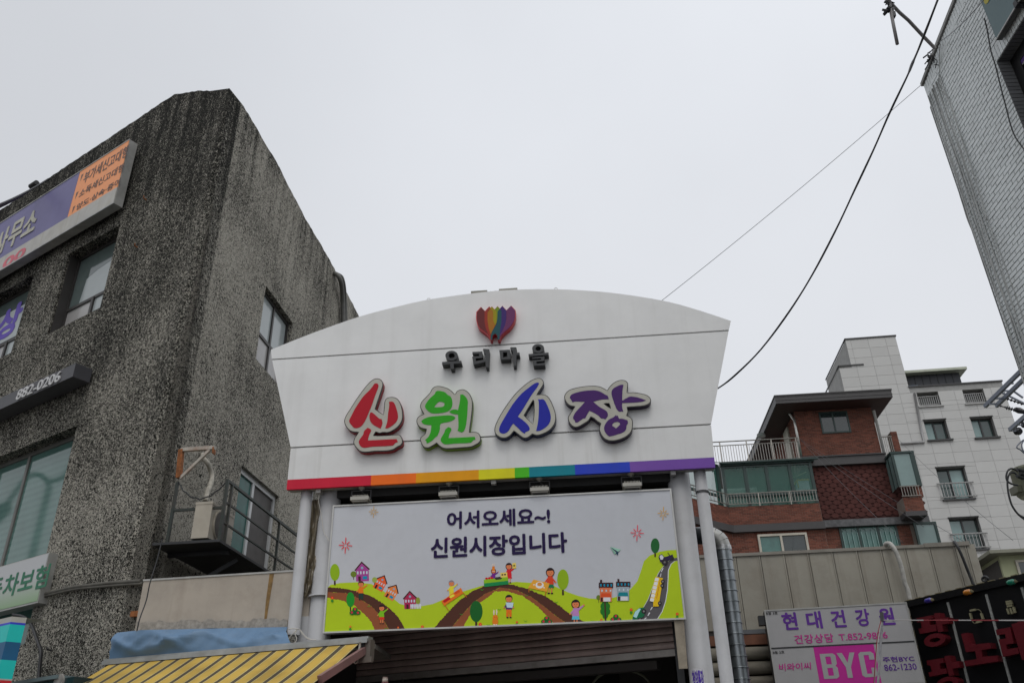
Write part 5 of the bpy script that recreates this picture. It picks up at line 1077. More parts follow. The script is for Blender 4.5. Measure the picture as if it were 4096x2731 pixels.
def slab(q, p): q.prism(p, None, .0065)
Bp = [(0, 0), (.72, 0), (.86, .08), (.86, .42), (.76, .5), (.86, .58), (.86, .92), (.72, 1), (0, 1)]
H1 = [(.28, .12), (.58, .12), (.58, .43), (.28, .43)]; H2 = [(.28, .57), (.58, .57), (.58, .88), (.28, .88)]
mp_ = lambda k, p: [(uu0+w3*k+x*w3, zl0+(zl1-zl0)*y) for x, y in p]
q.prism(mp_(0, Bp), None, .0065, [mp_(0, H1), mp_(0, H2)])
q.prism(mp_(1, [(.32, 0), (.60, 0), (.60, .42), (.95, 1), (.67, 1), (.46, .60), (.25, 1), (-.05, 1), (.32, .42)]), None, .0065)
q.prism(mp_(2, [(.14, .08), (.28, 0), (.84, 0), (.98, .08), (.98, .36), (.70, .36), (.70, .13), (.42, .13), (.42, .87), (.70, .87), (.70, .68), (.98, .68), (.98, .92), (.84, 1), (.28, 1), (.14, .92)]), None, .0065)
q.build('block_letters', SW)
# ------------------------------------------------------------------ line pole with red and white string
lp = thing('line_pole', 'thin grey pole holding a red and white string in front of the shop signs', 'pole', WD, W3(3528, 2473, 13).x, 0, -13)
a = W3(3530, 2462, 13); b = W3(3512, 2731, 13); b2 = a+(b-a)*1.0
ft = Vector((a.x+(b.x-a.x)*(a.z/(a.z-b.z)), 13, 0))
q = MB(lp, WD); q.tubew([ft, a], .018, 8); q.build('pole', mat('grey_cloth_wrapped_pole', (.22, .22, .23), .7, var=.2, vs=20)); q = MB(lp, WD); q.tubew([a+(ft-a)*.02, a+Vector((0, 0, .05))], .026, 8); q.build('tip', DARK)
ln = thing('string_line', 'taut red and white twisted string leading right from the thin pole', 'string', WD, 6, 3.5, -13)
RS = mat('red_string', (.30, .03, .04), .6); WS = mat('white_string', (.5, .48, .47), .6)
e1 = W3(3534, 2479, 13); e2 = W3(4250, 2480, 9.5)
for k in range(14):
    q = MB(ln, WD); q.tubew([e1.lerp(e2, k/14), e1.lerp(e2, (k+1)/14)], .0075, 6); q.build('strand', RS if k in (4, 5, 6, 8, 9) else WS)
for pts, mm in (((a, W3(3520, 2520, 12.98), W3(3508, 2600, 12.95), W3(3498, 2731, 12.95), W3(3496, 2780, 12.95)), WS), ((a, W3(3512, 2530, 12.97), W3(3502, 2630, 12.94), W3(3494, 2760, 12.94)), RS)):
    q = MB(ln, WD); q.tubew(catw(pts, 4), .006, 5); q.build('hanging_strand', mm)
# ------------------------------------------------------------------ karaoke sign
kx = crop(3600, 2200, .33857)
ks = thing('karaoke_sign', 'black karaoke sign board with deep dark red Korean letters and coloured bulbs along its top', 'sign', K_, 1.5, 2)
KB = mat('glossy_black_board', (.008, .008, .009), .3, var=.2, vs=1)
zt = (K_.uv(*kx(105, 605))[1]+K_.uv(*kx(1465, 278))[1])/2; uL = (K_.uv(*kx(105, 605))[0]+K_.uv(*kx(300, 1568))[0])/2
zlip = K_.uv(*kx(560, 575))[1]; uE = 5.0
q = MB(ks, K_); q.box(uL, uE, -.35, 0, zt-3.2, zlip); q.build('board', KB)
q = MB(ks, K_); q.box(uL-.02, uE, -.35, .07, zlip, zt); q.build('top_lip', KB)
for k in range(20):
    u = uL+.02+k*.21; q = MB(ks, K_); q.box(u, u+.115, -.04, .075, zt, zt+.014); q.build('neon_clip', mat('khaki_clip', (.22, .19, .11), .6, var=.3))
for k in range(12):
    z = zt-.25-k*.26; q = MB(ks, K_); q.box(uL-.018, uL-.004, -.04, .0, z-.12, z); q.build('neon_clip', mat('khaki_clip', (.22, .19, .11)))
for x, y, c_, lab in ((335, 593, (.04, .03, .25), 'violet bulb'), (798, 494, (.55, .20, .02), 'orange bulb'), (1313, 377, (.01, .22, .13), 'green bulb')):
    u, z = K_.uv(x=kx(x, y)[0], y=kx(x, y)[1], off=.11); q = MB(ks, K_)
    q.tube([(u-.075, .11, z), (u-.065, .11, z), (u-.03, .11, z), (u+.045, .11, z), (u+.07, .11, z), (u+.08, .11, z)], [.015, .035, .045, .045, .035, .02], 14)
    o = q.build('bulb', mat('bulb_'+lab.split()[0], c_, .12, var=.05, spec=.8)); o['label'] = lab
    q = MB(ks, K_); q.tube([(u+.07, .11, z), (u+.115, .11, z-.01)], [.036, .008], 10); q.build('bulb_cap', mat('khaki_clip', (.22, .19, .11)))
STR = mat('led_strip', (.34, .35, .33), .5, var=.3, vs=30)
for a_, b_, z1_, z0_ in (((575, 612), (805, 1560), None, None), ((1025, 517), (1310, 1560), None, None), ((1445, 437), (1460, 500), None, None)):
    u = (K_.uv(*kx(*a_))[0]+K_.uv(*kx(*b_))[0])/2; z = K_.uv(*kx(*a_))[1]
    q = MB(ks, K_); q.box(u-.02, u+.02, 0, .02, zt-3.1, z); q.build('light_strip', STR)
RL = mat('dark_red_letter', (.12, .008, .014), .4, var=.15)
KD = .15
def kt(body, ul, zl_, ur, zr_):
    a = K_.uv(*kx(*ul), KD); b = K_.uv(*kx(*zr_), KD)
for nm, strokes in (('letter_first', [[(195,800),(375,765),(385,800),(345,812),(352,880),(425,870),(432,950),(235,985),(218,925),(258,915),(245,845),(200,850)], [(400,745),(460,735),(480,800),(565,790),(575,860),(495,875),(510,955),(450,965)]]),
                    ('letter_second', [[(315,1300),(500,1270),(515,1325),(470,1335),(475,1400),(545,1390),(555,1450),(350,1490),(335,1440),(375,1430),(360,1360),(320,1352)], [(520,1250),(585,1240),(605,1320),(690,1305),(705,1380),(620,1395),(635,1475),(578,1482)]]),
                    ('letter_third', [[(720,985),(790,972),(830,1100),(875,1110),(1060,1090),(1075,1155),(960,1180),(972,1255),(1150,1240),(1160,1308),(775,1368),(755,1305),(905,1282),(888,1188),(780,1200)]]),
                    ('letter_fourth', [[(1130,935),(1300,905),(1345,1095),(1252,1112),(1262,1165),(1390,1145),(1405,1215),(1215,1255),(1165,1050),(1250,1040),(1240,985),(1145,1002)], [(1315,870),(1380,855),(1400,835),(1465,825),(1500,900),(1500,1290),(1440,1290)]])):
    q = MB(ks, K_)
    for s_ in strokes: q.prism([K_.uv(*kx(*p), KD) for p in s_], .0, KD)
    q.build('letter', RL)
for cx_, cy_ in ((410, 1057), (560, 1568)):
    q = MB(ks, K_); o_ = [K_.uv(*kx(cx_+128*math.cos(a_), cy_+78*math.sin(a_)-20*math.cos(a_)), KD) for a_ in [k*math.pi/14 for k in range(28)]]; i_ = [K_.uv(*kx(cx_+65*math.cos(a_), cy_+26*math.sin(a_)-10*math.cos(a_)), KD) for a_ in [k*math.pi/12 for k in range(24)]]
    q.prism(o_, .0, KD, [i_]); q.build('letter', RL)
CL = mat('pale_neon_fitting', (.30, .28, .17), .5)
for segs in ((((830, 712), (893, 700)), ((830, 740), (848, 810)), ((960, 742), (982, 812)), ((905, 850), (965, 836))), (((1255, 610), (1320, 598)), ((1260, 635), (1330, 622)), ((1270, 662), (1330, 650)), ((1268, 685), (1292, 752)), ((1308, 680), (1330, 750)), ((1342, 668), (1362, 738)))):
    for a_, b_ in segs:
        q = MB(ks, K_); A_ = K_.uv(*kx(*a_), .05); B_ = K_.uv(*kx(*b_), .05); q.bar((A_[0], .05, A_[1]), (B_[0], .05, B_[1]), .035, .03); q.build('neon_fitting', CL)
q = MB(ks, K_); q.tubew(catw([K_.P(*kx(x, y), .05) for x, y in ((893, 700), (930, 700), (955, 720), (962, 745))], 4), .005, 5); q.tubew(catw([K_.P(*kx(x, y), .05) for x, y in ((848, 812), (865, 850), (885, 862), (905, 850))], 4), .005, 5); q.build('neon_wire', CL)
q = MB(ks, K_); q.tubew([K_.P(*kx(1005+32*math.cos(k*math.pi/8), 340+30*math.sin(k*math.pi/8)), -.1) for k in range(17)], .022, 8); q.build('lifting_ring', DARK)
# ------------------------------------------------------------------ brick villa
v1 = crop(2750, 1300, .60587)
RAILM = mat('weathered_steel_rail', (.34, .32, .29), .4, .5, var=.2, vs=4)
BM = mat('red_brick', (.165, .055, .034), .85, var=.12, vs=1.2, rnd=.38); MO = mat('mortar_grey', (.24, .20, .17), .9, var=.1)
vl = thing('brick_villa', 'red brick house with green glazed balcony, hexagonal shingle wall and dark overhanging roof', 'building', V, 0, 0)
FAS = mat('dark_roof_fascia', (.048, .045, .045), .5, var=.1); SOF = mat('brown_soffit', (.045, .018, .014), .7)
oW = -.9
pl_, pr_ = V.uv(*v1(705, 580), oW)[0], V.uv(*v1(1215, 560), oW)[0]; pzb = V.uv(*v1(770, 875), oW)[1]
fz0 = V.uv(*v1(900, 500), .1)[1]; fz1 = V.uv(*v1(900, 452), .1)[1]; fu0 = V.uv(*v1(575, 465), .1)[0]; fu1 = V.uv(*v1(1343, 425), .1)[0]
q = MB(vl, V); q.box(pl_, pr_, -7.0, oW, pzb-.3, fz0+.1); q.build('penthouse_wall', MO)
q = MB(vl, V); q.box(fu0, fu1, -8.4, .1, fz0, fz1); q.build('roof_fascia', FAS)
q = MB(vl, V); q.box(fu0+.05, fu1-.05, -8.35, .05, fz0-.02, fz0-.003); q.build('soffit', SOF)
q = MB(vl, V); q.box(fu0-.03, fu1+.03, -8.4, .13, fz1, fz1+.05); q.box(fu0-.015, fu1+.015, .1, .115, fz0+.14, fz0+.17); q.box(fu0-.015, fu1+.015, .1, .115, fz0+.3, fz0+.32); q.build('gutter_edge', FAS)
wv = rect(V, v1(862, 578), v1(1082, 708), oW)
bricks(vl, V, pl_, pr_, pzb, fz0, oW, BM, hole=wv, n_ind=150)
DG_ = mat('dark_green_frame', (.012, .035, .03), .4); DP = mat('dark_glass', (.02, .032, .032), .06, var=.2, spec=.9)
window(vl, V, wv, oW+.0, DG_, DP, (.47,), (), .07, .05)
VS = Pl(None, -4.7+90+180, pt=V.w(pl_, oW, 0))       # left flank faces left
n0 = len([1]); 
q = MB(vl, V); k = 0
zz_ = pzb
while zz_ < fz0:
    u_ = 0
    while u_ < 6: 
        q.ct = random.random(); a_ = oW-u_-.19 - (.1 if k % 2 else 0); b_ = a_+.18
        q.box(pl_-.012, pl_, a_, min(b_, oW), zz_, zz_+.057); u_ += .2
    zz_ += .067; k += 1
o = q.build('flank_brickwork', BM); o['kind'] = 'stuff'
q = MB(vl, V); q.tube([(pl_-.15, oW-.25, fz0), (pl_-.08, oW+.1, fz0-.5), (pl_-.08, oW+.1, pzb)], .055, 10); q.build('downpipe', STEEL)
q = MB(vl, V); q.tube([(pr_+.07, oW+.05, fz0-.2), (pr_+.07, oW+.05, pzb-.2)], .06, 10); q.build('downpipe', mat('white_downpipe', (.5, .5, .48), .5))
q = MB(vl, V); A_ = V.uv(*v1(567, 712), oW); q.tube([(A_[0], oW-2.5, fz0-.03), (A_[0], oW-2.5, fz0-.16)], .2, 14); q.build('soffit_lamp', mat('opal_lamp', (.5, .5, .5), .3))
A_ = V.uv(*v1(640, 840), oW-1.0); q = MB(vl, V); q.box(pl_-.08, pl_-.012, oW-2.4, oW-1.5, pzb-.2, pzb+2.1); q.build('terrace_door', mat('cream_door', (.42, .40, .34), .6))
bz0, bz1 = V.uv(*v1(820, 937), oW)[1], V.uv(*v1(785, 878), oW)[1]; bu1 = V.uv(*v1(1288, 865), oW)[0]; bu0 = V.uv(*v1(800, 880), oW)[0]
q = MB(vl, V); q.box(bu0-.6, bu1+.05, oW, oW+.18, bz0, bz1); q.box(bu0-.6, bu1+.1, oW, oW+.24, bz1-.05, bz1); q.build('string_course', FAS)
# shingles
sz0 = V.uv(*v1(893, 1297), oW)[1]; su0 = V.uv(*v1(850, 1090), oW)[0]-.15; su1 = V.uv(*v1(1360, 1100), oW)[0]+1.1
q = MB(vl, V); q.box(su0, su1, -6, oW-.02, 0, bz0+.02); q.build('shingle_backing', mat('dark_red_felt', (.05, .014, .012), .9))
SHG = mat('red_hex_shingle', (.075, .022, .018), .92, var=.2, vs=12, rnd=.14, bump=.3)
sw_, shh = .36, .20; me = bpy.data.meshes.new('shingle')
hv = [(0, -.012, 0), (sw_*.28, -.013, -shh*.5), (sw_*.72, -.013, -shh*.5), (sw_, -.012, 0), (sw_*.72, -.004, shh*.6), (sw_*.28, -.004, shh*.6)]
me.from_pydata(hv + [(a_, 0, c_) for a_, b_, c_ in hv], [], [(0, 1, 2, 3, 4, 5)] + [(i, (i+1) % 6, 6+(i+1) % 6, 6+i) for i in range(6)]); me.materials.append(SHG)
z = bz0-.12; k = 0; cnt = 0
while z > sz0+.05:
    u = su0 - (sw_/2 if k % 2 else 0)
    while u < su1-.2:
        if u > su0-.05 and cnt < 300: inst('shingle', me, vl, vl, V, u, oW, z); cnt += 1
        u += sw_+.004
    z -= shh*.95; k += 1
# lower metal band across shingle wall and lower storey
lz1 = V.uv(*v1(893, 1297), oW)[1]; lz0 = lz1-.30
q = MB(vl, V); q.box(su0, su1, oW, oW+.22, lz0, lz1); q.build('string_course', mat('streaky_metal_band', (.09, .09, .092), .4, .4, var=.4, vs=5, streak=.6, dcol=(.2, .2, .2)))
# lower storey wall right part
def lw(x, y, o=oW): return V.uv(*v1(x, y), o)
gw_ = (lw(993, 1325)[0], lw(993, 1325)[1]-.02, lw(1372, 1300)[0], lw(1005, 1330)[1]-3.0)
q = MB(vl, V); q.box(su0, V.uv(3748, 2168, oW)[0], oW-.25, oW-.012, 0, lz0); q.build('lower_wall', MO)
bricks(vl, V, su0, gw_[0], lz0-2.9, lz0, oW-.012, BM)
bricks(vl, V, gw_[2], lw(1462, 1300)[0], lz0-2.9, lz0, oW-.012, BM)
q = MB(vl, V); q.box(gw_[0], gw_[2], oW-.6, oW-.26, gw_[3], gw_[1]); 
GP = mat('teal_pane', (.05, .15, .13), .08, var=.2, spec=.8)
window(vl, V, gw_, oW-.01, DG_, GP, (.33, .67), (), .09, .06)
GRL = mat('pale_grille', (.22, .33, .31), .5, .3)
for c_ in (1060, 1185, 1310):
    uu = lw(c_, 1330)[0]; q = MB(vl, V)
    for d_ in (-.3, -.1, .1, .3): q.bar((uu+d_, oW+.06, gw_[1]-.3), (uu+d_, oW+.06, gw_[3]), .025)
    for d_ in (-.2, .2): q.tube([(uu+d_+.1*math.cos(a_), oW+.06, gw_[1]-.25+.12*math.sin(a_)) for a_ in [k*math.pi/8 for k in range(9)]], .012, 5)
    q.build('window_grille', GRL)
gr2 = (lw(1466, 1312)[0], lz0-.02, V.uv(3748, 2168, oW)[0], lz0-2.6)
PGL = mat('pale_green_glass', (.16, .24, .23), .08, var=.2, vs=.6, spec=.8)
window(vl, V, gr2, oW+.35, DG_, PGL, (), (), .09, .08)
# left bay: brick parapet, glazed balcony, railing
bu0 = V.uv(*v1(278, 1250))[0]; bu1 = V.uv(*v1(882, 1230))[0]
pz1 = (V.uv(*v1(275, 1200))[1]+V.uv(*v1(870, 1170))[1])/2; pz0 = (V.uv(*v1(280, 1327))[1]+V.uv(*v1(893, 1300))[1])/2
CH_ = Pl(None, -4.7+42, pt=V.w(bu0, 0, 0))     # chamfer: its plane runs back to the left
q = MB(vl, V); q.box(bu0, bu1, -1.2, -.012, 0, pz1-.02); cl_ = 2.6
a = [q.ptw(CH_.w(-cl_, -.012, 0)), q.ptw(CH_.w(0, -.012, 0)), q.ptw(CH_.w(0, -.012, pz1-.02)), q.ptw(CH_.w(-cl_, -.012, pz1-.02)), q.ptw(CH_.w(-cl_, -.5, pz1-.02)), q.ptw(CH_.w(0.3, -.7, pz1-.02)), q.ptw(V.w(bu0, -1.2, pz1-.02))]
q.face(a[:4]); q.face((a[3], a[2], a[5], a[4])); q.box(-14, bu0-1.4, -6, -2.2, 0, pz1-.02); q.build('bay_wall', MO)
bricks(vl, V, bu0, bu1, pz0, pz1, -.012, BM, n_ind=150)
bricks(vl, CH_, -cl_, 0, pz0, pz1, -.012, BM)
q = MB(vl, V); q.box(bu0-.05, bu1+.02, -.02, .16, pz0-.30, pz0); q.build('string_course', FAS)
q = MB(vl, CH_); q.box(-cl_, 0.06, -.02, .16, pz0-.302, pz0-.002); q.build('string_course', FAS)
ww = rect(V, v1(458, 1385), v1(787, 1482)); ww = (ww[0], V.uv(*v1(458, 1385))[1], V.uv(*v1(775, 1375))[0]+.05, ww[1]-1.15)
bricks(vl, V, bu0, bu1, pz0-2.6, pz0-.30, -.012, BM, hole=(ww[0]-.01, ww[1]+.2, ww[2]+.01, ww[3]))
bricks(vl, CH_, -cl_, 0, pz0-2.6, pz0-.30, -.012, BM)
q = MB(vl, V); u = ww[0]-.1
while u < ww[2]+.05: q.ct = random.random(); q.box(u, u+.057, -.012, .002, ww[1]+.01, ww[1]+.19); u += .067
o = q.build('soldier_course', BM); o['kind'] = 'stuff'
window(vl, V, ww, 0, mat('cream_window_frame', (.46, .43, .36), .5), [GP, DP], (.47,), (), .09, .10)
# glazed balcony
gz1 = V.uv(*v1(540, 900))[1]; gzm = V.uv(*v1(540, 1098))[1]; gz0 = pz1
FRM = mat('grey_green_frame', (.05, .075, .07), .45); GGL = glass('green_glass', (.03, .14, .105), .05, .42, .7); GRF = mat('green_polycarbonate', (.0, .20, .13), .2, alpha=.6)
q = MB(vl, V); q.box(bu0+.05, bu1-.1, -2.9, -2.8, gz0, gz1+.85); q.build('balcony_rear_wall', mat('balcony_inner_wall', (.10, .11, .10), .9, var=.3))
xs2 = [262, 392, 535, 692, 812]; uu2 = [V.uv(*v1(x, 1000))[0] for x in xs2]
gu0, gu1 = bu0-.02, V.uv(*v1(835, 1000))[0]+.05; uu2[0] = gu0+.03; uu2[-1] = gu1-.05
for a_, b_ in zip(uu2, uu2[1:]):
    r = (a_, gz1-.05, b_, gzm); window(vl, V, r, -.30, FRM, GGL, (), (), .07, .06, 'window')
    q = MB(vl, V); q.box(a_+.04, b_-.04, -.28, -.27, gz0, gzm-.08); q.build('lower_pane', GGL)
for u in uu2: 
    q = MB(vl, V); q.box(u-.06, u+.06, -.34, -.22, gz0, gz1-.02); q.build('mullion', DG_)
q = MB(vl, V); q.box(gu0-.05, gu1+.12, -.40, -.16, gz1-.03, gz1+.06); q.box(gu0, gu1, -.3, -.2, gzm-.1, gzm); q.build('head_beam', DG_)
q = MB(vl, V); a = [q.pt(gu0-.1, -.05, gz1+.03), q.pt(gu1+.3, -.05, gz1+.03), q.pt(gu1+.3, -3.0, gz1+.75), q.pt(gu0-1.4, -3.0, gz1+.75)]; q.face(a); q.build('roof_sheet', GRF)
q = MB(vl, V)
for u in uu2: q.bar((u, -.1, gz1+.05), (u, -3.0, gz1+.73), .06)
q.bar((gu0-.1, -.05, gz1+.06), (gu1+.3, -.05, gz1+.06), .07); q.build('roof_frame', DG_)
q = MB(vl, CH_); q.box(-cl_, -.08, -.30, -.29, gz0, gz1-.02); q.build('side_pane', GGL)
q = MB(vl, CH_); q.box(-cl_, 0, -.34, -.24, gz1-.05, gz1+.05); q.box(-cl_, 0, -.34, -.24, gzm-.1, gzm); q.box(-.14, 0, -.34, -.24, gz0, gz1); q.build('side_frame', DG_)
q = MB(vl, CH_); a = [q.pt(0, -.0, gz1+.03), q.pt(-cl_, 0, gz1+.03), q.pt(-cl_, -1.5, gz1+.6), q.pt(0.1, -1.5, gz1+.6)]; q.face(a); q.build('roof_sheet', GRF)
bd = thing('rolled_quilt', 'pale quilted mat standing rolled inside the green glazed balcony', 'quilt', V, V.uv(*v1(330, 1060))[0], gz0, -.9)
QM = mat('pale_quilt', (.5, .62, .56), .9, var=.15, vs=3)
qa, qb = V.uv(*v1(225, 1000))[0], V.uv(*v1(475, 1000))[0]; q = MB(bd, V); q.csm = True
gr_ = []
for i in range(25):
    row = []
    for j in range(15):
        x = i/24; y = j/14; px_ = (qa+(qb-qa)*x); pz_ = gz0+.02+(V.uv(*v1(300, 1035))[1]-gz0)*y
        ed = min(x, 1-x, 1-y)*8; o_ = -.95+.25*(1-math.exp(-max(ed, 0)*1.5)) + .03*abs(math.sin((x*6+y*3)*math.pi))*abs(math.sin((x*6-y*3)*math.pi)); row.append(q.pt(px_, o_, pz_))
    gr_.append(row)
for r0, r1 in zip(gr_, gr_[1:]):
    for j in range(14): q.face((r0[j], r1[j], r1[j+1], r0[j+1]))
q.build('quilt', QM)
bx = thing('storage_box', 'pale blue box with yellow rim inside the right end of the green glazed balcony', 'box', V, V.uv(*v1(770, 1040))[0], gz0, -.6)
ua, za = V.uv(*v1(728, 1025), -.6); ub, zb_ = V.uv(*v1(808, 1070), -.6)
q = MB(bx, V); q.box(ua, ub, -1.1, -.6, zb_-.1, za); q.build('box_body', mat('pale_blue_box', (.55, .75, .78), .6)); q = MB(bx, V); q.box(ua-.05, ub+.02, -1.12, -.585, za-.02, za+.05); q.box(ua-.05, ua, -.6, -.585, zb_, za); q.build('rim', mat('yellow_rim', (.6, .5, .05), .6))
q = MB(bx, V); q.bar((ua-.2, -.7, za+.15), (ub, -.7, za+.4), .09, .03); q.build('loose_board', mat('pale_board', (.55, .55, .35), .7))
rz1 = V.uv(*v1(560, 1102), .05)[1]; rz0 = V.uv(*v1(560, 1170), .05)[1]
railing(vl, V, bu0-.03, bu1-.02, rz0, rz1, .05, RAILM, 30, .026, .013, posts=(bu0+1.3, bu0+2.6))
railing(vl, CH_, -cl_, -.02, rz0, rz1, .05, RAILM, 13, .026, .013)
# roof terrace railing
tz0 = V.uv(*v1(560, 888), -.4)[1]; tz1 = V.uv(*v1(560, 752), -.4)[1]; tzm = V.uv(*v1(560, 778), -.4)[1]
tu0 = V.uv(*v1(150, 800), -.4)[0]-1.5; tu1 = V.uv(*v1(735, 790), -.4)[0]
railing(vl, V, tu0, tu1, tz0, tz1, -.4, RAILM, 46, .028, .013, midz=tzm, posts=(V.uv(*v1(215, 800), -.4)[0], V.uv(*v1(392, 800), -.4)[0], V.uv(*v1(558, 800), -.4)[0], tu1-.1))
# right glazed box
ru0, ru1 = V.uv(*v1(1372, 950))[0], V.uv(*v1(1495, 950))[0]; rzt = V.uv(*v1(1352, 850))[1]; rzb = V.uv(*v1(1397, 1060))[1]
GL2 = mat('pale_green_glass', (.16, .24, .23), .08)
q = MB(vl, V); q.box(ru0, ru1, -.03, -.015, rzb, rzt); q.build('corner_glazing', PGL)
q = MB(vl, V); q.box(ru0-.02, ru0, -1.0, -.02, rzb, rzt); q.build('corner_glazing', PGL)
q = MB(vl, V); q.box(ru0-.05, ru0+.06, -.06, .03, rzb-.05, rzt); q.box(ru1-.02, ru1+.16, -.06, .03, rzb-.05, rzt+.02); q.box(ru0-.08, ru1+.16, -1.1, .05, rzt, rzt+.09); q.box(ru0-.04, ru0+.0, -.55, -.47, rzb, rzt); q.build('corner_frame', DG_)
pxr = V.uv(*v1(1566, 1200))[0]; pl0, pl1 = V.uv(*v1(1512, 1090))[0], V.uv(*v1(1552, 1090))[0]; railing(vl, V, ru0-.02, ru1+.02, rzb-.46, rzb-.05, .04, RAILM, 7, .026, .013)
q = MB(vl, V); q.box(ru0+.02, pxr, -1.0, -.03, lz1, rzb-.50); q.box(pl0, pl1, -1.0, -.03, rzb-.5, rzb+.02); q.build('bay_wall', MO)
bricks(vl, V, ru0+.02, pxr, lz1, rzb-.50, -.03, BM); bricks(vl, V, pl0, pl1, rzb-.5, rzb, -.03, BM)
q = MB(vl, V); q.box(ru0-.03, pxr+.04, -.9, .03, lz0+.12, lz1+.02); q.build('string_course', FAS)
# brick pier and small railing at roof right
q = MB(vl, V); pa, pb2 = V.uv(*v1(1352, 760), oW)[0], V.uv(*v1(1395, 760), oW)[0]; pzt = V.uv(*v1(1350, 702), oW)[1]
q.box(pa+.012, pb2, oW-.5, oW-.012, bz0, pzt); q.build('pier', MO); bricks(vl, V, pa, pb2, bz1, pzt, oW-.012, BM)
zra = V.uv(*v1(1300, 740), oW)[1]; railing(vl, V, pr_+.1, pa, V.uv(*v1(1300, 855), oW)[1], zra+.02, oW+.02, RAILM, 6, .028, .013)
# thin cables from the villa corner down to the right
for i, ((x0, y0), (x1, y1), sag, lab) in enumerate((((738, 745), (1900, 1470), .12, 'thin wire falling from the villa corner to lower right, topmost'), ((745, 755), (1560, 1330), .12, 'thin wire crossing the hexagonal shingles, lower one'), ((750, 760), (1430, 1440), .1, 'thin dark wire crossing the shingles, lowest'), ((1388, 750), (2150, 1420), .15, 'thin wire from the brick pier across the pale tiled tower'))):
    A_ = V.P(*v1(x0, y0), .3); B_ = W3(*v1(x1, y1), 22)
    k_ = thing('thin_wire', lab, 'wire', WD, A_.x, A_.z, -A_.y, 'thin wires strung from the villa'); q = MB(k_, WD)
    q.tubew([A_.lerp(B_, t_/16)-Vector((0, 0, sag*4*(t_/16)*(1-t_/16))) for t_ in range(17)], .006, 5); q.build('strand', DARK)
# ------------------------------------------------------------------ pale tiled tower
t1 = crop(3400, 1300, .63783)
tw = thing('tiled_apartment_tower', 'pale grey stone-tiled apartment building with stepped top and railed windows, far right', 'building', T, 0, 0)
TM = mat('grey_granite_tile', (.50, .50, .485), .6, var=.05, vs=.5, rnd=.045, bump=.05); TB = mat('tile_joint', (.31, .31, .30), .9)
def TU(x, y): return T.uv(*t1(x, y))
tl = T.uv(3381, 1358); tR1 = T.uv(3633, 1552)[0]; tl2 = T.uv(3356, 1467); zst = (T.uv(3585, 1346)[1]+tl[1])/2
zmid = tl2[1]; zr_ = (T.uv(3664, 1549)[1]+T.uv(4007, 1525)[1])/2; uRt = (T.uv(4007, 1525)[0]+T.uv(4096, 1800)[0])/2
ur1 = (T.uv(3585, 1346)[0]+tR1)/2
wins = []
def wr(a, b, c, d): r = ((TU(*a)[0]+TU(*c)[0])/2, (TU(*a)[1]+TU(*b)[1])/2, (TU(*b)[0]+TU(*d)[0])/2, (TU(*c)[1]+TU(*d)[1])/2); wins.append(r); return r
W1 = wr((418, 425), (553, 412), (438, 510), (572, 503)); W2 = wr((705, 405), (838, 397), (727, 492), (857, 485)); W3_ = wr((462, 598), (600, 590), (492, 722), (632, 714)); W4 = wr((755, 580), (892, 573), (788, 708), (928, 698))
W5 = wr((540, 893), (715, 887), (588, 1095), (775, 1083)); W6 = wr((620, 1208), (800, 1203), (667, 1407), (862, 1402))
poly_ = [(tl2[0], 0), (uRt, 0), (uRt, zr_), (ur1, zr_), (ur1, zst), (tl[0], zst), (tl[0], zmid), (tl2[0], zmid)]
q = MB(tw, T); q.prism(poly_, -.5, -.02, [rl(r) for r in wins]); q.build('front_wall', TB)
q = MB(tw, T); q.box(tl[0], ur1-.02, -6, -.5, 0, zst-.02); q.box(tl2[0], uRt-.02, -9, -.9, 0, zr_-.4); q.box(tl2[0], tl[0], -3.2, -.5, 0, zmid-.02); q.build('rear_block', mat('shaded_render_wall', (.32, .32, .31), .8))
bw_, bh_ = (TU(222, 90)[0]-TU(112, 92)[0]), 0
bh_ = (TU(5, 92)[1]-TU(30, 327)[1])/4
me_t = piece('facing_tile', 1, .02, 1, TM); uo = TU(112, 92)[0]; zo = zst; cnt = 0
def clip_cells(u0, u1, z0, z1):
    cells = [(u0, u1, z0, z1)]
    for r in wins:
        nc = []
        for a in cells:
            if a[0] >= r[2] or a[1] <= r[0] or a[2] >= r[1] or a[3] <= r[3]: nc.append(a); continue
            if a[2] < r[3]: nc.append((a[0], a[1], a[2], r[3]))
            if a[3] > r[1]: nc.append((a[0], a[1], r[1], a[3]))
            lo, hi = max(a[2], r[3]), min(a[3], r[1])
            if a[0] < r[0]: nc.append((a[0], r[0], lo, hi))
            if a[1] > r[2]: nc.append((r[2], a[1], lo, hi))
        cells = nc
    return cells
rest = MB(tw, T)
for i in range(-4, 14):
    for j in range(0, 34):
        u0, u1, z1_, z0_ = uo+bw_*i, uo+bw_*(i+1), zo-bh_*j, zo-bh_*(j+1)
        u1 = min(u1, uRt)
        if z1_ <= zr_+.01: lo, hi = tl2[0], uRt
        elif z1_ <= zmid+.01: lo, hi = tl2[0], ur1
        else: lo, hi = tl[0], ur1
        if z1_ > zr_ and u1 > ur1: u1 = min(u1, ur1)
        u0, u1 = max(u0, lo), min(u1, hi)
        if u1-u0 < .05 or z0_ < 8: continue
        for c_ in clip_cells(u0, u1, z0_, z1_):
            if c_[1]-c_[0] < .04 or c_[3]-c_[2] < .04: continue
            if cnt < 300 and z0_ > 13: inst('facing_tile', me_t, tw, tw, T, c_[0], -.02, c_[2], c_[1]-c_[0]-.014, c_[3]-c_[2]-.014); cnt += 1
            else: rest.ct = random.random(); rest.box(c_[0], c_[1]-.018, -.02, 0, c_[2], c_[3]-.018)
if rest.f: o = rest.build('tile_cladding', TM); o['kind'] = 'stuff'
TC = mat('dark_flashing', (.045, .045, .045), .5)
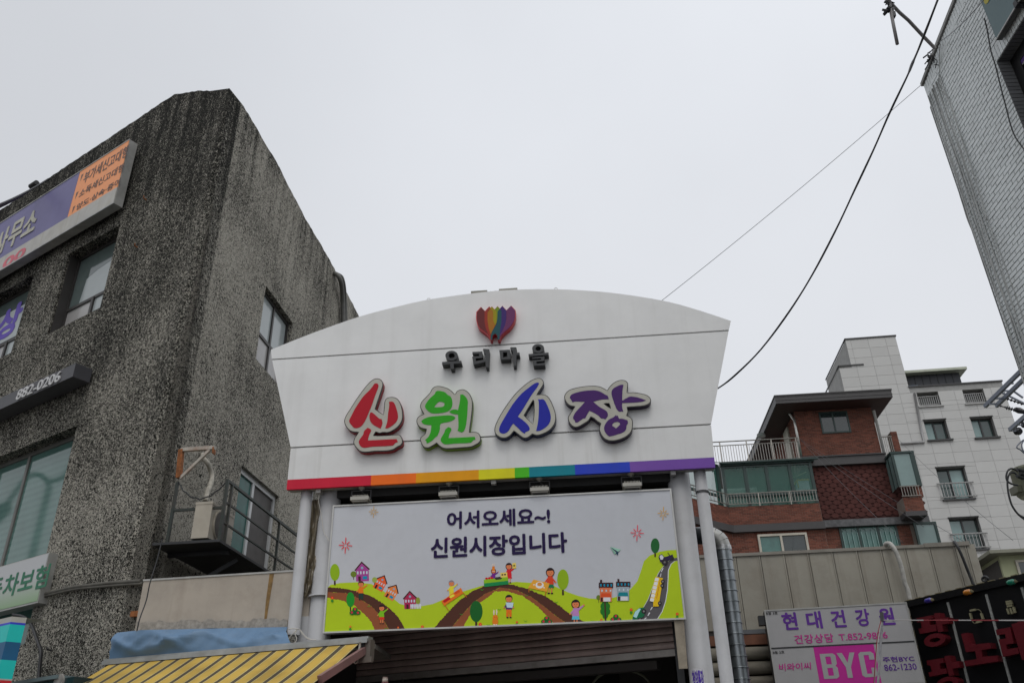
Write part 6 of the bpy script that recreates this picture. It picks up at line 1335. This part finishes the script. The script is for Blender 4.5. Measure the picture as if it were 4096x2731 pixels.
for a_, b_, z in ((tl[0], ur1, zst), (tl2[0], tl[0]+.7, zmid), (ur1, uRt, zr_)):
    q = MB(tw, T); q.box(a_-.05, b_+.05, -.5, .05, z, z+.09); q.build('flashing', TC)
for u_, zz2, dd in ((tl[0], zst, 6), (tl2[0], zmid, 5)):
    q = MB(tw, T); q.box(u_-.05, u_+.0, -dd, .05, zz2, zz2+.09); q.build('flashing', TC)
TF = mat('dark_window_frame', (.03, .03, .03), .4); TG1 = mat('tower_pale_glass', (.22, .33, .32), .1, var=.25, vs=.7, spec=.8); TG2 = mat('tower_dark_glass', (.05, .085, .08), .08, var=.25, vs=.7, spec=.8)
for r, md in ((W3_, 0), (W4, 0), (W5, 1), (W6, 2)):
    window(tw, T, r, -.38, TF, [TG1, TG2] if md != 1 else [TG2, TG1], (.47,), (), .09, .1)
    q = MB(tw, T); q.box(r[0]-.1, r[2]+.1, -.05, .12, r[3]-.09, r[3]); q.build('sill', TC); q = MB(tw, T); q.box(r[0]-.04, r[2]+.04, -.03, .06, r[1], r[1]+.05); q.build('lintel', TC)
ST2 = mat('pale_railing', (.42, .42, .41), .4, .4)
for r, a_, b_ in ((W5, (550, 995), (575, 1080)), (W6, (632, 1312), (657, 1398))):
    railing(tw, T, r[0]-.22, r[2]+.22, T.uv(*t1(*b_), .1)[1], T.uv(*t1(*a_), .1)[1], .1, ST2, 11, .045, .02)
for r in (W1, W2):
    railing(tw, T, r[0]+.02, r[2]-.02, r[3]+.12, r[3]+(r[1]-r[3])*.72, -.1, ST2, 10, .035, .022)
    q = MB(tw, T); q.box(r[0]-.1, r[2]+.1, -.05, .1, r[3]-.08, r[3]); q.build('sill', mat('pale_sill', (.4, .4, .39), .6)); room(tw, T, r, -.5, 1.0)
pz = T.uv(*t1(352, 310))[1]; pu1 = TU(760, 365)[0]
q = MB(tw, T); q.box(ur1, pu1, -3.4, -1.2, zr_, T.uv(*t1(352, 312), -1.2)[1]); q.build('penthouse_wall', mat('slate_panel', (.035, .038, .045), .5, var=.1))
for k in range(8):
    u = ur1+(pu1-ur1)*k/8; q = MB(tw, T); q.box(u, u+.03, -1.2, -1.17, zr_, T.uv(*t1(352, 312), -1.2)[1]); q.build('panel_seam', DARK)
zz3 = T.uv(*t1(352, 312), -1.0)[1]; q = MB(tw, T); q.box(ur1+.0, pu1+.35, -3.8, -.7, zz3, zz3+.16); q.build('penthouse_roof', mat('pale_green_edge', (.42, .45, .36), .6))
q = MB(tw, T); q.box(ur1+.1, ur1+1.0, -1.19, -1.15, zr_+.1, zr_+.65); q.build('penthouse_window', mat('sky_glass', (.08, .12, .18), .05, spec=.9))
q = MB(tw, T); P = [TU(*p) for p in ((385, 408), (388, 428), (400, 430))]; q.tube([(TU(402, 430)[0], .08, TU(402, 430)[1]), (TU(455, 680)[0]-.05, .08, TU(455, 680)[1]), (TU(468, 735)[0]-.05, .08, TU(468, 735)[1]), (TU(315, 742)[0], .08, TU(468, 735)[1])], .07, 8); q.build('drain_pipe', mat('tile_grey_pipe', (.36, .36, .36), .5))
# ------------------------------------------------------------------ small green house
H_ = Pl((3990, 2290), -6, 24); sh_ = thing('pale_green_house', 'small pale green house with overhanging roof, above the karaoke sign', 'building', H_, 0, 0)
hx = lambda x, y, o=0: H_.uv(*t1(x, y), o)
hu = hx(935, 1460)[0]; hz = hx(935, 1445)[1]
q = MB(sh_, H_); q.box(hu, hu+4, -3.5, 0, 0, hz); q.build('wall', mat('pale_green_paint', (.38, .40, .25), .8, var=.08, dirt=.2))
q = MB(sh_, H_); q.box(hu-.004, hu-.0, -3.4, -.1, 0, hz-.1); q.build('side_wall', mat('dark_side_face', (.06, .055, .05), .8))  # left side given a much darker colour than the front wall
q = MB(sh_, H_); q.box(hu-.35, hu+4.2, -3.8, .35, hz, hz+.09); q.build('roof', mat('grey_eave', (.22, .22, .17), .7))
wq = hx(1030, 1475); window(sh_, H_, (wq[0], wq[1], wq[0]+1.4, wq[1]-1.2), 0, mat('cream_window_frame', (.46, .43, .36)), DP, (.5,), (), .06, .05)
q = MB(sh_, H_); q.box(hu-1.3, hu-.01, -3.3, -1.2, 0, hz-.5); q.build('shed', DK)
# ------------------------------------------------------------------ white brick building on the right
rw = thing('white_brick_building', 'pale grey-white brick building wall rising at the right edge', 'building', RW, 0, 0)
WB = mat('pale_glazed_brick', (.74, .78, .78), .45, var=.07, vs=.8, rnd=.07, streak=.2, dcol=(.22, .22, .19)); WM = mat('dark_joint', (.06, .06, .057), .9)
rp_ = [RW.uv(*p) for p in ((4040, 1440), (3937, 1075), (3813, 650), (3730, 397), (3700, 330), (3758, 170), (3826, 0))]
uc0 = sum(p[0] for p in rp_[:4])/4
ztp = [rp_[4], rp_[5], rp_[6]]
print('RW', rp_)
wo = rect(RW, (3987, 248), (4060, 800)); wo = (RW.uv(3987, 248)[0], RW.uv(3987, 248)[1], RW.uv(3987, 248)[0]+3.2, 8.0)
wo = (wo[0], wo[1], wo[2], wo[1]-2.0)
outl = [(uc0, 0), (8.5, 0), (8.5, ztp[2][1]+.25), (ztp[2][0], ztp[2][1]), (ztp[1][0], ztp[1][1]), (uc0, ztp[0][1])]
def ztop(u): 
    if u < ztp[1][0]: return ztp[0][1]+(ztp[1][1]-ztp[0][1])*(u-uc0)/(ztp[1][0]-uc0)
    return ztp[1][1]+(ztp[2][1]-ztp[1][1])*(u-ztp[1][0])/(ztp[2][0]-ztp[1][0])
q = MB(rw, RW); q.prism(outl, -.3, -.012, [rl(wo)]); q.build('wall', WM)
bricks(rw, RW, uc0, 4.6, 6.4, 12.6, -.012, WB, .21, .07, .014, .014, keep=lambda u, z: z < ztop(u)-.17, hole=(wo[0], wo[1]+.2, wo[2], wo[3]), n_ind=300, ind=lambda P: seen(P) and RW.loc(P)[0] > 1.45)
# tag the 300 largest bricks: lower right area nearest the lens as single parts
q = MB(rw, RW); u = uc0
while u < 4.6:
    z1_ = ztop(u+.03)-.02; q.ct = random.random(); q.box(u, u+.056, -.012, .002, z1_-.23, z1_); u += .067
o = q.build('soldier_course', WB); o['kind'] = 'stuff'
q = MB(rw, RW); u = wo[0]
while u < wo[2]: q.ct = random.random(); q.box(u, u+.056, -.012, .001, wo[1]+.006, wo[1]+.196); u += .067
o = q.build('lintel_course', WB); o['kind'] = 'stuff'
q = MB(rw, RW); q.prism([(uc0-.03, ztp[0][1]), (ztp[1][0], ztp[1][1]), (ztp[2][0], ztp[2][1]), (8.5, ztp[2][1]+.25), (8.5, ztp[2][1]+.33), (ztp[2][0], ztp[2][1]+.06), (ztp[1][0], ztp[1][1]+.06), (uc0-.03, ztp[0][1]+.06)], -.35, .03); q.build('coping', mat('grey_coping', (.30, .30, .29), .8, var=.2, dirt=.4))
q = MB(rw, RW); q.box(uc0, uc0+.02, -6, -.3, 0, ztp[0][1]-.1); q.build('end_wall', WB)
# window reveal bricks
RBK = mat('grey_reveal_brick', (.16, .165, .17), .7, var=.1, rnd=.15)
q = MB(rw, RW); z = wo[1]
while z > wo[3]: q.ct = random.random(); q.box(wo[0]-.0, wo[0]+.006, -.17, .003, z-.057, z); z -= .067
u = wo[0]
while u < wo[2]: q.ct = random.random(); q.box(u, u+.057, -.17, -.012, wo[1]-.006, wo[1]); u += .067
o = q.build('reveal_bricks', RBK); o['kind'] = 'stuff'
window(rw, RW, (wo[0]+.006, wo[1]-.006, wo[2], wo[3]), -.26, mat('black_window_frame', (.012, .012, .013), .4), mat('black_glass', (.008, .010, .012), .05, spec=.9), (.3, .65), (), .16, .08)
q = MB(rw, RW); a = RW.uv(4072, 248, -.2); q.text('지', (a[0]+.0, a[1]+.05, a[0]+.62, a[1]-.62), -.195, 0, .05, -.0); q.build('window_lettering', mat('pale_outline', (.5, .52, .5), .5))
q = MB(rw, RW); q.text('지', (a[0]+.03, a[1]+.02, a[0]+.59, a[1]-.59), -.19, 0, .02, -.0); q.build('window_lettering', mat('deep_violet', (.08, .03, .2), .5))
# green sign
gs = thing('green_sign', 'dark green sign box with yellow lettering at the top right corner on white brick', 'sign', RW, 2.5, 11, .25)
oG = .10
g0 = RW.uv(3926, 0, oG); g1_ = RW.uv(3981, 170, oG); g2_ = RW.uv(4069, 0, oG)
ug = (g0[0]+g1_[0])/2; zg = g1_[1]
q = MB(gs, RW); q.box(ug, ug+4, .02, oG-.006, zg, zg+1.6); q.build('sign_box', mat('dark_sign_tray', (.09, .09, .085), .5))
q = MB(gs, RW); q.box(ug+.01, ug+3.99, oG-.006, oG, zg+.01, zg+1.59); q.build('sign_face', mat('grey_green_face', (.085, .145, .155), .4, var=.06))
q = MB(gs, RW); q.box(ug-.004, ug+4, oG-.003, oG+.012, zg-.006, zg+.014); q.build('trim', AL)
a = RW.uv(3980, 44, oG)
q = MB(gs, RW); q.text('태', (a[0]-.12, a[1]+.95, a[0]+.72, a[1]+.02), oG+.004, 0, .05, .0); q.build('lettering', mat('yellow_lettering', (.42, .36, .03), .5))
q = MB(gs, RW); q.box(ug+.55, ug+.62, .0, oG+.03, zg-.03, zg+.06); q.build('bracket', DARK)
# cables along the corner
CBM = mat('grey_cable', (.42, .43, .42), .6, var=.15, vs=8)
cc_ = thing('corner_cable_bundle', 'bundle of pale grey cables running down the corner of the white brick building', 'cable', RW, uc0, 6)
random.seed(11)
for k in range(7):
    off_ = .015+.012*(k % 2); q = MB(cc_, RW); P = []; du = .05+.075*k
    ph = random.random()*6
    for t_ in range(26):
        z = 11.35-t_*.32; P.append(RW.w(uc0+du*(1-.012*t_)+.012*math.sin(t_*.9+ph), off_+.01*math.sin(t_*.7+ph), z))
    q.tubew(P, random.choice((.006, .008, .011)), 6); q.build('cable', CBM)
q = MB(cc_, RW); q.tube([(uc0-.02, -.05, 11.2), (uc0-.02, -.05, 4.5)], .05, 10); q.build('conduit', mat('pale_conduit', (.40, .42, .42), .5))
for k in range(2):
    q = MB(cc_, RW); P = [RW.P(*crop(3800, 600, .2552)(x, y), -.05-.03*k) for x, y in ((80, 330), (120, 520), (160, 700), (215, 880), (270, 1060), (330, 1210), (380, 1300), (430, 1450))]
    P = [p for p in P]; q.tubew(catw(P, 5), .013, 6); q.build('cable', CBM)
q = MB(cc_, RW); cA = crop(3700, 100, .31884); q.tubew(catw([RW.P(*cA(x, y), .03) for x, y in ((190, 240), (180, 400), (185, 560), (175, 640), (200, 740), (250, 860), (310, 980), (360, 1110), (410, 1280), (460, 1430), (520, 1620), (600, 1850), (690, 2150), (780, 2450))], 4), .008, 5); q.build('cable', CBM)
q = MB(cc_, RW)
for k in range(16):
    A_ = RW.P(*cA(60+random.uniform(-40, 60), 440+random.uniform(-90, 60)), .06); B_ = A_+Vector((random.uniform(-.1, .1), random.uniform(-.1, .1), random.uniform(-.18, .1)))
    q.tubew([A_, (A_+B_)/2+Vector((.03, -.03, .02)), B_], random.uniform(.006, .014), 5)
o = q.build('cable_tangle', DARK); o['kind'] = 'stuff'
dk = thing('black_wall_cable', 'thin black cable curving down the white brick beside the window', 'cable', RW, 2, 9, .05)
q = MB(dk, RW); q.tubew(catw([RW.P(*cA(x, y), .05) for x, y in ((745, -80), (775, 40), (800, 180), (830, 340), (880, 500), (915, 640), (960, 820), (1000, 970), (1040, 1130), (1085, 1290), (1140, 1420), (1242, 1560), (1320, 1640))], 4), .009, 6); q.build('strand', DARK)
# bent pipe on the roof corner
ap_ = thing('roof_pipe', 'slim grey bent pipe with tangled black wire reaching out from the white roof corner', 'pipe', RW, uc0, 11.5, .1)
cb_ = crop(3500, 0, .22321); R0_ = RW.P(*cb_(1075, 870), .1)
def Yp(x, y, Y): return W3(*cb_(x, y), Y)
y0 = R0_.y
q = MB(ap_, WD); q.tubew([Yp(1075, 870, y0), Yp(860, 650, y0-.15), Yp(600, 370, y0-.3), Yp(440, 230, y0-.45), Yp(270, 50, y0-.6), Yp(200, -40, y0-.65)], .026, 10); q.build('pipe', mat('grey_pipe', (.20, .19, .19), .5))
q = MB(ap_, WD); q.tubew([Yp(250, -60, y0-.6), Yp(280, 180, y0-.6), Yp(330, 450, y0-.58), Yp(400, 795, y0-.55)], .024, 10); q.build('pipe', mat('grey_pipe', (.2, .19, .19)))
q = MB(ap_, WD); q.bar(WD.loc(Yp(315, 230, y0-.58)), WD.loc(Yp(330, 310, y0-.58)), .06, .06)
for k in range(26):
    A_ = Yp(270+random.uniform(-45, 50), 110+random.uniform(-90, 90), y0-.6); q.tubew([A_, A_+Vector((random.uniform(-.11, .07), random.uniform(-.05, .05), random.uniform(-.10, .08)))], random.uniform(.008, .02), 5)
o = q.build('wire_tangle', DARK); o['kind'] = 'stuff'
# overhead cables
ok = thing('thick_black_cable', 'thick black overhead cable swooping from top right down behind the gate sign', 'cable', WD, 5, 8, -9)
pts = [(512, -14), (507, 0), (486, 55), (465, 108), (452, 138), (441, 165), (405, 240), (370, 320), (330, 405), (290, 490), (240, 585), (190, 665), (130, 745), (75, 800), (40, 827), (0, 850)]
N_ = len(pts); q = MB(ok, WD); q.tubew(catw([W3(2800+x*1.8755, y*1.875, 6.4+6.6*(i/(N_-1))) for i, (x, y) in enumerate(pts)], 5), [.0135+.0015*math.sin(i*.7)+.004*(abs(i-21) < 3) for i in range((N_-1)*5+1)], 8); q.build('strand', DARK)
ok = thing('fine_overhead_wire', 'hair-thin overhead wire from the white brick corner to the gate arch', 'wire', WD, 5, 8, -10)
A_ = W3(2122*D, 190*D, 10.6); B_ = W3(1500*D, 706*D, 12.6); q = MB(ok, WD); q.tubew([A_.lerp(B_, t_/16)-Vector((0, 0, .06*4*(t_/16)*(1-t_/16))) for t_ in range(17)], .0045, 5); q.build('strand', DARK)
ok = thing('thin_black_cable', 'thin black cable running from the white roof corner up to the top edge', 'cable', WD, 6, 10, -8)
q = MB(ok, WD); A_ = RW.P(*cA(170, 222), .05); B_ = W3(3960, -30, 5.2); q.tubew([A_.lerp(B_, t_/10)-Vector((0, 0, .05*4*(t_/10)*(1-t_/10))) for t_ in range(11)], .006, 5); q.build('strand', DARK)
# utility pole with cross arms and transformer, mostly outside the right edge
ux = crop(3900, 1450, .4464)
uY = 14.0; up_ = W3(4330, 2000, uY)
ut = thing('utility_pole', 'utility pole fittings at the right edge: steel cross arms, insulators and cream transformer', 'utility pole', WD, up_.x, 0, -uY)
q = MB(ut, WD); q.tube([(up_.x, -uY, 0), (up_.x, -uY, 8.6)], [.17, .12], 16); q.build('pole', mat('concrete_pole', (.3, .3, .29), .9))
GA = mat('galvanised_arm', (.19, .21, .25), .5, .5, var=.15)
def far(x, y, Y): return WD.loc(W3(*ux(x, y), Y))
for a_, b_ in (((88, 392), (520, -30)), ((190, 388), (600, -10)), ((312, 602), (620, 330))):
    q = MB(ut, WD); q.bar(far(*a_, uY+1.2), far(*b_, uY-.3), .055, .07); q.build('cross_arm', GA)
for a_, b_ in (((208, 252), (440, 365)), ((130, 370), (205, 370)), ((178, 320), (250, 320)), ((245, 253), (300, 253)), ((310, 186), (345, 186)), ((345, 255), (430, 315))):
    q = MB(ut, WD); q.bar(far(*a_, uY+.95), far(*b_, uY+.95), .028); q.build('arm_brace', GA)
def insul(a_, b_, n, r0, r1):
    A_, B_ = W3(*ux(*a_), uY+.8), W3(*ux(*b_), uY+.7); P = []; R_ = []
    for i in range(n*3+1): P.append(A_.lerp(B_, i/(n*3))); R_.append(r1 if i % 3 == 1 else r0)
    q = MB(ut, WD); q.tubew(P, R_, 10); q.build('insulator', mat('dark_insulator', (.03, .03, .035), .3))
insul((285, 322), (440, 375), 5, .012, .035); insul((215, 383), (300, 408), 2, .01, .02); insul((280, 403), (365, 425), 4, .014, .04); insul((360, 418), (470, 450), 1, .045, .06); insul((365, 612), (408, 615), 2, .05, .075); insul((430, 555), (470, 565), 2, .04, .06)
for pts in (((330, 600), (345, 615), (370, 610)), ((385, 545), (400, 560), (430, 558)), ((437, 690), (410, 712), (378, 745), (378, 765), (410, 782), (440, 812)), ((439, 695), (420, 730), (424, 775), (445, 800))):
    q = MB(ut, WD); q.tubew(catw([W3(*ux(x, y), uY+.7) for x, y in pts], 5), .012, 6); q.build('jumper_wire', GA)
tc_ = [W3(*ux(x, y), uY+.2) for x, y in ((452, 935), (500, 1180))]
CRT = mat('cream_green_enamel', (.33, .34, .25), .4, var=.1, dirt=.2)
q = MB(ut, WD); cxp = W3(*ux(505, 1050), uY+.1); zt_ = W3(*ux(400, 935), uY-.1).z; zb_ = W3(*ux(430, 1165), uY-.1).z
q.tubew([Vector((cxp.x, cxp.y, zt_+.05)), Vector((cxp.x, cxp.y, zt_)), Vector((cxp.x, cxp.y, zt_-.01)), Vector((cxp.x, cxp.y, zb_+.05)), Vector((cxp.x, cxp.y, zb_))], [.25, .31, .29, .29, .25], 24); q.build('transformer', CRT)
q = MB(ut, WD); A_ = W3(*ux(375, 1030), uY-.1); q.box(cxp.x-.36, cxp.x-.28, -cxp.y-.12, -cxp.y+.12, zb_+.05, zt_-.28); q.build('radiator', mat('olive_radiator', (.13, .13, .085), .5))
for x, y in ((378, 955), (402, 990), (375, 1015)):
    q = MB(ut, WD); P0 = W3(*ux(x, y), uY-.2); q.tubew([P0, P0+Vector((.12, .05, -.02))], [.028, .035], 10); q.build('bushing', DARK)
for pts in (((385, 975), (355, 955), (320, 950), (290, 975), (280, 1030), (300, 1070), (345, 1090), (385, 1097)), ((372, 1000), (350, 985), (320, 988), (298, 1020), (290, 1080), (298, 1160), (320, 1250), (350, 1310), (390, 1360), (440, 1400), (480, 1425)), ((385, 1355), (420, 1378), (470, 1395))):
    q = MB(ut, WD); q.tubew(catw([W3(*ux(x, y), uY-.3) for x, y in pts], 6), .016, 6); q.build('lead_cable', DARK)
